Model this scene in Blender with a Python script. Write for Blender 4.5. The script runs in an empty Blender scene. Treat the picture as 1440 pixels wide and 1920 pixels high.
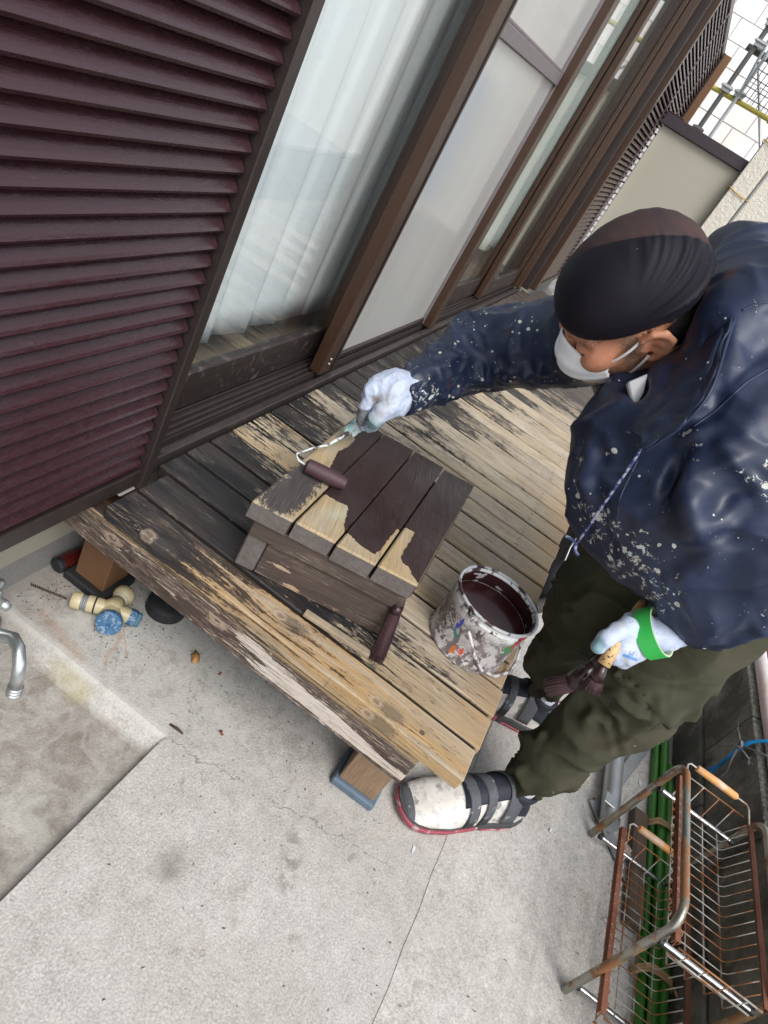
import bpy, bmesh, math, random
import numpy as np
from mathutils import Vector, Matrix
random.seed(7)
sc = bpy.context.scene
# ------------------------------------------------------------------ camera
cam_d = bpy.data.cameras.new('camera')
cam = bpy.data.objects.new('camera', cam_d)
sc.collection.objects.link(cam)
sc.camera = cam
CAMPOS = (-1.02539, -0.52857, 1.15807)
RT, DN, FW = (0.385455, -0.802756, 0.454981), (-0.378612, -0.58726, -0.715387), (0.841473, 0.103488, -0.530295)
cam.matrix_world = Matrix(((RT[0], -DN[0], -FW[0], CAMPOS[0]), (RT[1], -DN[1], -FW[1], CAMPOS[1]),
                           (RT[2], -DN[2], -FW[2], CAMPOS[2]), (0, 0, 0, 1)))
cam_d.sensor_fit = 'VERTICAL'
cam_d.sensor_height = 24.0
cam_d.lens = 15.93
cam_d.clip_start = 0.02
cam_d.clip_end = 500
# ------------------------------------------------------------------ sky and sun (overcast)
EXPOSURE = 1.1
world = bpy.data.worlds.new('World')
sc.world = world
world.use_nodes = True
wt = world.node_tree
bg = wt.nodes['Background']
sky = wt.nodes.new('ShaderNodeTexSky')
sky.sky_type = 'NISHITA'
sky.sun_disc = False
sky.sun_elevation = math.radians(58)
sky.sun_rotation = math.radians(205)
hs = wt.nodes.new('ShaderNodeHueSaturation')
hs.inputs['Saturation'].default_value = 0.28
wt.links.new(sky.outputs[0], hs.inputs['Color'])
wt.links.new(hs.outputs[0], bg.inputs['Color'])
bg.inputs['Strength'].default_value = 0.14
sl = bpy.data.lights.new('sun', 'SUN')
sl.energy = 1.3
sl.angle = math.radians(28)
sl.color = (1.0, 0.97, 0.93)
sun = bpy.data.objects.new('sun', sl)
sc.collection.objects.link(sun)
_sd = Vector((-0.48, -0.38, 0.79)).normalized()
sun.rotation_euler = _sd.to_track_quat('Z', 'Y').to_euler()
sky.sun_elevation = math.asin(_sd.z)
sky.sun_rotation = math.atan2(_sd.x, _sd.y)
sc.view_settings.view_transform = 'Standard'
sc.view_settings.look = 'None'
sc.view_settings.exposure = EXPOSURE
sc.view_settings.gamma = 1
sc.view_settings.use_curve_mapping = False
sc.render.engine = 'CYCLES'
sc.cycles.max_bounces = 8
sc.cycles.transparent_max_bounces = 12

# ------------------------------------------------------------------ helpers: objects
def col(): return sc.collection
LOC = {}
def props(o, label=None, cat=None, group=None, kind=None):
    if label: o['label'] = label
    if cat: o['category'] = cat
    if group: o['group'] = group
    if kind: o['kind'] = kind
    return o
def thing(name, label, cat, loc=(0, 0, 0), group=None):
    o = bpy.data.objects.new(name, None)
    col().objects.link(o)
    o.location = loc
    o.empty_display_size = 0.05
    LOC[o] = Vector(loc)
    return props(o, label, cat, group)
class MB:
    def __init__(s): s.v = []; s.f = []
    def add(s, vs, fs):
        n = len(s.v)
        s.v += [tuple(map(float, v)) for v in vs]
        s.f += [tuple(n + i for i in f) for f in fs]
        return s
    def hexa(s, p):   # bottom 4 (ccw from above), top 4
        return s.add(p, [(3, 2, 1, 0), (4, 5, 6, 7), (0, 1, 5, 4), (1, 2, 6, 5), (2, 3, 7, 6), (3, 0, 4, 7)])
    def box(s, x0, x1, y0, y1, z0, z1):
        return s.hexa([(x0, y0, z0), (x1, y0, z0), (x1, y1, z0), (x0, y1, z0), (x0, y0, z1), (x1, y0, z1), (x1, y1, z1), (x0, y1, z1)])
    def bar(s, a, b, w, h, up=(0, 0, 1)):
        a = Vector(a); b = Vector(b); d = (b - a).normalized(); u = Vector(up)
        r = d.cross(u).normalized() * w / 2; u = r.cross(d).normalized() * h / 2
        return s.hexa([a - r - u, a + r - u, b + r - u, b - r - u, a - r + u, a + r + u, b + r + u, b - r + u])
    def tube(s, pts, r, seg=10, caps=True, closed=False):
        pts = [Vector(p) for p in pts]; n = len(pts)
        rs = r if isinstance(r, (list, tuple)) else [r] * n
        ref = None; rings = []
        for i in range(n):
            if closed: t = (pts[(i + 1) % n] - pts[i - 1]).normalized()
            else: t = (pts[min(i + 1, n - 1)] - pts[max(i - 1, 0)]).normalized()
            if ref is None:
                ref = t.orthogonal().normalized()
            ref = (ref - t * ref.dot(t)).normalized()
            b = t.cross(ref)
            rings.append([pts[i] + (ref * math.cos(6.28318531 * k / seg) + b * math.sin(6.28318531 * k / seg)) * rs[i] for k in range(seg)])
        base = len(s.v)
        for rg in rings: s.v += [tuple(p) for p in rg]
        m = n if closed else n - 1
        for i in range(m):
            j = (i + 1) % n
            for k in range(seg):
                k2 = (k + 1) % seg
                s.f.append((base + i * seg + k, base + i * seg + k2, base + j * seg + k2, base + j * seg + k))
        if caps and not closed:
            s.f.append(tuple(base + k for k in range(seg))[::-1])
            s.f.append(tuple(base + (n - 1) * seg + k for k in range(seg)))
        return s
    def lathe(s, prof, c=(0, 0, 0), axis=(0, 0, 1), seg=32, xd=None):
        ax = Vector(axis).normalized(); x = Vector(xd) if xd else ax.orthogonal(); x = (x - ax * x.dot(ax)).normalized(); y = ax.cross(x); c = Vector(c)
        base = len(s.v)
        for r, h in prof:
            for k in range(seg):
                a = 6.28318531 * k / seg
                s.v.append(tuple(c + ax * h + (x * math.cos(a) + y * math.sin(a)) * r))
        for i in range(len(prof) - 1):
            for k in range(seg):
                k2 = (k + 1) % seg
                s.f.append((base + i * seg + k, base + i * seg + k2, base + (i + 1) * seg + k2, base + (i + 1) * seg + k))
        return s
    def poly(s, pts, z0, z1):
        n = len(pts)
        vs = [(p[0], p[1], z0) for p in pts] + [(p[0], p[1], z1) for p in pts]
        fs = [tuple(range(n))[::-1], tuple(range(n, 2 * n))] + [(i, (i + 1) % n, n + (i + 1) % n, n + i) for i in range(n)]
        return s.add(vs, fs)
    def grid(s, fn, nu, nv):
        base = len(s.v)
        for i in range(nu + 1):
            for j in range(nv + 1): s.v.append(tuple(fn(i / nu, j / nv)))
        for i in range(nu):
            for j in range(nv):
                a = base + i * (nv + 1) + j
                s.f.append((a, a + 1, a + nv + 2, a + nv + 1))
        return s
def root_of(o):
    while o.parent: o = o.parent
    return o
def obj(name, mb, m, parent=None, smooth=False, bevel=0, segs=1, flip=False, label=None, solid=0, fixn=True):
    me = bpy.data.meshes.new(name)
    off = LOC.get(root_of(parent), Vector()) if parent else Vector()
    if parent is None:
        vs = np.array(mb.v, dtype=float)
        off = Vector(((vs[:, 0].min() + vs[:, 0].max()) / 2, (vs[:, 1].min() + vs[:, 1].max()) / 2, vs[:, 2].min()))
    me.from_pydata([(v[0] - off[0], v[1] - off[1], v[2] - off[2]) for v in mb.v], [], mb.f)
    bm = bmesh.new(); bm.from_mesh(me)
    if fixn: bmesh.ops.recalc_face_normals(bm, faces=bm.faces)
    if bevel:
        bmesh.ops.bevel(bm, geom=[e for e in bm.edges if e.calc_face_angle(0) > 0.5], offset=bevel, segments=segs, affect='EDGES', profile=0.6, clamp_overlap=True)
    bm.to_mesh(me); bm.free()
    if smooth:
        me.polygons.foreach_set('use_smooth', [True] * len(me.polygons))
        if smooth == 2: me.set_sharp_from_angle(angle=math.radians(40))
    me.materials.append(m)
    o = bpy.data.objects.new(name, me)
    col().objects.link(o)
    if parent: o.parent = parent
    else:
        o.location = off; LOC[o] = Vector(off)
    if label: o['label'] = label
    if solid:
        md = o.modifiers.new('thickness', 'SOLIDIFY'); md.thickness = solid
    return o
def share(src, parent, delta, name=None):
    o = bpy.data.objects.new(name or src.name.split('.')[0], src.data)
    col().objects.link(o); o.parent = parent; o.location = delta
    return o

# ------------------------------------------------------------------ helpers: node materials
class V:
    def __init__(s, n, sock): s.n = n; s.s = sock
    def _m(s, op, o=None, o2=None): return s.n.math(op, s, o, o2)
    def __add__(s, o): return s._m('ADD', o)
    __radd__ = __add__
    def __sub__(s, o): return s._m('SUBTRACT', o)
    def __rsub__(s, o): return s.n.math('SUBTRACT', o, s)
    def __mul__(s, o): return s._m('MULTIPLY', o)
    __rmul__ = __mul__
    def __truediv__(s, o): return s._m('DIVIDE', o)
    def floor(s): return s._m('FLOOR')
    def frac(s): return s._m('FRACT')
    def abs(s): return s._m('ABSOLUTE')
    def max(s, o): return s._m('MAXIMUM', o)
    def min(s, o): return s._m('MINIMUM', o)
    def pow(s, o): return s._m('POWER', o)
    def sin(s): return s._m('SINE')
    def exp(s): return s._m('EXPONENT')
    def sqrt(s): return s._m('SQRT')
    def ss(s, a, b):
        nd = s.n.t.nodes.new('ShaderNodeMapRange'); nd.interpolation_type = 'SMOOTHSTEP'
        s.n.put(nd.inputs[0], s); nd.inputs[1].default_value = a; nd.inputs[2].default_value = b
        if a > b:
            nd.inputs[1].default_value = b; nd.inputs[2].default_value = a
            nd.inputs[3].default_value = 1; nd.inputs[4].default_value = 0
        return V(s.n, nd.outputs[0])
class NT:
    def __init__(s, t): s.t = t; s._pos = None
    def put(s, inp, v):
        if isinstance(v, V): s.t.links.new(v.s, inp)
        elif isinstance(v, (tuple, list)): inp.default_value = tuple(v) + ((1,) if len(v) == 3 and len(inp.default_value) == 4 else ())
        elif v is not None: inp.default_value = v
    def math(s, op, a, b=None, c=None):
        nd = s.t.nodes.new('ShaderNodeMath'); nd.operation = op
        for i, x in enumerate((a, b, c)):
            if x is not None: s.put(nd.inputs[i], x)
        return V(s, nd.outputs[0])
    def pos(s):
        if not s._pos:
            g = s.t.nodes.new('ShaderNodeNewGeometry'); s._pos = V(s, g.outputs['Position'])
        return s._pos
    def ocoord(s):
        g = s.t.nodes.new('ShaderNodeTexCoord'); return V(s, g.outputs['Object'])
    def xyz(s, v=None):
        nd = s.t.nodes.new('ShaderNodeSeparateXYZ'); s.put(nd.inputs[0], v or s.pos())
        return [V(s, nd.outputs[i]) for i in range(3)]
    def vec(s, x, y, z=0.0):
        nd = s.t.nodes.new('ShaderNodeCombineXYZ')
        for i, q in enumerate((x, y, z)): s.put(nd.inputs[i], q)
        return V(s, nd.outputs[0])
    def noise(s, v=None, scale=5.0, detail=3.0, rough=0.5, dist=0.0, color=False):
        nd = s.t.nodes.new('ShaderNodeTexNoise'); s.put(nd.inputs['Vector'], v or s.pos())
        nd.inputs['Scale'].default_value = scale; nd.inputs['Detail'].default_value = detail
        nd.inputs['Roughness'].default_value = rough; nd.inputs['Distortion'].default_value = dist
        return V(s, nd.outputs['Color' if color else 0])
    def voro(s, v=None, scale=5.0, feature='F1', out=0, rnd=1.0):
        nd = s.t.nodes.new('ShaderNodeTexVoronoi'); nd.feature = feature; s.put(nd.inputs['Vector'], v or s.pos())
        nd.inputs['Scale'].default_value = scale; nd.inputs['Randomness'].default_value = rnd
        return V(s, nd.outputs[out])
    def white(s, v):
        nd = s.t.nodes.new('ShaderNodeTexWhiteNoise'); nd.noise_dimensions = '1D'; s.put(nd.inputs['W'], v)
        return V(s, nd.outputs['Value'])
    def objrand(s):
        nd = s.t.nodes.new('ShaderNodeObjectInfo'); return V(s, nd.outputs['Random'])
    def mix(s, f, a, b):
        nd = s.t.nodes.new('ShaderNodeMix'); nd.data_type = 'RGBA'
        s.put(nd.inputs[0], f); s.put(nd.inputs[6], a); s.put(nd.inputs[7], b)
        return V(s, nd.outputs[2])
    def mixf(s, f, a, b): return f * (b - a) + a if not isinstance(b, V) else (b - a) * f + a
    def mul(s, c, f):
        nd = s.t.nodes.new('ShaderNodeMix'); nd.data_type = 'RGBA'; nd.blend_type = 'MULTIPLY'
        nd.inputs[0].default_value = 1; s.put(nd.inputs[6], c)
        q = s.t.nodes.new('ShaderNodeCombineXYZ')
        for i in range(3): s.put(q.inputs[i], f)
        s.t.links.new(q.outputs[0], nd.inputs[7])
        return V(s, nd.outputs[2])
    def warp(s, v, scale, amt, detail=2.0):
        nz = s.noise(v, scale, detail, color=True)
        a = s.t.nodes.new('ShaderNodeVectorMath'); a.operation = 'MULTIPLY_ADD'
        s.put(a.inputs[0], nz); a.inputs[1].default_value = (amt,) * 3
        b = s.t.nodes.new('ShaderNodeVectorMath'); b.operation = 'ADD'
        b.inputs[1].default_value = (-amt / 2,) * 3
        s.put(b.inputs[0], v); s.t.links.new(b.outputs[0], a.inputs[2])
        return V(s, a.outputs[0])
    def scalev(s, v, k):
        a = s.t.nodes.new('ShaderNodeVectorMath'); a.operation = 'MULTIPLY'
        s.put(a.inputs[0], v); a.inputs[1].default_value = k
        return V(s, a.outputs[0])
    def seg(s, x, y, p, q):   # 2-D distance to a segment
        dx, dy = q[0] - p[0], q[1] - p[1]; L = dx * dx + dy * dy
        t = ((x - p[0]) * (dx / L) + (y - p[1]) * (dy / L)).max(0.0).min(1.0)
        ex = x - p[0] - t * dx; ey = y - p[1] - t * dy
        return (ex * ex + ey * ey).sqrt()
def mat(name, fn=None, color=(0.5, 0.5, 0.5), rough=0.5, metal=0.0, spec=0.5, **kw):
    m = bpy.data.materials.new(name); m.use_nodes = True
    t = m.node_tree; b = t.nodes['Principled BSDF']
    n = NT(t)
    d = dict(color=color, rough=rough, metal=metal)
    if fn: d.update(fn(n) or {})
    n.put(b.inputs['Base Color'], d['color']); n.put(b.inputs['Roughness'], d['rough']); n.put(b.inputs['Metallic'], d['metal'])
    b.inputs['Specular IOR Level'].default_value = d.get('spec', spec)
    if 'coat' in kw: b.inputs['Coat Weight'].default_value = kw['coat']; b.inputs['Coat Roughness'].default_value = kw.get('coatr', 0.1)
    if 'sheen' in kw: b.inputs['Sheen Weight'].default_value = kw['sheen']
    if 'sss' in kw:
        b.inputs['Subsurface Weight'].default_value = kw['sss']; b.inputs['Subsurface Radius'].default_value = (0.01, 0.004, 0.002)
        b.inputs['Subsurface Scale'].default_value = 0.5
    if 'bump' in d:
        bp = t.nodes.new('ShaderNodeBump'); n.put(bp.inputs['Height'], d['bump'])
        bp.inputs['Strength'].default_value = d.get('bstr', 0.4); bp.inputs['Distance'].default_value = d.get('bdist', 0.002)
        t.links.new(bp.outputs[0], b.inputs['Normal'])
    return m
def speck(color, amt=0.15, scale=60, rough=0.5, bump=0.3, metal=0.0, bdist=0.001):
    def fn(n):
        a = n.noise(scale=scale, detail=5, rough=0.6); b = n.noise(scale=scale / 8, detail=3)
        return dict(color=n.mul(color, (a * 0.6 + b * 0.4 - 0.5) * (amt * 4) + 1.0), rough=(a - 0.5) * 0.3 + rough, metal=metal, bump=a, bstr=bump, bdist=bdist)
    return fn
def simple(name, color, amt=0.15, scale=60, rough=0.5, bump=0.25, metal=0.0, bdist=0.001, **k):
    return mat(name, speck(color, amt, scale, rough, bump, metal, bdist), **k)

# ------------------------------------------------------------------ materials of the setting
PX, PY = -0.272, -0.316       # corner of the sunken wash area
def f_concrete(n):
    X, Y, Z = n.xyz()
    P = n.pos()
    fine = n.noise(P, 260, 3, 0.65)
    grit = n.voro(P, 230)
    mid = n.noise(P, 22, 5, 0.65)
    big = n.noise(P, 3.2, 5, 0.6)
    blot = n.noise(n.warp(P, 9, 0.12), 6.5, 6, 0.7)
    c = n.mix(big.ss(0.35, 0.65), (0.415, 0.395, 0.365), (0.475, 0.46, 0.435))
    c = n.mix(blot.ss(0.52, 0.72) * 0.45, c, (0.29, 0.265, 0.235))
    c = n.mix(n.noise(n.warp(P, 5, 0.2), 11, 6, 0.7).ss(0.58, 0.70) * 0.40, c, (0.30, 0.26, 0.21))
    c = n.mul(c, (fine - 0.5) * 1.15 + (n.noise(P, 130, 2) - 0.5) * 0.35 + (mid - 0.5) * 0.40 + (n.noise(P, 55, 3) - 0.5) * 0.25 + 1.0)
    c = n.mix(grit.ss(0.2, 0.08) * n.noise(P, 60, 2).ss(0.5, 0.62) * 0.7, c, (0.62, 0.60, 0.56))
    c = n.mix(n.voro(P, 120).ss(0.16, 0.05) * n.noise(P, 31, 2).ss(0.55, 0.6) * 0.8, c, (0.16, 0.14, 0.12))
    # smooth trowelled zone under the deck, by the pit: cooler, with black lichen flecks
    sm = X.ss(-0.31, -0.20) * (Y + (big - 0.5) * 0.3).ss(-0.52, -0.36)
    lich = n.noise(n.warp(P, 30, 0.05), 105, 6, 0.8).ss(0.53, 0.62) * n.noise(P, 9, 4, 0.65).ss(0.42, 0.58)
    c = n.mix(sm * 0.55, c, (0.42, 0.415, 0.39))
    c = n.mix((sm * 0.8 + 0.1) * lich * 0.75, c, (0.10, 0.09, 0.08))
    # rust-brown run marks and dirt against the house
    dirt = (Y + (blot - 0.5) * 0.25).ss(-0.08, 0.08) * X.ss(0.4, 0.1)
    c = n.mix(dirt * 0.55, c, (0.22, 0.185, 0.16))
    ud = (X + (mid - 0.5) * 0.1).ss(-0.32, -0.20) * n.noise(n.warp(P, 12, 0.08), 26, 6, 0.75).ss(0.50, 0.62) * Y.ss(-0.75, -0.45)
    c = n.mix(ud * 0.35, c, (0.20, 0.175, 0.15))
    rust = n.seg(X, Y + (mid - 0.5) * 0.03, (-0.16, -0.10), (-0.235, -0.13)).ss(0.007, 0.0) * 0.45 \
        + n.seg(X + (mid - 0.5) * 0.02, Y, (-0.235, 0.03), (-0.26, -0.09)).ss(0.022, 0.0) * 0.35 \
        + n.seg(X + (mid - 0.5) * 0.02, Y, (-0.14, -0.09), (-0.20, -0.155)).ss(0.003, 0.0) * 0.6
    c = n.mix(rust.min(0.8), c, (0.36, 0.20, 0.11))
    stain = n.seg(X, Y, (-0.44, -0.47), (-0.45, -0.475)).ss(0.045, 0.0) * mid.ss(0.35, 0.6) * 0.7
    stain = stain + n.seg(X + (mid - 0.5) * 0.03, Y, (-0.27, -0.62), (-0.345, -0.65)).ss(0.03, 0.0) * n.noise(P, 50, 3).ss(0.42, 0.6) * 0.75
    stain = stain + n.voro(n.warp(P, 30, 0.03), 9).ss(0.10, 0.045) * n.noise(P, 5, 1).ss(0.5, 0.6) * 0.6
    c = n.mix(stain.min(0.9), c, (0.17, 0.15, 0.13))
    # pit floor: dark, brown, damp
    lip = (X - PX).abs().ss(0.016, 0.004) * Y.ss(-0.32, -0.31)
    c = n.mix(lip * mid.ss(0.3, 0.5) * 0.55, c, (0.56, 0.55, 0.51))
    pit = Z.ss(-0.016, -0.0255)
    pc = n.mix(blot.ss(0.35, 0.65), (0.215, 0.185, 0.16), (0.36, 0.34, 0.305))
    pc = n.mul(pc, (fine - 0.5) * 0.8 + (mid - 0.5) * 0.7 + 1.0)
    pc = n.mix(n.noise(P, 14, 4).ss(0.56, 0.66) * 0.6, pc, (0.40, 0.40, 0.36))
    c = n.mix(pit, c, pc)
    c = n.mix(n.seg(X, Y + (blot - 0.5) * 0.06, (-0.285, -0.085), (-0.30, -0.135)).ss(0.04, 0.005) * (0.6 * Z.ss(0.001, -0.012)), c, (0.36, 0.31, 0.17))
    drip = n.noise(n.warp(P, 18, 0.05), 16, 6, 0.75).ss(0.60, 0.66) * n.noise(P, 4, 2).ss(0.45, 0.6); c = n.mix(drip * 0.5, c, (0.22, 0.19, 0.16))
    wp = (n.noise(n.warp(P, 7, 0.15), 6, 4, 0.6) - 0.5).abs().ss(0.05, 0.0); c = n.mix(wp * 0.22, c, (0.56, 0.545, 0.52))
    # cracks
    wx = X + (n.noise(P, 22, 5, 0.65) - 0.5) * 0.07; wy = Y + (n.noise(n.scalev(P, (1.3, 1.1, 1)), 24, 5, 0.65) - 0.5) * 0.07
    cr = n.seg(wx, wy, (-0.275, -0.32), (-0.26, -0.42)).min(n.seg(wx, wy, (-0.26, -0.42), (-0.235, -0.56))).min(n.seg(wx, wy, (-0.235, -0.56), (-0.18, -0.86)))
    cr = cr.min(n.seg(wx, wy, (-0.02, -1.25), (0.9, -1.29)))
    cm = (cr + (fine - 0.5) * 0.001).ss(0.0019, 0.0004) * n.noise(P, 25, 3).ss(0.40, 0.55)
    c = n.mix(cm * 0.45, c, (0.09, 0.08, 0.07))
    c = n.mul(c, Y.ss(-0.876, -0.884) * 0.07 + 1.0)
    # black-green wall foot
    wf = (Y + (mid - 0.5) * 0.05).ss(-1.31, -1.37)
    c = n.mix(wf * 0.75, c, (0.12, 0.115, 0.095))
    # darker slab strip streaks in the passage
    st = n.noise(n.vec(X * 1.2, Y * 14, 0), 1.0, 4, 0.6)
    c = n.mix(st.ss(0.52, 0.7) * Y.ss(-1.0, -1.15) * 0.45, c, (0.20, 0.19, 0.17))
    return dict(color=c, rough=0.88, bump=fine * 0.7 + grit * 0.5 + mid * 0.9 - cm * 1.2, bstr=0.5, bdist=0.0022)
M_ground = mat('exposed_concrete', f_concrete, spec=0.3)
def f_found(n):
    a = n.noise(scale=120, detail=5, rough=0.7); b = n.noise(scale=9, detail=4)
    return dict(color=n.mul(n.mix(b, (0.20, 0.20, 0.19), (0.30, 0.295, 0.28)), (a - 0.5) * 0.5 + 1), rough=0.9, bump=a, bstr=0.5, bdist=0.002)
M_found = mat('foundation_render', f_found, spec=0.2)
def f_cream(n):
    a = n.noise(scale=300, detail=4, rough=0.6); b = n.noise(scale=4, detail=3)
    return dict(color=n.mul(n.mix(b, (0.34, 0.315, 0.25), (0.37, 0.35, 0.285)), (a - 0.5) * 0.1 + 1), rough=0.8, bump=a, bstr=0.1, bdist=0.001)
M_cream = mat('cream_siding', f_cream, spec=0.3)
def f_stucco(n):
    a = n.noise(scale=55, detail=4, rough=0.6); b = n.noise(scale=170, detail=3)
    return dict(color=n.mul((0.62, 0.58, 0.50), (a - 0.5) * 0.25 + 1), rough=0.9, bump=a + b * 0.4, bstr=0.9, bdist=0.010)
M_stucco = mat('stucco', f_stucco, spec=0.2)
def f_maroon(n):
    X, Y, Z = n.xyz(); r = n.objrand()
    g = n.noise(n.vec(X * 9 + r * 40, Y * 160, Z * 160), 1.0, 5, 0.6)
    k = n.noise(n.vec(X * 60, Y * 200, Z * 200), 1.0, 4, 0.7)
    c = n.mix(g, (0.0255, 0.0082, 0.0110), (0.041, 0.0155, 0.019))
    fl = k.ss(0.60, 0.70) * n.noise(scale=7, detail=3).ss(0.45, 0.65)
    c = n.mix(fl * 0.22, c, (0.14, 0.10, 0.11))
    return dict(color=c, rough=(k - 0.5) * 0.45 + 0.27, bump=g * 0.7 + k * 0.5 + n.noise(scale=20, detail=2) * 0.6, bstr=0.24, bdist=0.0018)
M_maroon = mat('maroon_painted_wood', f_maroon, spec=0.6)
def f_bronze(c1, c2, s=0.5):
    def fn(n):
        X, Y, Z = n.xyz()
        a = n.noise(n.vec(X * 40, Y * 40, Z * 3), 1.0, 4); k = n.noise(scale=90, detail=4)
        return dict(color=n.mix(a, c1, c2), rough=(k - 0.5) * 0.3 + 0.36, metal=s, bump=k, bstr=0.08)
    return fn
M_bronze = mat('bronze_aluminium', f_bronze((0.036, 0.017, 0.010), (0.060, 0.030, 0.017), 0.1))
M_bronze_d = mat('dark_bronze_aluminium', f_bronze((0.022, 0.016, 0.015), (0.04, 0.028, 0.025), 0.2))
M_sill = mat('sill_aluminium', f_bronze((0.055, 0.045, 0.043), (0.09, 0.075, 0.072), 0.5))
def f_rail(n):
    X, Y, Z = n.xyz(); a = n.noise(n.vec(X * 5, Y * 120, Z * 120), 1.0, 5); k = n.noise(scale=40, detail=5)
    return dict(color=n.mix(k.ss(0.55, 0.7) * 0.5, n.mix(a, (0.022, 0.016, 0.015), (0.045, 0.032, 0.03)), (0.2, 0.17, 0.15)), rough=0.5, metal=0.3, bump=a, bstr=0.2)
M_rail = mat('weathered_rail', f_rail)
M_black = simple('black_gap', (0.006, 0.006, 0.006), rough=0.8)
def glass_mat(name, tint, extra=None):
    m = bpy.data.materials.new(name); m.use_nodes = True; t = m.node_tree
    for nd in list(t.nodes): t.nodes.remove(nd)
    n = NT(t)
    out = t.nodes.new('ShaderNodeOutputMaterial'); tr = t.nodes.new('ShaderNodeBsdfTransparent'); gl = t.nodes.new('ShaderNodeBsdfGlossy')
    lw = t.nodes.new('ShaderNodeLayerWeight'); lw.inputs['Blend'].default_value = 0.5
    fr = V(n, lw.outputs['Facing']).pow(4.0) * 0.9 + 0.05
    tr.inputs['Color'].default_value = tint + (1,); gl.inputs['Roughness'].default_value = 0.02
    df = t.nodes.new('ShaderNodeBsdfDiffuse'); df.inputs['Color'].default_value = (0.5, 0.5, 0.5, 1)
    mx = t.nodes.new('ShaderNodeMixShader'); mx2 = t.nodes.new('ShaderNodeMixShader')
    dust = n.noise(n.warp(n.pos(), 6, 0.2), 60, 5, 0.7).ss(0.5, 0.75) * 0.04 + 0.01
    t.links.new(dust.s, mx2.inputs[0]); t.links.new(tr.outputs[0], mx2.inputs[1]); t.links.new(df.outputs[0], mx2.inputs[2])
    t.links.new(fr.s, mx.inputs[0]); t.links.new(mx2.outputs[0], mx.inputs[1]); t.links.new(gl.outputs[0], mx.inputs[2])
    t.links.new(mx.outputs[0], out.inputs[0])
    return m
M_glass = glass_mat('window_glass', (0.975, 0.99, 0.985))
M_frost = mat('frosted_glass', lambda n: dict(color=n.mix(n.noise(n.scalev(n.pos(), (5, 5, 0.6)), 1.0, 3).ss(0.3, 0.7), (0.38, 0.375, 0.355), (0.44, 0.44, 0.42)), rough=0.12, bump=n.noise(scale=2.0, detail=1), bstr=0.05, bdist=0.003), spec=0.5)
def f_curtain(n):
    X, Y, Z = n.xyz()
    w = n.noise(n.vec(X * 900, 0, Z * 900), 1.0, 1)
    return dict(color=n.mul((0.84, 0.87, 0.89), w * 0.08 + 0.95), rough=0.9)
M_curtain = mat('white_lace_curtain', f_curtain)
def f_room(n):
    X, Y, Z = n.xyz(); g = n.noise(n.vec(X * 5, Y * 70, 0), 1.0, 4)
    return dict(color=n.mix(g, (0.23, 0.17, 0.12), (0.34, 0.27, 0.2)), rough=0.6)
M_floor = mat('room_floor_boards', f_room)
M_wallin = simple('room_plaster', (0.5, 0.5, 0.45), rough=0.9)

# ------------------------------------------------------------------ GROUND
g = MB()
PX, PY = -0.272, -0.316       # corner of the sunken wash area
# a gently uneven top sheet on the passage side, then the strip by the wash area
def sheet(x0, x1, y0, y1, z, nx, ny): g.grid(lambda u, v: (x0 + (x1 - x0) * u, y0 + (y1 - y0) * v, z), nx, ny)
sheet(PX, 12, -0.89, 0.12, 0, 24, 6)
sheet(-6, PX, -0.89, PY, 0, 24, 4)
g.add([(PX, PY, 0), (PX, 0.12, 0), (PX - 0.043, 0.12, -0.026), (PX - 0.043, PY, -0.026)], [(0, 1, 2, 3)])
g.add([(PX, PY, 0), (-6, PY, 0), (-6, PY + 0.004, -0.026), (PX - 0.043, PY + 0.004, -0.026), (PX - 0.043, PY, -0.026)], [(0, 1, 2, 3, 4)])
g.add([(PX - 0.043, PY + 0.004, -0.026), (-6, PY + 0.004, -0.026), (-6, 0.12, -0.026), (PX - 0.043, 0.12, -0.026)], [(0, 1, 2, 3)])
rr = random.Random(3)
js = [(-6 + 18 * i / 240, -0.879 + rr.uniform(-0.0022, 0.0022)) for i in range(241)]
g.v_off = len(g.v)
g.add([(x, y, 0.0018) for x, y in js] + [(x, -1.50, 0.0018) for x, y in js] + [(x, y + 0.0012, -0.001) for x, y in js],
      [(i, i + 1, 242 + i, 241 + i) for i in range(240)] + [(i + 1, i, 482 + i, 483 + i) for i in range(240)])
go = obj('ground', g, M_ground, fixn=False); props(go, kind='structure')
gf = MB(); gf.box(-150, 150, -150, 150, -0.9, -0.3)
M_yard = simple('yard_gravel', (0.30, 0.29, 0.27), rough=0.95, scale=12, bump=0.5)
props(obj('yard', gf, M_yard), kind='structure')

# ------------------------------------------------------------------ HOUSE
house = thing('house', 'house front with cream wall, bronze sliding glass doors and maroon louvred shutter boxes', 'house', (0, 0.1, 0))
f = MB(); f.box(-6, 5.6, 0.12, 0.30, -0.3, 0.10); obj('foundation', f, M_found, house)
f = MB(); f.box(-6, 5.6, 0.104, 0.30, 0.1, 0.30); obj('wall_base', f, M_cream, house, bevel=0.002)
f = MB(); f.box(-6, -0.17, 0.13, 0.30, 0.30, 2.9); f.box(3.1, 5.6, 0.13, 0.30, 0.30, 2.9); f.box(-0.17, 3.1, 0.13, 0.30, 2.2, 2.9); obj('wall', f, M_cream, house)
f = MB(); f.box(-6, 5.6, 3.0, 3.1, 0.2, 2.9); f.box(-6, 5.6, 0.3, 3.1, 2.9, 3.0); f.box(-6.1, -6, 0.3, 3.1, 0.2, 2.9); f.box(5.6, 5.7, 0.13, 3.1, -0.3, 3.0); obj('room_wall', f, M_wallin, house)
f = MB(); f.box(-6, 5.6, 0.13, 3.0, 0.30, 0.355); obj('room_floor', f, M_floor, house)
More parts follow.
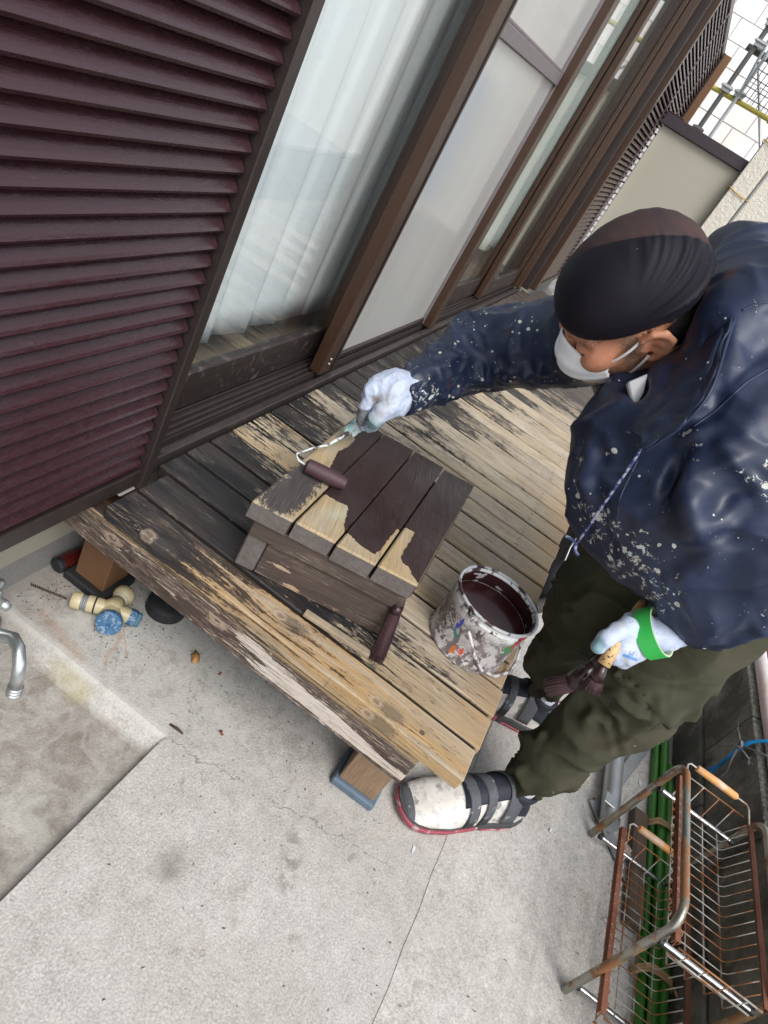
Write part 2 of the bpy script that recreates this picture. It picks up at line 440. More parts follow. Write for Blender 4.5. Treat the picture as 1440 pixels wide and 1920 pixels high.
# louvred shutter box: near one and far one
def shutter(x0, x1, z0, z1, y, mull, backy=0.10):
    t = MB(); fw = 0.024
    t.box(x0, x1, y - 0.005, backy, z0, z0 + 0.035)
    fr = obj('shutter_box', t, M_bronze_d, house, bevel=0.002, label='dark frame of a louvred shutter box')
    t = MB(); t.box(x0, x1, y - 0.005, backy, z1 - 0.035, z1); obj('top_rail', t, M_bronze_d, fr, bevel=0.002)
    t = MB(); t.box(x1 - fw, x1, y - 0.014, backy, z0 - 0.004, z1); obj('corner_post', t, M_bronze_d, fr, bevel=0.002)
    t = MB(); t.box(x0, x1 - fw, y + 0.030, y + 0.034, z0 + 0.035, z1 - 0.035); obj('backing', t, M_black, fr)
    for mx in mull:
        t = MB(); t.box(mx - 0.012, mx + 0.012, y - 0.006, y + 0.03, z0 + 0.035, z1 - 0.035); obj('mullion', t, M_maroon, fr, bevel=0.002)
    # one slat, then shared copies up the panel
    pitch = 0.0272; za = z0 + 0.040
    L0, L1 = x0, x1 - fw
    t = MB()
    prof = [(y + 0.019, 0.0255), (y + 0.013, 0.0285), (y - 0.002, 0.0125), (y - 0.0045, 0.0085), (y - 0.0015, 0.0040), (y + 0.006, 0.0060)]
    n = len(prof)
    t.add([(L0, p[0], za + p[1]) for p in prof] + [(L1 - 0.003, p[0], za + p[1]) for p in prof],
          [tuple(range(n)), tuple(range(n, 2 * n))] + [(i, (i + 1) % n, n + (i + 1) % n, n + i) for i in range(n)])
    s0 = obj('slat', t, M_maroon, fr)
    k = 1
    while za + pitch * (k + 1) + 0.006 < z1 - 0.035:
        share(s0, fr, (0, 0, pitch * k)); k += 1
    return fr
shutter(-1.9, -0.140, 0.352, 2.08, -0.018, [])
shutter(3.22, 5.35, 0.36, 2.05, -0.045, [3.95, 4.75])
t = MB(); t.box(-6, -1.92, -0.01, 0.10, 0.3, 2.4); obj('siding', t, M_cream, house)
t = MB(); t.box(5.35, 5.42, -0.11, 0.12, 0.36, 2.05); obj('end_board', t, simple('brown_wood', (0.20, 0.10, 0.045), rough=0.55), house)
t = MB(); t.box(-0.19, -0.10, -0.0, 0.0785, 0.3507, 0.3555); t.box(-0.205, -0.165, -0.026, 0.0, 0.3465, 0.3505)
obj('corner_bracket', t, simple('grey_plastic', (0.20, 0.20, 0.19), rough=0.5), house, bevel=0.002)
# door sill with its tracks
t = MB()
t.box(-0.14, 3.05, 0.000, 0.016, 0.325, 0.366)
t.box(-0.14, 3.05, 0.016, 0.034, 0.325, 0.345)
sill = obj('door_sill', t, M_sill, house, bevel=0.0012)
t = MB(); t.box(-0.14, 3.05, 0.034, 0.128, 0.325, 0.3595); obj('track_base', t, M_sill, sill)
for yy in (0.0365, 0.050, 0.064, 0.080, 0.096, 0.112):
    t = MB(); t.box(-0.14, 3.05, yy, yy + 0.0032, 0.3600, 0.3700); obj('track_rib', t, M_sill, sill, bevel=0.0006)
t = MB(); t.box(-0.09, -0.065, 0.004, 0.010, 0.3662, 0.3672); t.box(1.36, 1.375, 0.004, 0.010, 0.3662, 0.3672); obj('drain_slot', t, M_black, sill)
# sliding doors: stiles, rails, panes
ZT = 2.16
def door(x0, x1, y0, y1, pane, s0=0.05, s1=0.05, zb=0.372, rail=0.093, pm=None, mid=None, sm=None, rm=None):
    sm = sm or M_bronze; rm = rm or M_rail
    t = MB(); t.box(x0, x0 + s0, y0, y1, zb, ZT); a = obj('door_stile', t, sm, house, bevel=0.002)
    t = MB(); t.box(x1 - s1, x1, y0, y1, zb, ZT); b = obj('door_stile', t, sm, house, bevel=0.002)
    t = MB(); t.box(x1 - s1 + 0.012, x1 - s1 + 0.017, y0 - 0.0025, y0 + 0.001, zb, ZT); obj('seam', t, M_bronze_d, b)
    t = MB(); t.box(x0 + s0, x1 - s1, y0 + 0.002, y1, zb + 0.002, zb + rail); r = obj('door_rail', t, rm, house, bevel=0.0025)
    t = MB(); t.box(x0 + s0, x1 - s1, y0 + 0.002, y1, ZT - 0.08, ZT); obj('door_rail', t, rm, house, bevel=0.0025)
    if mid:
        t = MB(); t.box(x0 + s0, x1 - s1, y0 - 0.002, y1, mid[0], mid[1]); t.box(x0 + s0 + 0.002, x1 - s1 - 0.002, y0 + 0.002, y1, mid[1], mid[1] + 0.008); obj('door_rail', t, sm, house, bevel=0.002)
    ym = (y0 + y1) / 2
    t = MB(); t.box(x0 + s0, x1 - s1, ym - 0.002, ym + 0.002, zb + rail, ZT - 0.08); obj('pane', t, pm or M_glass, house)
    return b
def f_grail(n):
    k = n.noise(scale=60, detail=5)
    return dict(color=n.mix(k, (0.13, 0.11, 0.115), (0.2, 0.175, 0.18)), rough=0.5, metal=0.2)
M_grail = mat('greyed_rail', f_grail)
door(-0.16, 0.715, 0.078, 0.106, 'glass', s1=0.052)
door(0.655, 1.475, 0.036, 0.062, 'frost', s0=0.018, s1=0.022, rail=0.022, pm=M_frost, mid=(1.228, 1.262), sm=M_grail, rm=M_bronze_d)
door(1.50, 2.32, 0.074, 0.100, 'glass', s0=0.05, s1=0.06, rail=0.09)
door(2.25, 3.03, 0.040, 0.066, 'glass', s0=0.06, s1=0.06, rail=0.09)
for a, b, y0, y1, m in ((0.585, 0.65, 0.018, 0.052, M_bronze), (0.653, 0.662, 0.014, 0.058, M_bronze_d), (1.455, 1.52, 0.008, 0.05, M_bronze), (1.53, 1.575, 0.020, 0.056, M_bronze),
                        (2.97, 3.03, 0.0, 0.035, M_bronze), (3.07, 3.14, -0.035, 0.10, M_bronze_d), (3.16, 3.215, -0.062, 0.10, M_bronze)):
    t = MB(); t.box(a, b, y0, y1, 0.3705, ZT); jm = obj('door_post', t, m, house, bevel=0.002)
t = MB()
for z in (0.40, 0.415): t.lathe([(0.004, 0), (0.003, 0.0025), (0, 0.003)], (0.62, 0.018, z), (0, -1, 0), seg=10)
obj('screw', t, simple('screw_steel', (0.5, 0.5, 0.48), rough=0.4, metal=0.8), house, smooth=True)
t = MB(); t.box(-0.17, 3.2, 0.02, 0.13, ZT, 2.2); obj('lintel', t, M_bronze_d, house)
# curtains
def curtain(x0, x1, y, zb, zt, amp, n, label, m, scallop=0.02, ph=0.0):
    t = MB()
    def fn(u, v):
        x = x0 + (x1 - x0) * u
        a = math.sin(u * n * 6.283 + ph + 0.6 * math.sin(u * 9)); a2 = math.copysign(abs(a) ** 0.6, a)
        z = zt + (zb + scallop * (0.5 + 0.5 * math.cos(u * n * 6.283 + ph + 1.2)) - zt) * v
        return (x + 0.016 * math.cos(u * n * 6.283 + ph) * (0.4 + v * 0.6), y + amp * a2 * (0.35 + 0.65 * v) + 0.006 * math.sin(u * 60 + v * 4), z)
    t.grid(fn, 220, 24)
    o = obj('curtain', t, m, smooth=True, fixn=False); props(o, label, 'curtain')
    o.modifiers.new('thickness', 'SOLIDIFY').thickness = 0.001
    return o
curtain(-0.35, 1.04, 0.185, 0.425, 2.15, 0.014, 9.5, 'long white lace curtain hanging behind the glass nearest the louvred panel', M_curtain)
M_curtain2 = mat('thick_curtain', lambda n: dict(color=n.mul((0.70, 0.77, 0.71), n.noise(n.scalev(n.pos(), (600, 1, 600)), 1.0, 1) * 0.1 + 0.95), rough=0.9))
curtain(1.02, 1.20, 0.165, 0.44, 2.15, 0.010, 3, 'gathered greenish curtain edge beside the first brown door stile', M_curtain2)
curtain(1.62, 3.05, 0.22, 0.50, 2.15, 0.012, 5, 'pale green curtain behind the narrow glass left of the masked man', M_curtain2, scallop=0.0)
curtain(3.10, 4.9, 0.20, 0.50, 2.15, 0.012, 5, 'pale green curtain behind the farthest door pane', M_curtain2, scallop=0.0)
# ------------------------------------------------------------------ DECK
def scratches(n, A_, L_, dens=0.5, seed=0.0):
    a = n.noise(n.vec(A_ * 420 + seed, L_ * 9, seed), 1.0, 3, 0.6); b = n.noise(n.vec(A_ * 130 + seed, L_ * 5, 4 + seed), 1.0, 2, 0.5)
    g = n.noise(n.vec(A_ * 24, L_ * 7, 9 + seed), 1.0, 4, 0.65)
    l1 = (a - 0.5).abs().ss(0.020, 0.004); l2 = (b - 0.5).abs().ss(0.012, 0.003)
    return (l1 * 0.8).max(l2) * g.ss(0.62 - dens * 0.22, 0.70 - dens * 0.22)
def wood_dark_mix(n, X, Y, Z, rnd, s, warm=0.0):
    """s > 0 bare wood, s < 0 old black-brown stain"""
    P = n.pos()
    gr = n.noise(n.vec(X * 210 + rnd * 40, Y * 11, Z * 210), 1.0, 6, 0.7)
    fine = n.noise(n.vec(X * 520 + rnd * 90, Y * 14, Z * 520), 1.0, 4, 0.6)
    sp = n.noise(n.vec(X * 95, Y * 34, Z * 95), 1.0, 6, 0.75)
    chip = n.noise(n.vec(X * 330, Y * 90, Z * 330), 1.0, 3, 0.7)
    tone = n.noise(n.vec(X * 10 + rnd * 17, Y * 2.2, 0), 1.0, 3)
    bare = n.mix(tone.ss(0.35, 0.62), (0.355, 0.265, 0.160), (0.365, 0.31, 0.235))
    bare = n.mix(X.ss(0.15, 0.8) * 0.35, bare, (0.36, 0.315, 0.25))
    bare = n.mul(bare, (gr - 0.5) * 1.5 + (fine - 0.5) * 0.9 + (rnd - 0.5) * 0.25 + 1.0)
    dark = n.mix(n.noise(n.vec(X * 30 + rnd * 9, Y * 3, Z * 30), 1.0, 3).ss(0.4, 0.7), (0.0125, 0.0125, 0.0145), (0.038, 0.031, 0.028))
    dark = n.mul(dark, (gr - 0.5) * 1.4 + 1.0)
    sc_ = s + (gr - 0.5) * 2.6 + (sp - 0.5) * 2.8 + (fine - 0.5) * 1.2 + (chip - 0.5) * 1.0
    m = sc_.ss(-0.12, 0.16)
    sx = scratches(n, X, Y, 0.55)
    dark = n.mix(sx * 0.75, dark, (0.20, 0.165, 0.13))
    bare = n.mix(scratches(n, X, Y, 0.75, 3.0) * 0.75, bare, (0.075, 0.055, 0.04))
    c = n.mix(m, dark, bare)
    return c, m, gr, fine
def f_deck(n):
    X, Y, Z = n.xyz(); P = n.pos()
    idx = ((X + 0.002) / 0.08).floor(); rnd = n.white(idx)
    d = Y * -1.0
    yb = X.ss(0.02, 0.14) * -0.30 + X.ss(0.35, 0.9) * 0.20 + X.ss(1.35, 2.4) * 0.75 + 0.42
    patch = n.noise(n.vec(X * 7 + rnd * 30, Y * 4, 0), 1.0, 4, 0.6)
    xr = X.ss(0.2, 0.7)
    s = (d - yb) * 3.4 + (patch - 0.5) * (xr * 1.4 + 2.0) + (rnd - 0.5) * 0.9 - xr * 0.1
    s = s.min(1.2 - xr * 0.55).max(-1.15)
    c, m, gr, fine = wood_dark_mix(n, X, Y, Z, rnd, s)
    # orange edges where the stain has just gone, and at the outer ends
    c = n.mix((d.ss(0.66, 0.77) * 0.5 * m), c, (0.38, 0.235, 0.11))
    far = X.ss(1.35, 2.3) * ((patch - 0.5) * 2 + 1.0).min(1.0).max(0.0)
    c = n.mix(far * 0.6, c, n.mul((0.105, 0.078, 0.068), (gr - 0.5) * 1.2 + 1))
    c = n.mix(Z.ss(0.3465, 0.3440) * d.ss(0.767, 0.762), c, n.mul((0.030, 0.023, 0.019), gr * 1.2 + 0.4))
    # nail heads
    fx = (X / 0.08).frac()
    nail = n.math('ABSOLUTE', (fx - 0.46).abs() - 0.22) * 0.08
    nd = (nail * nail + (d - 0.665) * (d - 0.665) * 0.5).sqrt().ss(0.0042, 0.0022)
    c = n.mix(nd * n.white(idx + 7.0) * 0.7, c, (0.05, 0.035, 0.03))
    kn = n.voro(n.vec(X * 1.0 + 3.1, Y * 0.45, 0), 8.5).ss(0.10, 0.03) * m
    c = n.mix(kn * 0.75, c, (0.09, 0.06, 0.035))
    return dict(color=c, rough=n.mixf(m, 0.42, 0.75), bump=gr * 0.8 + fine * 0.4 - m * 0.25 - nd * 0.6, bstr=0.55, bdist=0.002)
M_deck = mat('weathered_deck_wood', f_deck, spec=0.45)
def f_front(n):
    X, Y, Z = n.xyz(); P = n.pos()
    U = X.max(-0.2365) - (Z - 0.35) * 1.0     # unrolls the front edge into the top face
    V_ = Y
    V_ = V_ + 0.0
    knots = [(-0.233, -0.118, 1), (-0.198, -0.372, 1), (-0.221, -0.584, 1)]
    Uw = U; halo = None; ring = None; core = None
    for kx, ky, a in knots:
        dx = U - kx; dy = V_ - ky
        nzz = (n.noise(P, 190, 4, 0.7) - 0.5) * 1.2
        r2 = (dx * dx) * (1 / 0.00030 / a) + (dy * dy) * (1 / 0.0022 / a)
        e = (r2 * -0.5).exp()
        Uw = Uw + dx * e * -0.85
        r = ((dx * dx) * (1 / 0.00010) + (dy * dy) * (1 / 0.00019)).sqrt() + nzz
        dyo = (dy + 0.030)
        h = ((dx * dx) * (1 / 0.00022) + (dyo * dyo) * (1 / 0.0008)).sqrt() + nzz
        rg = r.ss(0.30, 0.6) * r.ss(1.15, 0.8) * a; co = r.ss(0.55, 0.25) * a; ha = h.ss(1.3, 0.6) * a
        ring = rg if ring is None else ring.max(rg); core = co if core is None else core.max(co); halo = ha if halo is None else halo.max(ha)
    bend = (n.noise(n.vec(U * 6, V_ * 2.5, 0), 1.0, 2) - 0.5) * 0.03
    g1 = n.noise(n.vec((Uw + bend) * 150, V_ * 4, 0), 1.0, 5, 0.6)
    g2 = n.noise(n.vec((Uw + bend) * 480, V_ * 8, 3), 1.0, 4, 0.6)
    g3 = n.noise(n.vec((Uw + bend) * 55, V_ * 2.2, 7), 1.0, 3, 0.5)
    d = V_ * -1.0
    s = ((d - 0.36) * 3.2).min(0.8) + (g3 - 0.5) * 3.6 + (g1 - 0.5) * 2.6 + (n.noise(n.vec(X * 90, Y * 40, Z * 90), 1.0, 6, 0.75) - 0.5) * 2.2 + (g2 - 0.5) * 1.2
    s = s + X.ss(-0.215, -0.236) * 0.35 - X.ss(-0.19, -0.17) * 0.0
    m = s.ss(-0.10, 0.14)
    bare = n.mix(g3.ss(0.4, 0.6), (0.37, 0.25, 0.125), (0.38, 0.30, 0.205))
    bare = n.mul(bare, (g1 - 0.5) * 1.4 + (g2 - 0.5) * 0.9 + 1)
    dark = n.mul(n.mix(d.ss(0.05, 0.4), (0.020, 0.019, 0.022), (0.060, 0.040, 0.028)), (g1 - 0.5) * 1.6 + 1)
    dark = n.mix(scratches(n, Uw, Y, 0.8, 2.0) * 0.8, dark, (0.27, 0.20, 0.14)); bare = n.mix(scratches(n, Uw, Y, 0.8, 5.0) * 0.8, bare, (0.08, 0.055, 0.035))
    c = n.mix(m, dark, bare)
    edge = m * (s.ss(0.5, 0.1)) * 0.5
    c = n.mix(edge, c, (0.42, 0.24, 0.09))
    pit = n.noise(n.vec(X * 90, Y * 60, 0), 1.0, 5, 0.7).ss(0.60, 0.68) * n.noise(P, 13, 2).ss(0.46, 0.6)
    c = n.mix(pit * 0.8, c, (0.055, 0.045, 0.035))
    c = n.mix(halo * 0.6, c, (0.055, 0.05, 0.048)); c = n.mix(ring * 0.5, c, (0.40, 0.32, 0.245)); c = n.mix(core * 0.8, c, (0.20, 0.14, 0.09))
    nails = None
    for kx, ky in ((-0.159, -0.682), (-0.213, -0.673)):
        q = ((X - kx) * (X - kx) + (Y - ky) * (Y - ky)).sqrt().ss(0.006, 0.0035); nails = q if nails is None else nails + q
    c = n.mix(nails * 0.8, c, (0.05, 0.035, 0.04))
    return dict(color=c, rough=n.mixf(m, 0.48, 0.75), bump=g1 * 0.9 + g2 * 0.5 + ring * 0.4 - nails - m * 0.2, bstr=0.6, bdist=0.0025)
M_front = mat('front_board_wood', f_front, spec=0.4)
def f_fascia(n):
    X, Y, Z = n.xyz(); P = n.pos()
    U = Z; Vv = Y
    knots = [(0.288, -0.056, 1.0), (0.285, -0.29, 1.0)]
    Uw = U; ring = None
    for kx, ky, a in knots:
        dx = U - kx; dy = Vv - ky
        e = ((dx * dx * 4000 + dy * dy * 700) * -0.5).exp(); Uw = Uw + dx * e * -0.9
        r = ((dx * dx) * 9000 + (dy * dy) * 2600).sqrt() + (n.noise(P, 120, 4, 0.7) - 0.5) * 2.2
        rg = r.ss(1.3, 0.7) * r.ss(0.1, 0.5); ring = rg if ring is None else ring.max(rg)
    bend = (n.noise(n.vec(0, Vv * 3.5, U * 9), 1.0, 2) - 0.5) * 0.06
    g1 = n.noise(n.vec((Uw + bend) * 130, Vv * 5, 0), 1.0, 5, 0.6)
    g2 = n.noise(n.vec((Uw + bend) * 500, Vv * 9, 3), 1.0, 4, 0.6)
    g3 = n.noise(n.vec((Uw + bend) * 42, Vv * 2.6, 5), 1.0, 3, 0.55)
    d = Vv * -1.0
    brown = n.mul((0.060, 0.040, 0.033), (g1 - 0.5) * 1.8 + 1)
    pale = n.mul(n.mix(n.noise(P, 8, 3), (0.50, 0.40, 0.31), (0.60, 0.56, 0.53)), (g1 - 0.5) * 0.6 + (g2 - 0.5) * 0.3 + 1)
    s = (g3 - 0.5) * 4.2 + (g1 - 0.5) * 3.4 + (n.noise(n.vec(Y * 30, Z * 110, 0), 1.0, 6, 0.75) - 0.5) * 2.6 + (g2 - 0.5) * 1.2 - 0.85
    # long white flaked stretch towards the outer end, between two heights
    ctr = 0.292 + (d - 0.35) * -0.10
    band = (Z - ctr + (n.noise(n.vec(Y * 14, Z * 40, 2), 1.0, 4) - 0.5) * 0.03).abs().ss(0.020, 0.004) * d.ss(0.26, 0.40) * d.ss(0.66, 0.58) * g2.ss(0.25, 0.5)
    low = (Z - 0.262).abs().ss(0.012, 0.004) * d.ss(0.30, 0.45)
    s = s + band * 1.9 + low * 1.4 + d.ss(0.2, 0.6) * 0.35
    m = s.ss(-0.08, 0.10)
    brown = n.mix(scratches(n, Z, Y, 1.0, 1.0), brown, (0.45, 0.36, 0.28)); pale = n.mix(scratches(n, Z, Y, 1.0, 6.0) * 0.85, pale, (0.07, 0.045, 0.035))
    c = n.mix(m, brown, pale)
    c = n.mix(ring * 0.6, c, (0.42, 0.31, 0.23))
    yel = (Z - 0.312).abs().ss(0.006, 0.001) * g1.ss(0.4, 0.55) * 0.6
    c = n.mix(yel, c, (0.45, 0.30, 0.13))
    return dict(color=c, rough=0.62, bump=g1 + g2 * 0.5 + m * -0.35 + ring * 0.4, bstr=0.7, bdist=0.003)
M_fascia = mat('flaking_fascia_wood', f_fascia, spec=0.35)
def f_endgrain(n):
    g = n.noise(n.warp(n.pos(), 12, 0.03), 90, 5, 0.7); b = n.noise(scale=14, detail=3); h = n.noise(scale=420, detail=2)
    return dict(color=n.mul(n.mix(b, (0.085, 0.072, 0.066), (0.135, 0.118, 0.108)), (g - 0.5) * 1.0 + (h - 0.5) * 0.6 + 1), rough=0.85, bump=g + h * 0.5, bstr=0.6, bdist=0.002)
M_endgrain = mat('grey_end_grain', f_endgrain)
def f_postwood(n):
    X, Y, Z = n.xyz(); g = n.noise(n.vec(X * 25 + Z * 4, Y * 160, Z * 25), 1.0, 5)
    return dict(color=n.mul((0.235, 0.155, 0.095), (g - 0.5) * 0.9 + 1), rough=0.7, bump=g, bstr=0.4)
M_post = mat('brown_post_wood', f_postwood)
M_blue = simple('blue_grey_plastic', (0.105, 0.15, 0.20), rough=0.7, bump=0.4, amt=0.3)
M_rubber = simple('black_rubber', (0.018, 0.018, 0.02), rough=0.6, amt=0.3)

deck = thing('wooden_deck', 'weathered wooden deck of narrow boards below the glass doors, black stain worn to bare wood', 'deck', (0, -0.38, 0))
rb = random.Random(11)
for i in range(-3, 43):
    xc = 0.04 + 0.08 * i; w = 0.0708
    x0, x1 = xc - w / 2, xc + w / 2
    y1 = -0.004
    if i == -3: x0, x1 = -0.2400, -0.1700
    if i == -2: x0, x1 = -0.1620, -0.0850
    if i == -1: x0, x1 = -0.0770, -0.0045
    if i <= -2: y1 = -0.030
    if x0 > 3.05: y1 = -0.064
    jit = rb.uniform(-0.0012, 0.0012); zj = rb.uniform(-0.001, 0.0008)
    ye = -0.769 + rb.uniform(-0.004, 0.003)
    t = MB()
    # built as a run of short sections so that edges waver a little
    ns = 10; vs = []
    ph = rb.uniform(0, 9)
    for k in range(ns + 1):
        yy = y1 + (ye - y1) * k / ns
        wv = 0.0010 * math.sin(k * 1.3 + ph); zz = 0.0008 * math.sin(k * 0.9 + ph * 2)
        vs += [(x0 + jit + wv, yy, 0.320), (x1 + jit + wv * 0.6, yy, 0.320), (x1 + jit + wv * 0.6, yy, 0.350 + zj + zz), (x0 + jit + wv, yy, 0.350 + zj + zz)]
    fs = [(0, 1, 2, 3), tuple(4 * ns + q for q in (3, 2, 1, 0))]
    for k in range(ns):
        for q in range(4): fs.append((4 * k + q, 4 * k + 4 + q, 4 * k + 4 + (q + 1) % 4, 4 * k + (q + 1) % 4))
    t.add(vs, fs)
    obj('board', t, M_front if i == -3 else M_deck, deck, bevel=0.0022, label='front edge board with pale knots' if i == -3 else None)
t = MB(); t.box(-0.2355, -0.205, -0.697, 0.045, 0.243, 0.3185)
obj('end_beam', t, M_fascia, deck, bevel=0.003, label='flaking brown and white end beam')
for yy in (-0.12, -0.66):
    t = MB(); t.box(-0.204, 3.4, yy - 0.02, yy + 0.02, 0.245, 0.3185); obj('joist', t, M_post, deck, bevel=0.003)
def post(x, y, w, m, pm, pw, rot=0.0, top=0.2425):
    t = MB(); c, s = math.cos(rot), math.sin(rot)
    def sq(h, z0, z1):
        t2 = MB(); t2.poly([(x + c * a - s * b, y + s * a + c * b) for a, b in ((-h, -h), (h, -h), (h, h), (-h, h))], z0, z1); return t2
    o = obj('deck_post', sq(w / 2, 0.022, top), m, deck, bevel=0.002)
    obj('foot_pad', sq(pw / 2, 0.0, 0.0215), pm, o, bevel=0.004)
post(-0.078, -0.665, 0.082, M_post, M_blue, 0.100, 0.03)
post(-0.088, 0.028, 0.075, simple('orange_brown_wood', (0.17, 0.085, 0.04), rough=0.6), M_rubber, 0.105)
for xx in (0.9, 1.8, 2.7):
    post(xx, -0.665, 0.082, M_post, M_blue, 0.100); post(xx, 0.02, 0.08, M_post, M_rubber, 0.10)
t = MB(); t.lathe([(0.0, 0.03), (0.034, 0.03), (0.042, 0.024), (0.044, 0.0), (0.0, 0.0)], (-0.038, -0.115, 0.0005), seg=32); t.tube([(-0.038, -0.115, 0.03), (-0.038, -0.115, 0.2425)], 0.016)
obj('round_foot', t, M_rubber, deck, smooth=2)

# ------------------------------------------------------------------ STEP BOX on the deck
A, B, Cc, D = Vector((-0.186, -0.236)), Vector((-0.105, -0.529)), Vector((0.337, -0.498)), Vector((0.257, -0.206))
def bx(u, v):   # u along planks 0 near .. 1 far, v across 0 house side .. 1 outer side
    p = A * (1 - u) * (1 - v) + B * (1 - u) * v + Cc * u * v + D * u * (1 - v)
    return (p.x, p.y)
ED = (A - D).normalized(); EC = (B - A).normalized()
def f_plank(n):
    X, Y, Z = n.xyz(); P = n.pos()
    L = X * ED.x + Y * ED.y; W = X * EC.x + Y * EC.y
    g1 = n.noise(n.vec(W * 110, L * 7, Z * 60), 1.0, 5, 0.65); g2 = n.noise(n.vec(W * 380, L * 14, Z * 100), 1.0, 4)
    blot = n.noise(P, 17, 5, 0.65)
    bare = n.mul(n.mix(blot.ss(0.35, 0.65), (0.37, 0.275, 0.150), (0.345, 0.285, 0.205)), (g1 - 0.5) * 0.9 + (g2 - 0.5) * 0.5 + 1)
    bare = n.mix(scratches(n, W, L, 0.7, 1.5) * 0.6, bare, (0.12, 0.085, 0.05))
    green = n.seg(X, Y, (-0.085, -0.34), (-0.05, -0.36)).ss(0.03, 0.0) * 0.45
    bare = n.mix(green, bare, (0.42, 0.43, 0.34))
    # worn black stain, heaviest on the house-side plank
    a = (n.seg(X, Y, (-0.15, -0.262), (-0.02, -0.255)) + (blot - 0.5) * 0.04).ss(0.055, 0.012)
    s = a * 2.3 - 1.25 + (g1 - 0.5) * 1.5 + (n.noise(n.vec(W * 150, L * 60, 0), 1.0, 6, 0.85) - 0.5) * 6.5
    m = s.ss(-0.05, 0.15)
    c = n.mix(m, bare, n.mul((0.06, 0.052, 0.05), (g2 - 0.5) * 1.5 + 1))
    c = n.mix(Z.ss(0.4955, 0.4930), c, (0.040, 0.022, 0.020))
    wk = n.noise(n.vec(L * 60, W * 90, 0), 1.0, 5, 0.7).ss(0.61, 0.68) * n.noise(P, 15, 2).ss(0.48, 0.6)
    c = n.mix(wk * 0.7, c, (0.12, 0.08, 0.05))
    return dict(color=c, rough=0.75, bump=g1 + g2 * 0.5 + m * 0.3, bstr=0.5, bdist=0.002)
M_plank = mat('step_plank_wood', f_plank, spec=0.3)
def f_stained(n):
    X, Y, Z = n.xyz(); P = n.pos()
    W = X * EC.x + Y * EC.y
    g1 = n.noise(n.vec(Z * 130, W * 7, 0), 1.0, 5, 0.65); g2 = n.noise(n.vec(Z * 420, W * 16, 2), 1.0, 4)
    c = n.mix(scratches(n, Z, W, 0.75, 2.5) * 0.7, n.mul((0.068, 0.048, 0.040), (g1 - 0.5) * 1.5 + (g2 - 0.5) * 0.8 + 1), (0.28, 0.23, 0.18))
    s = (n.noise(n.vec(Z * 60, W * 11, 4), 1.0, 5, 0.65) - 0.5) * 4.2 + (g1 - 0.5) * 1.2 - 0.85
    s = s + (n.seg(W, Z, (0.263, 0.40), (0.30, 0.365))).ss(0.03, 0.0) * 0.9 + Z.ss(0.365, 0.352) * 0.8
    c = n.mix(s.ss(0.0, 0.15), c, n.mul(n.mix(n.noise(P, 20, 2), (0.46, 0.27, 0.12), (0.33, 0.28, 0.24)), (g2 - 0.5) * 0.5 + 1))
    return dict(color=c, rough=0.6, bump=g1 + g2 * 0.4, bstr=0.5, bdist=0.002)
M_stained = mat('scratched_brown_stain', f_stained, spec=0.4)
def f_wet(n):
    X, Y, Z = n.xyz(); P = n.pos(); L = X * ED.x + Y * ED.y; W = X * EC.x + Y * EC.y
    g = n.noise(n.vec(W * 55 + (n.noise(P, 12, 2) - 0.5) * 4, L * 5, 0), 1.0, 4); k = n.noise(P, 9, 4); g2 = n.noise(n.vec(W * 260, L * 12, 0), 1.0, 4)
    return dict(color=n.mul(n.mix(k, (0.021, 0.0080, 0.0085), (0.032, 0.0145, 0.015)), (g - 0.5) * 0.7 + (n.noise(n.warp(P, 30, 0.05), 40, 5, 0.7) - 0.5) * 0.7 + 1), rough=(k - 0.5) * 0.8 + (g2 - 0.5) * 0.4 + 0.45, bump=g * 0.8 + g2 * 0.6 + n.noise(n.warp(P, 25, 0.03), 60, 4) * 0.8, bstr=0.6, bdist=0.0018)
M_wet = mat('wet_maroon_paint', f_wet, spec=0.6)
step = thing('step_box', 'small wooden step of four thick planks on the deck, half painted in fresh maroon', 'step', (0.07, -0.37, 0.35))
vb = [0, 0.2455, 0.497, 0.7475, 1.0]
ZB = 0.500
TH = 0.036
def lbox(u0, u1, v0, v1, z0, z1, jag=0.0):
    p = [bx(u0, v0), bx(u0, v1), bx(u1, v1), bx(u1, v0)]
    if jag: p[0] = bx(u0 + jag, v0); p[1] = bx(u0 + jag, v1)
    return MB().poly(p, z0, z1)
for k in range(4):
    gp = 0.0065
    v0, v1 = vb[k] + (gp if k else 0), vb[k + 1] - (gp if k < 3 else 0)
    du = (0.0, 0.004, -0.003, 0.002)[k]
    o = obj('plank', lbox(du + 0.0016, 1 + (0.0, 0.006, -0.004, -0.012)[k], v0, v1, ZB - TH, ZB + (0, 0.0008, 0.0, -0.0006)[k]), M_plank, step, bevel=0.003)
    obj('end_grain', lbox(du, du + 0.0014, v0 + 0.004, v1 - 0.004, ZB - TH + 0.002, ZB - 0.0035), M_endgrain, o)
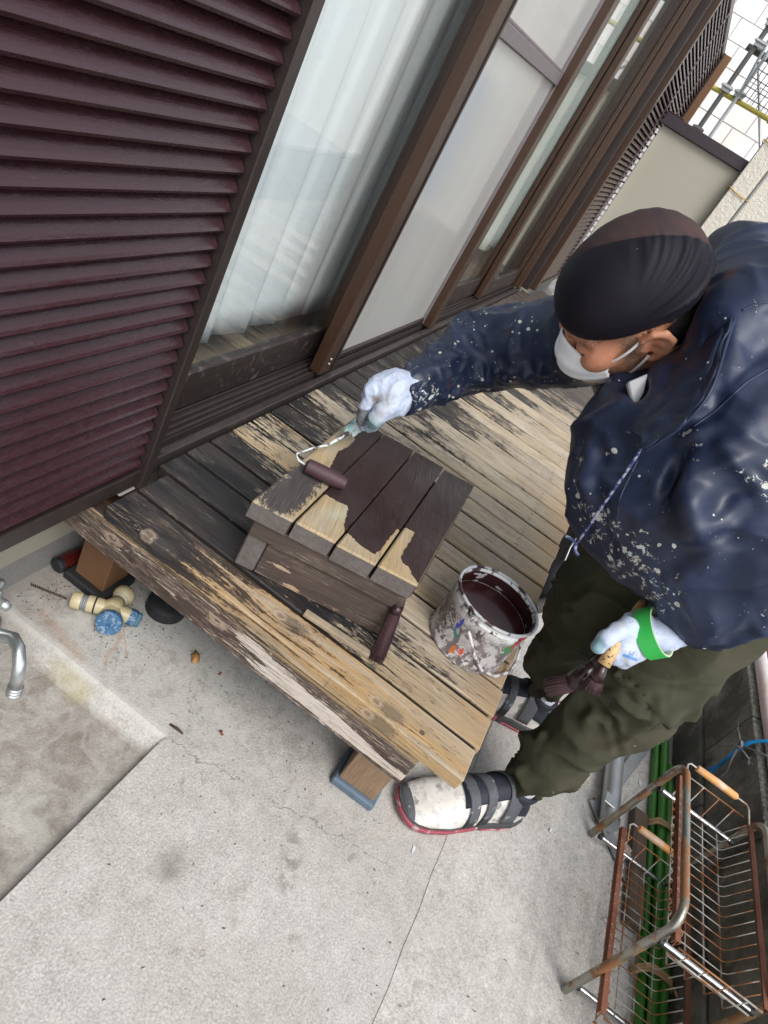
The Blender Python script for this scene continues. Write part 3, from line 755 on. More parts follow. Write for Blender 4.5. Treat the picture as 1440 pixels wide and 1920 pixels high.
# wet paint film, one per plank, with wavering edges
rp = random.Random(5)
def film(poly_uv, v0, v1, z, holes=0):
    pts = []
    n = len(poly_uv)
    for i in range(n):
        a, b = poly_uv[i], poly_uv[(i + 1) % n]
        L = math.hypot((b[0] - a[0]) * 0.44, (b[1] - a[1]) * 0.30); k = max(2, int(L / 0.0035))
        for q in range(k):
            f_ = q / k
            u = a[0] + (b[0] - a[0]) * f_; v = a[1] + (b[1] - a[1]) * f_
            edge = (v - v0 < 0.02 or v1 - v < 0.02 or u > 0.985)
            j = 0.0006 if edge else 0.0034
            u += rp.uniform(-j, j); v = min(max(v + rp.uniform(-j, j) * 1.4, v0), v1)
            pts.append(bx(min(u, 0.992), v))
    return MB().poly(pts, z - 0.006, z + 0.0008)
films = [
    (0, [(0.86, 0.012), (0.985, 0.012), (0.99, 0.236), (0.42, 0.236), (0.425, 0.165), (0.50, 0.15), (0.62, 0.115), (0.70, 0.14), (0.80, 0.13), (0.84, 0.08), (0.845, 0.03)]),
    (1, [(0.262, 0.256), (0.33, 0.256), (0.985, 0.256), (0.985, 0.487), (0.10, 0.487), (0.115, 0.475), (0.17, 0.448), (0.245, 0.42), (0.262, 0.40), (0.258, 0.33)]),
    (2, [(0.10, 0.507), (0.985, 0.507), (0.978, 0.7385), (0.29, 0.7385), (0.285, 0.722), (0.10, 0.716), (0.052, 0.700), (0.062, 0.62), (0.085, 0.55)]),
    (3, [(0.33, 0.757), (0.40, 0.757), (0.965, 0.757), (0.965, 0.994), (0.02, 0.994), (0.045, 0.95), (0.085, 0.905), (0.095, 0.86), (0.12, 0.834), (0.22, 0.830), (0.325, 0.826)])]
planks = [o for o in step.children if o.name.startswith('plank')]
for k, pl in films:
    obj('wet_paint', film([(u_, (vb[k] + 0.0065 if v_ - vb[k] < 0.013 and k else (vb[k + 1] - 0.0065 if vb[k + 1] - v_ < 0.013 and k < 3 else v_))) for u_, v_ in pl], vb[k] + (0.0065 if k else 0.0), vb[k + 1] - (0.0065 if k < 3 else -0.003), ZB + (0, 0.0008, 0.0, -0.0006)[k] + 0.0004), M_wet, step, fixn=True, label='patch of fresh maroon paint on a step plank')
t = MB().poly([bx(0.03, 0.9985), bx(0.985, 0.9985), bx(0.985, 1.0035), bx(0.03, 1.0035)], ZB - TH + 0.001, ZB - 0.002); obj('wet_paint', t, M_wet, step)
# under-structure: apron, legs, lower board
obj('apron', lbox(0.016, 0.97, 0.05, 0.985, 0.4285, 0.4635), M_stained, step, bevel=0.002)
obj('lower_board', lbox(0.034, 0.10, 0.165, 1.0, 0.352, 0.4275), M_stained, step, bevel=0.003, label='scratched dark brown lower board')
obj('leg', lbox(0.030, 0.105, 0.045, 0.162, 0.352, 0.4275), M_endgrain, step, bevel=0.003)
for u0, v0 in ((0.86, 0.055), (0.86, 0.87)):
    obj('leg', lbox(u0, u0 + 0.1, v0, v0 + 0.11, 0.352, 0.4275), M_stained, step, bevel=0.003)
obj('lower_board', lbox(0.12, 0.86, 0.90, 0.985, 0.352, 0.4275), M_stained, step, bevel=0.003)
t = MB(); t.bar((-0.163, -0.40, 0.356), (-0.150, -0.532, 0.356), 0.014, 0.008); o = obj('batten', t, simple('bare_batten_wood', (0.30, 0.24, 0.165), rough=0.8, scale=90, amt=0.3), bevel=0.001)
props(o, 'thin bare wooden batten wedged under the near end of the painted step', 'batten')
# ------------------------------------------------------------------ BOUNDARY KERB WALL, rail
def f_moss(n):
    X, Y, Z = n.xyz(); P = n.pos()
    a = n.noise(P, 90, 5, 0.7); b = n.noise(n.warp(P, 8, 0.1), 7, 5, 0.65); g = n.noise(P, 16, 4)
    c = n.mix(b.ss(0.38, 0.66), (0.075, 0.070, 0.060), (0.19, 0.18, 0.155))
    c = n.mix(g.ss(0.55, 0.7) * Z.ss(0.12, 0.3) * 0.5, c, (0.055, 0.070, 0.022))
    c = n.mix(Z.ss(0.288, 0.299) * a.ss(0.4, 0.6) * 0.7, c, (0.30, 0.29, 0.25))
    return dict(color=n.mul(c, (a - 0.5) * 0.9 + 1), rough=0.92, bump=a + b * 0.6, bstr=0.7, bdist=0.003)
M_moss = mat('mossy_concrete_block', f_moss, spec=0.2)
wall = thing('kerb_wall', 'low dark mossy concrete block wall along the outer side of the passage', 'wall', (1, -1.45, 0))
rw = random.Random(4)
x = -3.1
k = 0
while x < 4.05:
    L = 0.39
    t = MB(); t.box(x, x + L - 0.006, -1.52, -1.400 + rw.uniform(-0.001, 0.001), -0.3, 0.116); obj('block', t, M_moss, wall, bevel=0.004)
    t = MB(); xx = x + 0.19; t.box(xx, xx + L - 0.006, -1.52, -1.408 + rw.uniform(-0.0015, 0.0015), 0.120, 0.300); obj('block', t, M_moss, wall, bevel=0.004)
    x += L
t = MB(); t.box(-3.1, 4.2, -1.51, -1.412, -0.3, 0.292); obj('mortar', t, M_moss, wall)
def f_pink(n):
    X, Y, Z = n.xyz(); a = n.noise(scale=160, detail=4, rough=0.7); b = n.noise(n.vec(X * 4, Y * 30, Z * 30), 1.0, 4)
    c = n.mix(b.ss(0.45, 0.65), (0.56, 0.52, 0.51), (0.46, 0.33, 0.30))
    return dict(color=n.mul(c, (a - 0.5) * 0.6 + 1), rough=0.6, bump=a, bstr=0.3)
M_pink = mat('worn_white_pole_paint', f_pink)
t = MB(); t.tube([(-2.5, -1.437, 0.3185), (4.0, -1.437, 0.3185)], 0.0175, 20)
o = obj('rail_pole', t, M_pink, smooth=2); props(o, 'worn pinkish white pole lying along the top of the mossy kerb wall', 'pole')
t = MB(); t.tube([(0.3, -1.474, 0.309), (4.0, -1.474, 0.309)], 0.008, 10)
o = obj('thin_rail', t, simple('red_brown_rust', (0.13, 0.05, 0.03), rough=0.8), smooth=2); props(o, 'thin rusty bar lying behind the pinkish white pole', 'bar')
M_tarp = mat('blue_tarp', lambda n: dict(color=n.mul((0.015, 0.16, 0.34), (n.noise(scale=30) - 0.5) * 0.8 + 1), rough=0.45, bump=n.noise(scale=18, detail=4), bstr=0.6, bdist=0.006))
def cloth_sheet(name, x0, x1, y0, y1, z, amp, m, lab, cat, sc_=14):
    t = MB()
    rs = random.Random(len(lab)); ph = [rs.uniform(0, 6) for _ in range(6)]
    t.grid(lambda u, v: (x0 + (x1 - x0) * u, y0 + (y1 - y0) * v, z + amp * (math.sin(u * sc_ + ph[0] + 2 * math.sin(v * 5 + ph[1])) * 0.5 + math.sin(v * sc_ * 0.8 + ph[2] + math.sin(u * 7)) * 0.4 + 1)), 60, 30)
    o = obj(name, t, m, smooth=True, fixn=False); props(o, lab, cat); o.modifiers.new('thickness', 'SOLIDIFY').thickness = 0.001
    return o
cloth_sheet('tarp', 0.5, 2.6, -2.3, -1.50, 0.262, 0.012, M_tarp, 'blue tarpaulin spread on the ground behind the pole on the kerb wall', 'tarp')
t = MB(); t.box(-4, 6, -9, -1.52, -0.28, 0.255); o = obj('neighbour_ground', t, M_yard); props(o, kind='structure')

# ------------------------------------------------------------------ END OF THE PASSAGE
part = thing('partition', 'cream partition panel with a dark brown cap closing the far end of the passage', 'partition', (4.2, -0.32, 0))
t = MB(); t.box(4.2, 4.24, -0.6345, -0.062, 0.0, 1.435); obj('panel', t, M_cream, part, bevel=0.002)
M_cap = mat('dark_purple_brown_paint', lambda n: dict(color=n.mix(n.noise(scale=40, detail=4).ss(0.6, 0.7) * 0.4, (0.032, 0.021, 0.026), (0.09, 0.05, 0.05)), rough=0.45))
t = MB(); t.box(4.17, 4.26, -0.635, -0.02, 1.437, 1.505); obj('cap', t, M_cap, part, bevel=0.004)
t = MB()
t.box(4.172, 4.258, -0.16, -0.03, 1.506, 1.514); obj('cap_lip', t, M_cap, part, bevel=0.003)
for i in range(26):
    z = 0.40 + i * 0.039
    t = MB(); t.box(4.155, 4.195, -0.060, -0.046, z, z + 0.026)
    if i == 0: tab0 = obj('edge_block', t, simple('white_block', (0.6, 0.6, 0.58), rough=0.6), part)
    else: share(tab0, part, (0, 0, 0.039 * i))
post_c = thing('stucco_post', 'cream stucco corner post with two yellow wire ties round it', 'post', (4.2, -0.69, 0))
t = MB(); t.box(4.12, 4.30, -0.745, -0.635, 0, 3.0); obj('shaft', t, M_stucco, post_c, bevel=0.004)
M_wire = simple('yellow_wire', (0.42, 0.26, 0.05), rough=0.4, metal=0.3)
for z in (1.33, 1.62):
    t = MB(); t.tube([(4.112, -0.625, z + 0.012), (4.112, -0.69, z), (4.112, -0.775, z - 0.004), (4.20, -0.782, z), (4.31, -0.775, z), (4.31, -0.63, z + 0.01), (4.2, -0.625, z + 0.012)], 0.0035, 6, closed=True)
    t2 = obj('wire_tie', t, M_wire, post_c, smooth=True)
t = MB(); t.tube([(4.13, -0.765, 0), (4.13, -0.765, 3.0)], 0.011, 12); o = obj('vertical_pipe', t, simple('grey_pipe', (0.25, 0.25, 0.24), rough=0.4, metal=0.5), smooth=2)
props(o, 'thin grey vertical pipe tied beside the stucco corner post', 'pipe')
t = MB(); t.box(4.22, 4.36, -2.6, -0.748, -0.3, 3.0); o = obj('stucco_wall', t, M_stucco); props(o, 'rough white stucco wall behind the masked man at the passage end', 'wall')
t = MB(); t.box(4.10, 4.20, -1.10, -0.98, 0.3, 1.16); o = obj('blue_box', t, simple('bright_blue_plastic', (0.01, 0.22, 0.55), rough=0.4), bevel=0.01); props(o, 'bright blue plastic container against the stucco wall, behind the navy hood', 'container')

# ------------------------------------------------------------------ BEYOND: tiled house and scaffold
def f_tile(n):
    a = n.noise(scale=14, detail=3); r = n.objrand()
    return dict(color=n.mix(n.noise(scale=2.2).ss(0.4, 0.65), (0.86, 0.85, 0.83), (0.82, 0.74, 0.70)), rough=0.6, bump=n.noise(n.scalev(n.pos(), (1, 90, 8)), 1.0, 3), bstr=0.4, bdist=0.004)
M_tile = mat('pale_facade_tile', f_tile)
far = thing('tiled_house', 'pale tiled house wall standing beyond the scaffold', 'house', (8.5, -1, 0))
t = MB(); t.box(8.53, 9.0, -4.5, 2.0, -0.3, 5.2); obj('backing_wall', t, simple('grout', (0.62, 0.60, 0.57), rough=0.9), far)
t0 = None
tw, thh = 0.30, 0.21
j = 0
for r_ in range(22):
    for c_ in range(13):
        y = -2.9 + c_ * tw + (tw / 2 if r_ % 2 else 0); z = 0.3 + r_ * thh
        if t0 is None:
            t = MB(); t.box(8.51, 8.532, y + 0.005, y + tw - 0.005, z + 0.005, z + thh - 0.005)
            t0 = obj('facade_tile', t, M_tile, far); b0 = (y, z)
        else: share(t0, far, (0, y - b0[0], z - b0[1]))
M_galv = mat('galvanised_steel', lambda n: dict(color=n.mul(n.mix(n.noise(scale=25, detail=4), (0.30, 0.32, 0.33), (0.45, 0.47, 0.48)), (n.noise(scale=180, detail=3) - 0.5) * 0.4 + 1), rough=(n.noise(scale=30, detail=4) - 0.5) * 0.3 + 0.42, metal=0.7, bump=n.noise(scale=120, detail=3), bstr=0.1))
scf = thing('scaffold', 'grey tube scaffold with clamps and a yellow ledger in front of the tiled house', 'scaffold', (6.8, -0.2, 0))
def pipe(pts, r, m, nm='tube', par=None): t = MB(); t.tube(pts, r, 12); return obj(nm, t, m, par, smooth=2)
M_dsteel = simple('dark_steel', (0.10, 0.10, 0.10), rough=0.5, metal=0.5)
M_yel = simple('yellow_paint', (0.38, 0.33, 0.06), rough=0.6)
pipe([(7.0, -0.115, 0), (7.0, -0.115, 4.2)], 0.024, M_dsteel, 'upright', scf)
pipe([(6.9, -0.26, 0), (7.0, -0.24, 3.8)], 0.018, M_galv, 'upright', scf)
pipe([(7.0, -1.6, 2.06), (7.0, 0.32, 2.02)], 0.022, M_yel, 'ledger', scf)
pipe([(7.1, -1.6, 2.42), (7.1, -0.05, 2.42)], 0.03, M_dsteel, 'ledger', scf)
pipe([(7.0, -0.9, 1.6), (7.0, -0.22, 2.35)], 0.012, M_galv, 'brace', scf)
pipe([(7.05, -0.25, 2.05), (7.05, -0.16, 2.7)], 0.014, M_galv, 'brace', scf)
for y, z in ((-0.115, 1.69), (-0.25, 1.55), (-0.12, 2.07), (-0.25, 2.08), (-0.14, 2.46), (-0.12, 2.62)):
    t = MB(); t.box(6.955, 7.045, y - 0.045, y + 0.045, z - 0.03, z + 0.03); t.tube([(6.95, y - 0.06, z + 0.01), (6.95, y + 0.06, z + 0.01)], 0.014, 8)
    obj('clamp', t, M_dsteel if z < 2 else M_galv, scf, bevel=0.004)
pn = props(obj('mesh_panel', MB().box(6.90, 6.915, -0.62, -0.60, 2.0, 2.42), M_dsteel, scf), None)
for i in range(8):
    t = MB(); t.box(6.902, 6.912, -0.60 + i * 0.05 - 0.004, -0.60 + i * 0.05 + 0.004, 2.05, 2.40); obj('wire', t, M_dsteel, scf)
for i in range(5):
    t = MB(); t.box(6.896, 6.902, -0.60, -0.25, 2.08 + i * 0.07, 2.088 + i * 0.07); obj('wire', t, M_dsteel, scf)

# ------------------------------------------------------------------ PAINT CAN
def f_can(n):
    X, Y, Z = n.xyz(); P = n.pos()
    a = n.noise(n.warp(P, 30, 0.04), 34, 6, 0.75); b = n.noise(n.warp(P, 20, 0.06), 21, 5, 0.7); k = n.noise(n.scalev(P, (60, 60, 18)), 1.0, 4)
    c = n.mix(k.ss(0.3, 0.7), (0.085, 0.068, 0.066), (0.21, 0.175, 0.17))
    c = n.mix(a.ss(0.485, 0.53), c, n.mix(n.noise(P, 70, 3), (0.62, 0.60, 0.59), (0.36, 0.33, 0.33)))
    top = Z.ss(0.425, 0.455)
    c = n.mix(top * k.ss(0.42, 0.48), c, (0.66, 0.66, 0.66))
    c = n.mix(top * n.noise(n.warp(P, 40, 0.03), 45, 4).ss(0.56, 0.6), c, (0.03, 0.02, 0.02))
    c = n.mix(b.ss(0.63, 0.65), c, (0.045, 0.018, 0.02))
    def blob(cx, cy, cz, r, colr, c, st=1.0):
        d = ((X - cx) * (X - cx) + (Y - cy) * (Y - cy) + (Z - cz) * (Z - cz) * 0.35).sqrt() + (a - 0.5) * r * 3.5 + (k - 0.5) * r * 4.5
        return n.mix(d.ss(r, r * 0.75) * 0.95, c, colr)
    c = blob(-0.018, -0.625, 0.425, 0.011, (0.03, 0.05, 0.36), c)
    c = blob(-0.020, -0.633, 0.402, 0.008, (0.03, 0.20, 0.16), c)
    c = blob(-0.025, -0.650, 0.375, 0.006, (0.50, 0.14, 0.04), c)
    c = blob(0.005, -0.730, 0.430, 0.010, (0.04, 0.28, 0.07), c)
    c = blob(0.015, -0.735, 0.450, 0.009, (0.50, 0.03, 0.03), c)
    c = blob(-0.027, -0.662, 0.385, 0.007, (0.55, 0.06, 0.03), c)
    return dict(color=c, rough=(a - 0.5) * 0.6 + 0.4, bump=a + k * 0.6 + b * 0.5, bstr=0.6, bdist=0.003)
M_can = mat('paint_crusted_can', f_can)
CX, CY = 0.055, -0.665
canp = thing('paint_can', 'round paint can crusted with old paint, full of dark maroon paint, standing on the deck', 'paint can', (CX, CY, 0.35))
t = MB(); t.lathe([(0.0, 0.3512), (0.079, 0.3512), (0.082, 0.354), (0.0800, 0.360), (0.0805, 0.40), (0.0812, 0.452), (0.0835, 0.456), (0.0815, 0.461), (0.083, 0.468), (0.0815, 0.4685), (0.0797, 0.462), (0.0790, 0.40), (0.0788, 0.36), (0.0, 0.3575)], (CX, CY, 0), seg=64)
obj('body', t, M_can, canp, smooth=2)
def f_rim(n):
    a = n.noise(n.pos(), 26, 4)
    return dict(color=n.mix(a.ss(0.44, 0.52), (0.045, 0.022, 0.025), (0.42, 0.43, 0.45)), rough=0.35, bump=a, bstr=0.3)
t = MB(); t.tube([(CX + 0.0835 * math.cos(i / 48 * 6.2832), CY + 0.0835 * math.sin(i / 48 * 6.2832), 0.4705) for i in range(48)], 0.0032, 8, closed=True)
obj('rim', t, mat('smeared_rim', f_rim), canp, smooth=True)
M_paint = mat('liquid_maroon_paint', lambda n: dict(color=(0.030, 0.008, 0.009), rough=0.10, bump=n.noise(scale=8, detail=1), bstr=0.08, bdist=0.004), spec=0.22)
t = MB(); t.lathe([(0, 0.433), (0.074, 0.433), (0.0786, 0.4345)], (CX, CY, 0), seg=48); obj('paint', t, M_paint, canp, smooth=True)
t = MB()
t.lathe([(0.0790, 0.4352), (0.0782, 0.437), (0.0778, 0.455), (0.0782, 0.463)], (CX, CY, 0), seg=64); obj('inner_coat', t, mat('maroon_smears', lambda n: dict(color=n.mix(n.noise(n.warp(n.scalev(n.pos(), (1, 1, 2.5)), 20, 0.05), 24, 4).ss(0.60, 0.62), (0.032, 0.010, 0.011), (0.40, 0.36, 0.37)), rough=0.25, bump=n.noise(scale=60), bstr=0.4)), canp, smooth=True)
t = MB(); t.tube([(-0.0461,-0.6474,0.4450), (-0.0408,-0.6642,0.4250), (-0.0320,-0.6831,0.4000), (-0.0141,-0.7145,0.3680), (0.0074,-0.7439,0.3590), (0.0435,-0.7658,0.3600), (0.0719,-0.7666,0.3750), (0.0782,-0.7567,0.4000), (0.0417,-0.7366,0.4400)], [0.0026, .0030, .0034, .0030, .0034, .0032, .003, .0034, .0026], 8)
obj('bail_handle', t, mat('crusted_wire', lambda n: dict(color=n.mix(n.noise(scale=60, detail=4).ss(0.45, 0.55), (0.20, 0.16, 0.16), (0.55, 0.53, 0.52)), rough=0.7, bump=n.noise(scale=200, detail=4), bstr=0.8)), canp, smooth=True)
t = MB(); t.lathe([(0, 0.004), (0.009, 0.003), (0.011, 0)], (CX - 0.0795 * 0.70, CY - 0.0795 * 0.714, 0.448), (-0.7, -0.714, 0), seg=14); obj('ear', t, M_can, canp, smooth=True)

# ------------------------------------------------------------------ ROLLER, BRUSHES
roll = thing('paint_roller', 'small paint roller loaded with maroon paint, resting on the wooden step under the gloved hand', 'paint roller', (0.0, -0.28, 0.5))
M_fleece = mat('maroon_fleece', lambda n: dict(color=n.mul((0.052, 0.022, 0.028), (n.noise(scale=400, detail=3) - 0.5) * 1.0 + 1), rough=0.55, bump=n.noise(scale=600, detail=3), bstr=0.6, bdist=0.001))
ra, rbb = Vector((-0.036, -0.244, 0.5172)), Vector((-0.010, -0.318, 0.5172))
dd = (rbb - ra); L = dd.length
t = MB(); t.lathe([(0, 0), (0.009, 0), (0.0136, 0.003), (0.0142, 0.02), (0.0144, L * 0.5), (0.0141, L * 0.8), (0.0112, L), (0.0, L + 0.001)], ra, dd, seg=24); obj('sleeve', t, M_fleece, roll, smooth=2)
M_mint = mat('mint_white_crust', lambda n: dict(color=n.mix(n.noise(scale=45, detail=4).ss(0.42, 0.6), (0.62, 0.70, 0.68), (0.22, 0.42, 0.40)), rough=0.4, bump=n.noise(scale=150, detail=4), bstr=0.6, bdist=0.003))
gp = (0.125, -0.246, 0.536)
t = MB(); t.tube([tuple(ra + dd * -0.02), (-0.043, -0.230, 0.521), (-0.036, -0.220, 0.524), (0.014, -0.227, 0.524), (0.055, -0.237, 0.522), (0.090, -0.241, 0.527), gp], [0.0016, 0.0016, 0.0016, 0.0018, 0.0022, 0.0036, 0.0050], 8); obj('wire_frame', t, mat('paint_spattered_wire', lambda n: dict(color=n.mix(n.noise(scale=50, detail=3).ss(0.4, 0.5), (0.08, 0.06, 0.06), (0.66, 0.70, 0.70)), rough=0.35)), roll, smooth=True)
t = MB(); t.tube([gp, (0.140, -0.248, 0.545), (0.150, -0.250, 0.560), (0.163, -0.256, 0.585), (0.180, -0.268, 0.64)], [0.009, 0.0145, 0.014, 0.010, 0.009], 14); t.tube([(0.118, -0.236, 0.533), (0.128, -0.243, 0.540), (0.14, -0.245, 0.548)], [0.004, 0.010, 0.008], 8); t.tube([(0.122, -0.256, 0.533), (0.132, -0.253, 0.540), (0.14, -0.248, 0.548)], [0.003, 0.008, 0.008], 8)
obj('grip', t, M_mint, roll, smooth=True)

M_mbrush = mat('maroon_coated', lambda n: dict(color=n.mul((0.024, 0.009, 0.011), (n.noise(scale=60, detail=4) - 0.5) * 1.0 + 1), rough=0.28, bump=n.noise(scale=110, detail=4), bstr=0.5, bdist=0.002))
M_bristle = mat('maroon_bristle', lambda n: dict(color=n.mul((0.045, 0.017, 0.020), (n.noise(scale=500, detail=3) - 0.5) * 1.6 + 1), rough=0.7, bump=n.noise(n.scalev(n.pos(), (1, 1, 1)), 700, 3), bstr=0.9, bdist=0.002))
def brush(name, label, pts_h, rh, pts_f, rf, pts_b, rbr, mh, loc):
    th_ = thing(name, label, 'brush', loc)
    t = MB(); t.tube(pts_h, rh, 12); obj('handle', t, mh, th_, smooth=True)
    t = MB(); t.tube(pts_f, rf, 14); obj('ferrule', t, M_mbrush, th_, smooth=True)
    b = MB(); rs = random.Random(3)
    p0 = Vector(pts_b[0]); p1 = Vector(pts_b[1]); ax = (p1 - p0); o1 = ax.orthogonal().normalized(); o2 = ax.normalized().cross(o1)
    t = MB(); t.tube([p0, p0.lerp(p1, .5), p0.lerp(p1, .93)], [rbr[0], (rbr[0] + rbr[1]) / 2, rbr[1] * .9], 14); core = obj('bristle_core', t, M_bristle, th_, smooth=True)
    for i in range(260):
        a = rs.uniform(0, 6.283); q = math.sqrt(rs.uniform(0, 1))
        d = o1 * math.cos(a) + o2 * math.sin(a)
        e = p1 + d * rbr[1] * q * 1.12 + ax * rs.uniform(-.12, .1); s_ = p0 + d * rbr[0] * q
        b.tube([s_, (s_ + e) / 2 + d * 0.0008, e], [0.0006, 0.0006, 0.0003], 3, caps=False)
    o = obj('bristles', b, M_bristle, th_); o['kind'] = 'stuff'
    return th_
brush('paint_brush', 'dark brush soaked in maroon paint leaning on the outer near corner of the step', [(-0.080, -0.508, 0.478), (-0.088, -0.515, 0.455), (-0.094, -0.522, 0.437)], [0.005, 0.0085, 0.0100],
      [(-0.094, -0.5215, 0.436), (-0.100, -0.525, 0.421)], [0.0105, 0.0110], [(-0.101, -0.5255, 0.420), (-0.148, -0.545, 0.357)], [0.0105, 0.0125], M_stained, (-0.12, -0.53, 0.352))

# ------------------------------------------------------------------ RUSTY BASKET RACK
def f_rust(n):
    P = n.pos(); a = n.noise(P, 60, 5, 0.7); b = n.noise(P, 12, 4)
    c = n.mix(b.ss(0.35, 0.65), (0.14, 0.055, 0.033), (0.20, 0.085, 0.055))
    return dict(color=n.mul(c, (a - 0.5) * 0.9 + 1), rough=0.88, bump=a, bstr=0.5, bdist=0.001)
M_rust = mat('rusty_iron', f_rust, spec=0.2)
def f_tuber(n):
    P = n.pos(); a = n.noise(P, 24, 5, 0.7); c = n.noise(P, 90, 4, 0.7); big = n.noise(P, 6, 3)
    m = (a * 0.6 + c * 0.2 + big * 0.45).ss(0.60, 0.70)
    base = n.mix(big.ss(0.4, 0.6), (0.30, 0.30, 0.27), (0.26, 0.245, 0.18))
    return dict(color=n.mix(m, base, (0.24, 0.11, 0.045)), rough=n.mixf(m, 0.30, 0.8), metal=(m * -0.75) + 0.8, bump=a + m, bstr=0.25)
M_tube = mat('rust_pitted_chrome', f_tuber)
def f_chrome(n):
    m = n.noise(n.pos(), 75, 5, 0.75).ss(0.57, 0.64)
    return dict(color=n.mix(m, (0.45, 0.45, 0.45), (0.26, 0.12, 0.05)), rough=n.mixf(m, 0.32, 0.8), metal=m * -0.9 + 1.0)
M_chrome = mat('rust_flecked_chrome', f_chrome)
def f_wirem(n):
    X, Y, Z = n.xyz(); m = n.noise(n.pos(), 22, 4).ss(0.44, 0.56)
    return dict(color=n.mix(m, (0.42, 0.40, 0.36), (0.27, 0.115, 0.045)), rough=0.5, metal=0.4)
M_bwire = mat('rusty_wire', f_wirem)
M_orange = mat('orange_plastic_handle', lambda n: dict(color=n.mul(n.mix(n.noise(n.scalev(n.pos(), (1, 1, 1)), 35, 4).ss(0.5, 0.65), (0.62, 0.30, 0.10), (0.60, 0.42, 0.30)), (n.noise(scale=90, detail=4) - 0.5) * 0.3 + 1), rough=0.5, bump=n.noise(scale=120), bstr=0.3))
rack = thing('basket_rack', 'rusty two-tier pull-out basket rack of bent tube with orange handles beside the green stakes', 'rack', (0.02, -1.28, 0))
XA, XB, H_, CR = -0.168, 0.205, 0.327, 0.042
for y, tx in ((-1.190, 0), (-1.378, 1)):
    pts = [(XA, y, 0.004), (XA, y, 0.10), (XA, y, 0.2)]
    for k in range(7): a = math.pi - k * math.pi / 12; pts.append((XA + CR + CR * math.cos(a), y, H_ - CR + CR * math.sin(a)))
    for k in range(7): a = math.pi / 2 - k * math.pi / 12; pts.append((XB - CR + CR * math.cos(a), y, H_ - CR + CR * math.sin(a)))
    pts += [(XB, y, 0.2), (XB, y, 0.1), (XB, y, 0.004)]
    t = MB(); t.tube(pts, 0.0078, 16); obj('tube_frame', t, M_tube, rack, smooth=2)
for x_, z_ in ((XA, 0.035), (XB - 0.02, 0.035), (XA - 0.004, 0.262), (XB - 0.012, 0.238)):
    t = MB(); t.tube([(x_, -1.194, z_), (x_, -1.374, z_)], 0.0056, 12); ro = obj('cross_rod', t, M_chrome, rack, smooth=2)
    t = MB(); t.tube([(x_, -1.366, z_), (x_, -1.3745, z_)], 0.0064, 10); obj('rod_cap', t, M_rubber, ro, smooth=2)
    t = MB(); t.tube([(x_, -1.1935, z_), (x_, -1.201, z_)], 0.0064, 10); obj('rod_cap', t, M_rubber, ro, smooth=2)
def basket(zt, dx):
    """open wire basket slung between two runner channels"""
    res = []
    for y, s_ in ((-1.206, 1), (-1.362, -1)):
        t = MB(); x0, x1 = -0.185 + dx, 0.192 + dx * 0.5
        t.box(x0, x1, min(y, y + s_ * 0.0105), max(y, y + s_ * 0.0105), zt - 0.0015, zt)
        t.box(x0, x1, *(sorted((y + s_ * 0.0090, y + s_ * 0.0105))), zt - 0.012, zt - 0.0018)
        obj('runner_channel', t, M_rust, rack)
    w = MB(); zb = zt - 0.062
    rows = 16
    for i in range(rows + 1):
        x_ = -0.165 + dx + i * 0.0222
        w.tube([(x_, -1.210, zt - 0.002), (x_, -1.222, zb + 0.006), (x_, -1.228, zb), (x_, -1.338, zb), (x_, -1.344, zb + 0.006), (x_, -1.358, zt - 0.002)], 0.0011, 5)
        if i < rows: w.tube([(x_, -1.210, zt - 0.001), (x_ + 0.0111, -1.196, zt - 0.0005), (x_ + 0.0222, -1.210, zt - 0.001)], 0.0009, 4)
    for y in (-1.2285, -1.264, -1.302, -1.3375):
        w.tube([(-0.190 + dx, y, zt - 0.006), (-0.182 + dx, y, zb - 0.002), (0.208 + dx, y, zb - 0.002), (0.222 + dx, y, zt - 0.012)], 0.0014, 5)
    for x_, z2 in ((-0.190 + dx, zt - 0.006), (-0.186 + dx, zt - 0.035), (0.222 + dx, zt - 0.012)):
        w.tube([(x_, -1.206, z2), (x_, -1.362, z2)], 0.0019 if x_ < 0 else 0.0014, 6)
    w.tube([(0.19 + dx, -1.2105, zt + 0.001), (0.232 + dx, -1.2105, zt + 0.004), (0.240 + dx, -1.217, zt + 0.006), (0.240 + dx, -1.355, zt + 0.006), (0.232 + dx, -1.3615, zt + 0.004), (0.19 + dx, -1.3615, zt + 0.001)], 0.0022, 6)
    b = obj('wire_basket', w, M_bwire, rack, smooth=True); b['kind'] = 'stuff'
    t = MB(); t.tube([(0.240 + dx, -1.232, zt + 0.006), (0.240 + dx, -1.234, zt + 0.006), (0.241 + dx, -1.28, zt + 0.006), (0.240 + dx, -1.328, zt + 0.006), (0.240 + dx, -1.332, zt + 0.006)], [0.0055, 0.0078, 0.0085, 0.0078, 0.005], 14); obj('handle', t, M_orange, rack, smooth=True)
basket(0.300, 0.0); basket(0.118, -0.055)

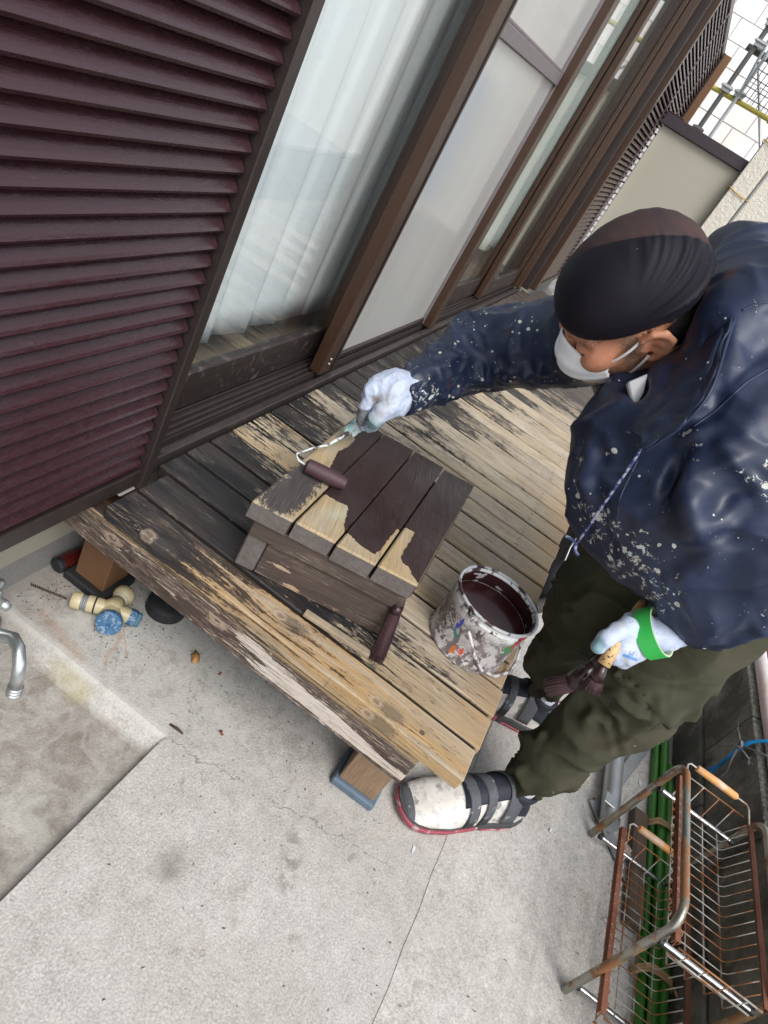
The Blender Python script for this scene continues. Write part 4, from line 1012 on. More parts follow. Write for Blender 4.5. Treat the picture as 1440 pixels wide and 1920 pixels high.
# ------------------------------------------------------------------ THINGS ON THE GROUND, outer side
M_green = mat('green_stake_coating', lambda n: dict(color=n.mul(n.mix(n.noise(scale=8), (0.018, 0.12, 0.010), (0.045, 0.19, 0.018)), (n.noise(scale=90, detail=3) - 0.5) * 0.4 + 1), rough=0.38, bump=n.noise(scale=100, detail=3), bstr=0.2))
gl = ['outermost green stake of the tied bundle, nearest the mossy wall', 'second green stake of the bundle, counted from the mossy wall', 'third green stake of the bundle, counted from the mossy wall', 'green stake on top of the bundle, on its passage side, reaching farthest', 'green stake on top of the bundle, on its wall side, shorter end']
for i, (xa, ya, xb, yb, z) in enumerate(((0.60, -1.386, -0.75, -1.398, 0.0125), (0.69, -1.362, -0.75, -1.374, 0.0125), (0.72, -1.3385, -0.75, -1.350, 0.0125), (0.745, -1.352, -0.75, -1.362, 0.0315), (0.50, -1.374, -0.75, -1.386, 0.0315))):
    t = MB(); n_ = 30; pts = []; rs_ = []
    for k in range(n_ + 1):
        pts.append((xa + (xb - xa) * k / n_, ya + (yb - ya) * k / n_, z)); rs_.append(0.0112 if k % 3 == 0 else 0.0102)
    t.tube(pts, rs_, 12); o = obj('garden_stake', t, M_green, smooth=2); props(o, gl[i], 'garden stake', 'green garden stakes in a bundle')
M_tie = mat('paper_raffia', lambda n: dict(color=n.mul((0.42, 0.27, 0.14), (n.noise(n.scalev(n.pos(), (90, 10, 60)), 1.0, 3) - 0.5) * 0.9 + 1), rough=0.7, bump=n.noise(scale=160), bstr=0.4))
for xx, lb in ((0.345, 'flat tan band round the green stakes beside the dark plank'), (-0.035, 'tan raffia tie round the green stakes with a loose end')):
    t = MB()
    for q in range(3):
        x_ = xx + 0.006 * q - 0.006
        pts = [(x_ - 0.004, -1.322, 0.006), (x_ - 0.004, -1.325, 0.026), (x_, -1.338, 0.044 + 0.001 * q), (x_ + 0.002, -1.362, 0.048), (x_ + 0.003, -1.386, 0.044), (x_ + 0.004, -1.402, 0.026), (x_ + 0.004, -1.403, 0.006)]
        t.tube(pts, 0.0032, 6)
    t.tube([(xx, -1.396, 0.038), (xx - 0.02, -1.404, 0.045), (xx - 0.012, -1.418, 0.05) if xx < 0 else (xx - 0.005, -1.404, 0.05)], [0.003, 0.004, 0.005], 6)
    o = obj('tie_band', t, M_tie, smooth=True); props(o, lb, 'tie')
post_g = thing('galvanised_post', 'galvanised round post with flat struts lying on the ground behind the left shoe', 'post', (0.42, -1.22, 0))
t = MB(); t.tube([(0.86, -1.190, 0.0345), (0.235, -1.214, 0.0345)], 0.0225, 24); t.lathe([(0.018, 0), (0.0235, 0.0), (0.0235, 0.02)], (0.236, -1.214, 0.0345), (1, -0.038, 0), seg=24); obj('tube', t, M_galv, post_g, smooth=2)
t = MB(); t.lathe([(0.0, 0.0006), (0.0058, 0.0006)], (0.285, -1.196, 0.0475), (0, 0.80, 0.60), seg=14); t.lathe([(0.0, 0.0006), (0.0055, 0.0006)], (0.247, -1.222, 0.0558), (0, -0.3, 0.95), seg=14); obj('bolt_hole', t, M_black, post_g)
def flat(a, b, w, h, nm='strut', m=M_galv, par=None, bv=0.0012, up=(0, 0, 1)):
    t = MB(); t.bar(a, b, w, h, up); return obj(nm, t, m, par or post_g, bevel=bv)
flat((0.400, -1.232, 0.014), (0.742, -1.345, 0.016), 0.030, 0.004)
flat((0.742, -1.238, 0.022), (0.640, -1.306, 0.0215), 0.022, 0.004)
flat((0.300, -1.180, 0.010), (0.150, -1.303, 0.010), 0.032, 0.005)
flat((0.268, -1.196, 0.055), (0.302, -1.198, 0.055), 0.030, 0.004, 'clip')
M_dplank = mat('dark_weathered_plank', lambda n: dict(color=n.mul((0.115, 0.082, 0.062), (n.noise(n.scalev(n.pos(), (7, 190, 190)), 1.0, 5) - 0.5) * 1.5 + 1), rough=0.85, bump=n.noise(n.scalev(n.pos(), (7, 190, 190)), 1.0, 5), bstr=0.6, bdist=0.003))
t = MB(); t.bar((0.355, -1.300, 0.0165), (0.045, -1.309, 0.0165), 0.038, 0.028); o = obj('plank_offcut', t, M_dplank, bevel=0.0025); props(o, 'short dark weathered plank lying beside the green stakes', 'plank')
M_paper = simple('crumpled_pinkish_paper', (0.42, 0.33, 0.28), rough=0.9, scale=90)
def pebble(name, p, r, m, lab, cat, sq=0.5, seed=1):
    t = MB(); rs = random.Random(seed); nu, nv = 8, 12
    pr = [[1 + rs.uniform(-.25, .25) for _ in range(nv)] for _ in range(nu + 1)]
    vs = []
    for i in range(nu + 1):
        for j_ in range(nv):
            a = math.pi * i / nu; b = 6.283 * j_ / nv; k_ = r * (pr[i][j_] if 0 < i < nu else 1)
            vs.append((p[0] + k_ * math.sin(a) * math.cos(b), p[1] + k_ * math.sin(a) * math.sin(b), p[2] + r * sq + k_ * sq * math.cos(a)))
    fs = [(i * nv + j_, i * nv + (j_ + 1) % nv, (i + 1) * nv + (j_ + 1) % nv, (i + 1) * nv + j_) for i in range(nu) for j_ in range(nv)]
    t.add(vs, fs); o = obj(name, t, m, smooth=True); props(o, lab, cat); return o
pebble('paper_scrap', (0.215, -1.272, 0.014), 0.014, M_paper, 'crumpled pinkish scrap on the end of the flat galvanised strut', 'scrap', 0.6, 2)
# ropes on the wall
M_rope = mat('blue_poly_rope', lambda n: dict(color=n.mul((0.01, 0.22, 0.52), (n.noise(scale=300, detail=3) - 0.5) * 0.9 + 1), rough=0.45, bump=n.noise(n.scalev(n.pos(), (600, 600, 600)), 1.0, 2), bstr=0.5))
M_grope = mat('grey_frayed_cord', lambda n: dict(color=n.mul((0.21, 0.20, 0.21), (n.noise(scale=300, detail=3) - 0.5) * 1.2 + 1), rough=0.8))
t = MB()
rs = random.Random(8)
kn = Vector((0.487, -1.392, 0.27))
tl = Vector((0.480, -1.395, 0.155))
t.tube([(0.40, -1.50, 0.31), (0.45, -1.455, 0.342), (0.480, -1.412, 0.325), (0.488, -1.397, 0.295), tuple(kn), (0.489, -1.394, 0.23), (0.483, -1.395, 0.185)], [0.0045, 0.0045, 0.0045, 0.0048, 0.006, 0.0048, 0.0052], 8)
for i in range(26):
    e = tl + Vector((rs.uniform(-.02, .02), rs.uniform(-.006, .014), rs.uniform(-.018, .004)))
    s_ = Vector((0.483 + rs.uniform(-.003, .003), -1.395 + rs.uniform(-.003, .003), 0.188)); t.tube([s_, (s_ + e) / 2 + Vector((rs.uniform(-.004, .004), 0.002, 0)), e], 0.0008, 4)
o = obj('blue_rope', t, M_rope, smooth=True); props(o, 'bright blue frayed rope end knotted to the pole over the mossy wall', 'rope')
def frayed(name, kpt, ends, lab, seed):
    t = MB(); rs = random.Random(seed); k_ = Vector(kpt)
    for a, b, r in ends:
        a = Vector(a); b = Vector(b); t.tube([a, (a + b) / 2 + Vector((0, 0.004, 0.004)), b], r, 6)
        for _ in range(7):
            e = b + (b - a).normalized() * rs.uniform(.005, .02) + Vector((rs.uniform(-.01, .01), rs.uniform(0, .008), rs.uniform(-.01, .01))); t.tube([b, e], 0.0006, 4)
    for i in range(2): t.tube([tuple(k_ + Vector((0.009 * math.cos(a * .785 + i), 0.004 * math.sin(a * 1.57), 0.009 * math.sin(a * .785 + i)))) for a in range(8)], 0.0028, 6, closed=True)
    o = obj(name, t, M_grope, smooth=True); props(o, lab, 'cord')
frayed('grey_cord', (0.49, -1.387, 0.268), [((0.49, -1.388, 0.268), (0.40, -1.440, 0.345), .0022), ((0.488, -1.388, 0.265), (0.438, -1.392, 0.215), .0022), ((0.49, -1.388, 0.27), (0.55, -1.392, 0.262), .0022), ((0.487, -1.387, 0.26), (0.43, -1.395, 0.285), .002), ((0.488, -1.387, 0.263), (0.52, -1.388, 0.225), .002)], 'grey frayed cord tangled round the blue rope knot', 4)
frayed('grey_cord', (0.905, -1.398, 0.29), [((0.905, -1.398, 0.29), (0.80, -1.46, 0.345), .002), ((0.905, -1.398, 0.29), (0.875, -1.392, 0.25), .002), ((0.905, -1.398, 0.285), (0.89, -1.394, 0.245), .002), ((0.90, -1.399, 0.28), (0.98, -1.397, 0.10), .0012), ((0.98, -1.397, 0.10), (1.02, -1.39, 0.006), .0012)], 'grey frayed cord end hanging over the wall just under the navy sleeve', 6)

# ------------------------------------------------------------------ THINGS ON THE GROUND, near the house
M_yell = mat('aged_cream_plastic', lambda n: dict(color=n.mul((0.48, 0.41, 0.25), (n.noise(scale=30, detail=5) - 0.5) * 0.35 + 1), rough=0.42, bump=n.noise(scale=200), bstr=0.06))
def f_bluecap(n):
    P = n.pos(); return dict(color=n.mix(n.noise(n.warp(P, 60, 0.02), 130, 4, 0.7).ss(0.53, 0.58), (0.035, 0.11, 0.22), (0.20, 0.28, 0.36)), rough=0.5)
M_bcap = mat('chalky_blue_plastic', f_bluecap)
M_bcap2 = simple('teal_blue_plastic', (0.012, 0.11, 0.17), rough=0.4)
sp = thing('hose_connector', 'cream and blue plastic hose tap connector lying on the concrete beside the deck foot', 'hose connector', (-0.15, -0.03, 0))
ctr = Vector((-0.1493,-0.0558,0.0300)); e1 = Vector((-0.1830,0.0126,0.0220)); e2 = Vector((-0.1062,-0.0471,0.0300))
ax1 = (e1 - ctr).normalized(); L1 = (e1 - ctr).length
t = MB(); t.lathe([(0.0150, 0.0), (0.0165, 0.02), (0.0172, 0.032), (0.0172, L1 - 0.030)], ctr, ax1, seg=28); obj('barrel', t, M_yell, sp, smooth=2)
t = MB(); t.lathe([(0.0176, 0.030), (0.0180, 0.031), (0.0180, 0.0325), (0.0176, 0.0335)], ctr, ax1, seg=28); obj('seam_ring', t, M_rubber, sp, smooth=2)
t = MB()
for q_ in range(3): t.lathe([(0.0140, L1 - 0.030 + q_ * 0.004), (0.0156, L1 - 0.029 + q_ * 0.004), (0.0156, L1 - 0.027 + q_ * 0.004), (0.0140, L1 - 0.026 + q_ * 0.004)], ctr, ax1, seg=28)
gr0 = obj('grey_ring', t, simple('grey_ring_plastic', (0.22, 0.23, 0.25), rough=0.5), sp, smooth=2); gr0['kind'] = 'stuff'
t = MB(); t.lathe([(0.0, L1 - 0.018), (0.0165, L1 - 0.018), (0.0174, L1 - 0.015), (0.0174, L1 - 0.002), (0.0155, L1 + 0.001), (0.011, L1 + 0.0015), (0.0105, L1 - 0.008), (0, L1 - 0.008)], ctr, ax1, seg=28); obj('collar', t, M_yell, sp, smooth=2)
t = MB(); t.tube([ctr + Vector((-0.010, 0.012, 0)), ctr, ctr + (e2 - ctr) * 0.7], [0.016, 0.0215, 0.0135], 24); obj('junction', t, M_yell, sp, smooth=True)
a2 = (e2 - ctr).normalized(); c2 = e2
t = MB(); t.lathe([(0.0, -0.016), (0.0145, -0.0155), (0.0160, -0.013), (0.0160, -0.011), (0.0205, -0.006), (0.0222, 0.002), (0.0210, 0.011), (0.015, 0.0175), (0.0, 0.020)], c2, a2, seg=32); obj('bulb', t, M_yell, sp, smooth=2)
t = MB(); t.lathe([(0.0162, -0.0128), (0.0172, -0.012), (0.0172, -0.0095), (0.0162, -0.0085)], c2, a2, seg=32); obj('bulb_ring', t, simple('pale_ring', (0.45, 0.44, 0.38), rough=0.5), sp, smooth=2)
c3 = Vector((-0.1764,-0.0759,0.0300)); ax3 = ((c3 - ctr).normalized() * 0.55 + Vector((-0.72, -0.25, 0.55)).normalized() * 0.8).normalized()
t = MB(); t.tube([ctr, c3 - ax3 * 0.004], [0.018, 0.0235], 28); obj('neck', t, M_yell, sp, smooth=2)
t = MB(); t.lathe([(0.0, -0.006), (0.0250, -0.006), (0.0260, -0.004), (0.0260, 0.007), (0.0245, 0.0095), (0.0052, 0.0098), (0.0046, 0.006), (0.0, 0.006)], c3, ax3, seg=36); obj('dial', t, M_bcap, sp, smooth=2)
c4 = Vector((-0.1300,-0.0928,0.0240)); ax4 = (c4 - ctr).normalized()
t = MB(); t.tube([ctr, c4 - ax4 * 0.006], [0.013, 0.0165], 24); obj('neck', t, M_yell, sp, smooth=2)
t = MB(); t.lathe([(0.0, -0.006), (0.0170, -0.006), (0.0178, -0.004), (0.0178, 0.006), (0.0165, 0.009), (0.0, 0.0095)], c4, ax4, seg=28); kb = obj('knob', t, M_bcap, sp, smooth=2)
pc = c4 + ax4 * 0.014; sd = Vector((0.5, 0.3, 0.8)); sd = (sd - ax4 * sd.dot(ax4)).normalized()
t = MB(); t.bar(pc - sd * 0.0145, pc + sd * 0.0145, 0.0115, 0.011, ax4); obj('knob_bar', t, M_bcap2, kb, bevel=0.002)
t = MB(); pts = []
for k in range(120): a = k * 0.9; q = k / 119; pts.append((-0.202 + 0.026 * q + 0.0022 * math.cos(a), 0.100 - 0.070 * q + 0.0012 * math.cos(a), 0.0035 + 0.0022 * math.sin(a)))
t.tube(pts, 0.0009, 4); o = obj('rusty_spring', t, simple('dark_rust', (0.07, 0.035, 0.022), rough=0.8, metal=0.2), smooth=True); props(o, 'thin rusty coil spring lying by the cream hose connector', 'spring')
bt = thing('red_bottle', 'dark red plastic bottle lying against the foundation beside the deck foot', 'bottle', (-0.105, 0.097, 0))
M_red = mat('dark_red_plastic', lambda n: dict(color=n.mul((0.07, 0.009, 0.007), (n.noise(scale=60) - 0.5) * 0.4 + 1), rough=0.25), coat=0.3)
t = MB(); t.lathe([(0, 0), (0.0150, 0), (0.0165, 0.003), (0.0165, 0.075), (0.010, 0.088), (0.0, 0.088)], (-0.140, 0.099, 0.0172), (1, -0.06, 0), seg=24); obj('body', t, M_red, bt, smooth=2)
t = MB(); t.lathe([(0, -0.002), (0.013, -0.002), (0.0172, 0.0015), (0.0172, 0.010), (0.0166, 0.010)], (-0.140, 0.099, 0.0172), (1, -0.06, 0), seg=24); obj('base_ring', t, M_rubber, bt, smooth=2)
# tap
M_chr = mat('worn_chrome', lambda n: dict(color=n.mix(n.noise(scale=60, detail=4).ss(0.5, 0.65) * 0.5, (0.55, 0.57, 0.57), (0.34, 0.42, 0.40)), rough=(n.noise(scale=50, detail=4) - 0.5) * 0.4 + 0.33, metal=0.85, bump=n.noise(scale=150, detail=3), bstr=0.08))
tap = thing('garden_tap', 'chrome garden tap with curved spout over the sunken wash area', 'tap', (-0.52, -0.11, -0.055))
t = MB(); t.tube([(-0.525, -0.085, 0.270), (-0.522, -0.112, 0.272), (-0.520, -0.128, 0.282), (-0.522, -0.142, 0.294), (-0.530, -0.160, 0.297), (-0.539, -0.174, 0.286), (-0.543, -0.180, 0.268), (-0.544, -0.182, 0.245)], [0.009, 0.0105, 0.0095, 0.0088, 0.0086, 0.0086, 0.0086, 0.0090], 20); obj('spout', t, M_chr, tap, smooth=True)
t = MB()
for k in range(3): t.lathe([(0.0088, 0), (0.0106, 0.0015), (0.0106, 0.0035), (0.0088, 0.005)], (-0.544, -0.182, 0.247 - k * 0.0065), (0, 0, -1), seg=20)
obj('spout_ring', t, M_chr, tap, smooth=True)
t = MB(); t.lathe([(0.0, 0), (0.015, 0), (0.016, 0.004), (0.016, 0.030), (0.0125, 0.038), (0.0075, 0.052), (0.0075, 0.070), (0, 0.070)], (-0.520, -0.100, 0.255), (0.06, 0.16, 0.98), seg=24); obj('valve_body', t, M_chr, tap, smooth=2)
hc = Vector((-0.515, -0.090, 0.330))
t = MB()
for a in (0.5, 2.6, 4.7):
    d = Vector((math.cos(a), math.sin(a), 0)); t.tube([hc, hc + d * 0.010, hc + d * 0.020, hc + d * 0.028], [0.0085, 0.006, 0.0075, 0.0055], 14)
t.lathe([(0, -0.006), (0.010, -0.006), (0.011, 0.004), (0.0085, 0.008), (0.0, 0.008)], hc, (0, 0, 1), seg=20)
hd = obj('handle', t, M_chr, tap, smooth=True)
t = MB(); t.lathe([(0.0, 0.0095), (0.0055, 0.0095), (0.006, 0.0078)], hc, (0, 0, 1), seg=16); obj('green_button', t, simple('green_button', (0.03, 0.22, 0.13), rough=0.4), hd, smooth=True)
t = MB(); t.tube([(-0.525, -0.05, -0.10), (-0.525, -0.05, 0.265), (-0.525, -0.09, 0.270)], 0.0105, 16); obj('standpipe', t, M_galv, tap, smooth=2)
t = MB(); t.box(-0.56, -0.49, -0.06, 0.0, -0.10, 0.20); obj('pipe_column', t, M_found, tap, bevel=0.006)
tap.location = Vector(tap.location) + Vector((0.0145, 0.0125, 0.0225))
# leaves, twigs, flakes
M_leaf = mat('dry_leaf', lambda n: dict(color=n.mul((0.42, 0.22, 0.07), (n.noise(scale=120, detail=4) - 0.5) * 1.0 + 1), rough=0.7, bump=n.noise(scale=200), bstr=0.4))
def leaf(c, s, rot, lab, m=M_leaf, seed=2):
    t = MB(); rs = random.Random(seed); n_ = 22; vs = [(c[0], c[1], c[2] + 0.010 * s / 0.02)]
    for k in range(n_):
        a = 6.283 * k / n_; r = s * (0.62 + 0.32 * math.cos(a) ** 2 + rs.uniform(-.16, .16)) * (1 if k % 2 else 0.86)
        x_ = r * math.cos(a); y_ = r * 0.66 * math.sin(a)
        vs.append((c[0] + x_ * math.cos(rot) - y_ * math.sin(rot), c[1] + x_ * math.sin(rot) + y_ * math.cos(rot), c[2] + 0.0008 + abs(math.sin(a * 1.5)) * s * 0.25))
    t.add(vs, [(0, 1 + k, 1 + (k + 1) % n_) for k in range(n_)])
    o = obj('dry_leaf', t, m, smooth=True, fixn=False); o.modifiers.new('thickness', 'SOLIDIFY').thickness = 0.0005
    props(o, lab, 'leaf'); return o
leaf((-0.094, -0.243, 0.001), 0.021, 0.5, 'crumpled dry brown leaf on the concrete beside the flaking end beam')
M_leaf2 = simple('red_brown_leaf', (0.22, 0.07, 0.03), rough=0.7)
leaf((-0.1950,-0.3901,0.0010), 0.008, 1.1, 'tiny reddish leaf on the concrete near the crack', M_leaf2, 5)
leaf((-0.0865,-0.3040,0.0010), 0.006, 0.1, 'tiny red-brown leaf fragment between the big dry leaf and the deck', M_leaf2, 6)
leaf((0.3069,-1.1820,0.0050), 0.007, 0.6, 'tiny brown leaf scrap on the passage near the galvanised post', M_leaf2, 7)
t = MB(); t.tube([(-0.2502,-0.3062,0.0030), (-0.2494,-0.3218,0.0050), (-0.2490,-0.3367,0.0030)], [0.0022, 0.003, 0.0018], 7); o = obj('twig', t, simple('dark_twig', (0.06, 0.035, 0.025), rough=0.9), smooth=True); props(o, 'short dark twig lying at the corner of the wash area', 'twig')
for c, lb in (((0.1363,-1.0923,0.0055), 'pale blue-white paint flake on the concrete right of the spattered shoe'), ((-0.1295,-0.8258,0.0015), 'small pale paint flake just below the spattered shoe toe'), ((0.4701,-1.3033,0.0055), 'white paint flake between the galvanised post and the green stakes')):
    t = MB(); rs = random.Random(int(c[0] * 1e4)); pts = []
    for k in range(14): a = 6.283 * k / 14; r = 0.0075 * (0.7 + rs.uniform(-.3, .3)); pts.append((c[0] + 1.5 * r * math.cos(a), c[1] + 0.6 * r * math.sin(a)))
    t.poly(pts, c[2], c[2] + 0.0006); o = obj('paint_flake', t, simple('pale_flake', (0.62, 0.68, 0.72), rough=0.6)); props(o, lb, 'paint flake')
t = MB(); rs = random.Random(21)
for (cx_, cy_, sx, sy, n_) in ((-0.12, -0.09, 0.09, 0.07, 90), (-0.1, -0.4, 0.12, 0.25, 60), (-0.35, -0.7, 0.35, 0.3, 60), (0.2, -1.15, 0.4, 0.2, 40), (-0.20, 0.06, 0.06, 0.04, 50)):
    for _ in range(n_):
        x_ = cx_ + rs.gauss(0, sx) * 0.7; y_ = cy_ + rs.gauss(0, sy) * 0.7
        if x_ < PX + 0.005 and y_ > PY - 0.005: continue
        if y_ > 0.11 or y_ < -1.38: continue
        z_ = 0.0045 if y_ < -0.88 else 0.0005; a = rs.uniform(0, 3.14); l = rs.uniform(.0015, .005)
        t.bar((x_, y_, z_ + .0006), (x_ + l * math.cos(a), y_ + l * math.sin(a), z_ + .0007), rs.uniform(.0006, .0016), .0009)
o = obj('grit', t, simple('dark_grit', (0.06, 0.05, 0.04), rough=0.9)); props(o, 'scattered dark grit and leaf crumbs on the concrete', kind='stuff')
# black bag and flexible conduit beyond the right knee
M_bag = mat('black_bag_fabric', lambda n: dict(color=n.mul((0.014, 0.014, 0.017), (n.noise(scale=120) - 0.5) * 0.6 + 1), rough=0.55, bump=n.noise(scale=14, detail=4), bstr=0.8, bdist=0.01))
bag = thing('black_bucket', 'open black bucket standing on the ground past the deck, behind the trouser knee', 'bucket', (1.25, -0.93, 0))
t = MB(); t.lathe([(0, 0.004), (0.105, 0.004), (0.115, 0.02), (0.135, 0.22), (0.142, 0.225), (0.142, 0.235), (0.130, 0.235), (0.108, 0.03), (0, 0.03)], (1.22, -0.955, 0.003), seg=40); obj('body', t, M_bag, bag, smooth=2)
t = MB(); t.tube([(1.12, -0.86, 0.20), (1.06, -0.86, 0.16), (1.02, -0.88, 0.09), (1.0, -0.89, 0.04)], [.003, .003, .003, .003], 6); obj('bail', t, M_galv, bag, smooth=True)
t = MB(); rs = random.Random(5)
t.lathe([(0, 0.0), (0.06, 0.002), (0.085, 0.03), (0.08, 0.08), (0.05, 0.12), (0.0, 0.13)], (0.98, -0.885, 0.005), seg=24); o = obj('black_cloth_bag', t, M_bag, smooth=True); props(o, 'small crumpled black bag on the ground in front of the black bucket', 'bag')
t = MB(); pts = []; rs_ = []
P0 = Vector((0.84, -0.860, 0.024)); P1 = Vector((1.02, -0.985, 0.06))
for k in range(81): pts.append(tuple(P0.lerp(P1, k / 80))); rs_.append(0.0205 + 0.0022 * (1 if k % 4 < 2 else -1))
t.tube(pts, rs_, 20); o = obj('corrugated_hose', t, simple('grey_brown_hose', (0.10, 0.085, 0.08), rough=0.6), smooth=2); props(o, 'grey-brown corrugated hose end lying by the deck edge behind the paint can', 'hose')
# ------------------------------------------------------------------ PERSON: implicit surfaces, meshed by surface nets
_perm = np.random.RandomState(12).permutation(256).astype(np.int64); _perm = np.concatenate([_perm, _perm, _perm])
_g = np.random.RandomState(13).randn(256, 3); _g /= np.linalg.norm(_g, axis=1)[:, None]
def pn(p):
    p = np.asarray(p, float); i = np.floor(p).astype(np.int64); f = p - i; w = f * f * f * (f * (f * 6 - 15) + 10); i &= 255
    r = 0
    for a in (0, 1):
        for b in (0, 1):
            for c in (0, 1):
                h = _perm[_perm[_perm[i[:, 0] + a] + i[:, 1] + b] + i[:, 2] + c]
                d = (_g[h] * (f - np.array([a, b, c]))).sum(1)
                ww = (w[:, 0] if a else 1 - w[:, 0]) * (w[:, 1] if b else 1 - w[:, 1]) * (w[:, 2] if c else 1 - w[:, 2])
                r = r + d * ww
    return r
def ridge(x): return (1 - np.minimum(1, np.abs(x) * 3.4)) ** 1.7
from mathutils.bvhtree import BVHTree
class SDF:
    def __init__(s, lo, hi, h):
        s.lo = np.array(lo, float); s.h = h; s.n = np.ceil((np.array(hi) - s.lo) / h).astype(int) + 1
        s.F = np.full(s.n, 0.5, np.float32)
        s.ax = [s.lo[k] + h * np.arange(s.n[k]) for k in range(3)]
    def sub(s, lo, hi):
        a = np.clip(np.floor((np.array(lo) - s.lo) / s.h).astype(int), 0, s.n); b = np.clip(np.ceil((np.array(hi) - s.lo) / s.h).astype(int) + 1, 0, s.n)
        sl = tuple(slice(a[k], b[k]) for k in range(3))
        X = s.ax[0][sl[0]][:, None, None]; Y = s.ax[1][sl[1]][None, :, None]; Z = s.ax[2][sl[2]][None, None, :]
        return sl, X, Y, Z
    def merge(s, sl, d, k, mode='u'):
        F = s.F[sl]; d = d.astype(np.float32)
        if F.size == 0: return
        if mode == 'u':
            if k: hh = np.maximum(k - np.abs(F - d), 0) / k; s.F[sl] = np.minimum(F, d) - hh * hh * k * 0.25
            else: s.F[sl] = np.minimum(F, d)
        else:
            d = -d
            if k: hh = np.maximum(k - np.abs(F - d), 0) / k; s.F[sl] = np.maximum(F, d) + hh * hh * k * 0.25
            else: s.F[sl] = np.maximum(F, d)
    def cap(s, a, b, ra, rb=None, k=0.02, mode='u', flat=None):
        rb = ra if rb is None else rb; a = np.array(a, float); b = np.array(b, float); m = max(ra, rb) + k + 3 * s.h
        sl, X, Y, Z = s.sub(np.minimum(a, b) - m, np.maximum(a, b) + m)
        d = b - a; L = (d @ d) + 1e-12
        t = np.clip(((X - a[0]) * d[0] + (Y - a[1]) * d[1] + (Z - a[2]) * d[2]) / L, 0, 1)
        ex, ey, ez = X - a[0] - t * d[0], Y - a[1] - t * d[1], Z - a[2] - t * d[2]
        q = ex * ex + ey * ey + ez * ez
        if flat is not None:   # flattened along a direction
            n, kf = np.array(flat[0], float), flat[1]; n /= np.linalg.norm(n); dn = ex * n[0] + ey * n[1] + ez * n[2]; q = q + dn * dn * (kf * kf - 1)
        s.merge(sl, np.sqrt(q) - (ra + t * (rb - ra)), k, mode); return s
    def chain(s, pts, rs, k=0.02, mode='u', flat=None):
        for i in range(len(pts) - 1): s.cap(pts[i], pts[i + 1], rs[i], rs[i + 1], k, mode, flat)
        return s
    def ell(s, c, r, axes=None, k=0.02, mode='u'):
        c = np.array(c, float); r = np.array(r, float); A_ = np.eye(3) if axes is None else np.array(axes, float); m = r.max() + k + 3 * s.h
        sl, X, Y, Z = s.sub(c - m, c + m)
        X = X - c[0]; Y = Y - c[1]; Z = Z - c[2]
        q = 0; q2 = 0
        for i in range(3):
            v = (X * A_[i][0] + Y * A_[i][1] + Z * A_[i][2]) / r[i]; q = q + v * v; q2 = q2 + (v / r[i]) ** 2
        k0 = np.sqrt(q); k1 = np.sqrt(q2) + 1e-9
        s.merge(sl, k0 * (k0 - 1) / k1, k, mode); return s
    def plane(s, p, n, k=0.0):   # keep the side the normal points away from
        p = np.array(p, float); n = np.array(n, float); n /= np.linalg.norm(n)
        sl, X, Y, Z = s.sub(s.lo, s.lo + s.h * s.n)
        s.merge(sl, -((X - p[0]) * n[0] + (Y - p[1]) * n[1] + (Z - p[2]) * n[2]), k, 'i'); return s
    def mesh(s):
        F = s.F; n = np.array(F.shape)
        S = F < 0
        cn = n - 1
        corners = [(a, b, c) for a in (0, 1) for b in (0, 1) for c in (0, 1)]
        cnt = np.zeros(cn, np.int8)
        for a, b, c in corners: cnt += S[a:a + cn[0], b:b + cn[1], c:c + cn[2]]
        act = (cnt > 0) & (cnt < 8)
        idx = np.argwhere(act); vid = np.full(cn, -1, np.int64); vid[act] = np.arange(len(idx))
        acc = np.zeros((len(idx), 3)); num = np.zeros(len(idx))
        val = {c: F[idx[:, 0] + c[0], idx[:, 1] + c[1], idx[:, 2] + c[2]].astype(float) for c in corners}
        for c in corners:
            for ax in range(3):
                if c[ax]: continue
                e = list(c); e[ax] = 1; e = tuple(e)
                va, vb = val[c], val[e]; m = (va < 0) != (vb < 0)
                t = va / np.where(va == vb, 1, va - vb)
                p = np.tile(np.array(c, float), (len(idx), 1)); p[:, ax] += t
                acc[m] += p[m]; num[m] += 1
        V_ = (idx + acc / num[:, None]) * s.h + s.lo
        fs = []
        for ax in range(3):
            o1, o2 = (ax + 1) % 3, (ax + 2) % 3
            a = [slice(1, n[k] - 1) for k in range(3)]; a[ax] = slice(0, n[ax] - 1); b = list(a); b[ax] = slice(1, n[ax])
            s0 = S[tuple(a)]; s1 = S[tuple(b)]
            ed = np.argwhere(s0 != s1); off = np.array([x_.start for x_ in a]); g_ = ed + off
            fl = s0[tuple(ed.T)]
            def cell(d1, d2):
                q = g_.copy(); q[:, o1] -= d1; q[:, o2] -= d2; return vid[q[:, 0], q[:, 1], q[:, 2]]
            q = np.stack([cell(1, 1), cell(0, 1), cell(0, 0), cell(1, 0)], 1)
            q[~fl] = q[~fl][:, ::-1]
            fs.append(q)
        Fq = np.concatenate(fs); Fq = Fq[(Fq >= 0).all(1)]
        return V_, Fq
def vnorm(V_, Fq):
    n = np.cross(V_[Fq[:, 2]] - V_[Fq[:, 0]], V_[Fq[:, 3]] - V_[Fq[:, 1]]); N = np.zeros_like(V_)
    for k in range(4): np.add.at(N, Fq[:, k], n)
    return N / (np.linalg.norm(N, axis=1)[:, None] + 1e-12)
def relax(V_, Fq, it=2, w=0.5):
    for _ in range(it):
        A_ = np.zeros_like(V_); c = np.zeros(len(V_))
        for k in range(4): np.add.at(A_, Fq[:, k], V_[Fq[:, (k + 1) % 4]] + V_[Fq[:, k - 1]]); np.add.at(c, Fq[:, k], 2)
        V_ = V_ * (1 - w) + w * A_ / np.maximum(c, 1)[:, None]
    return V_
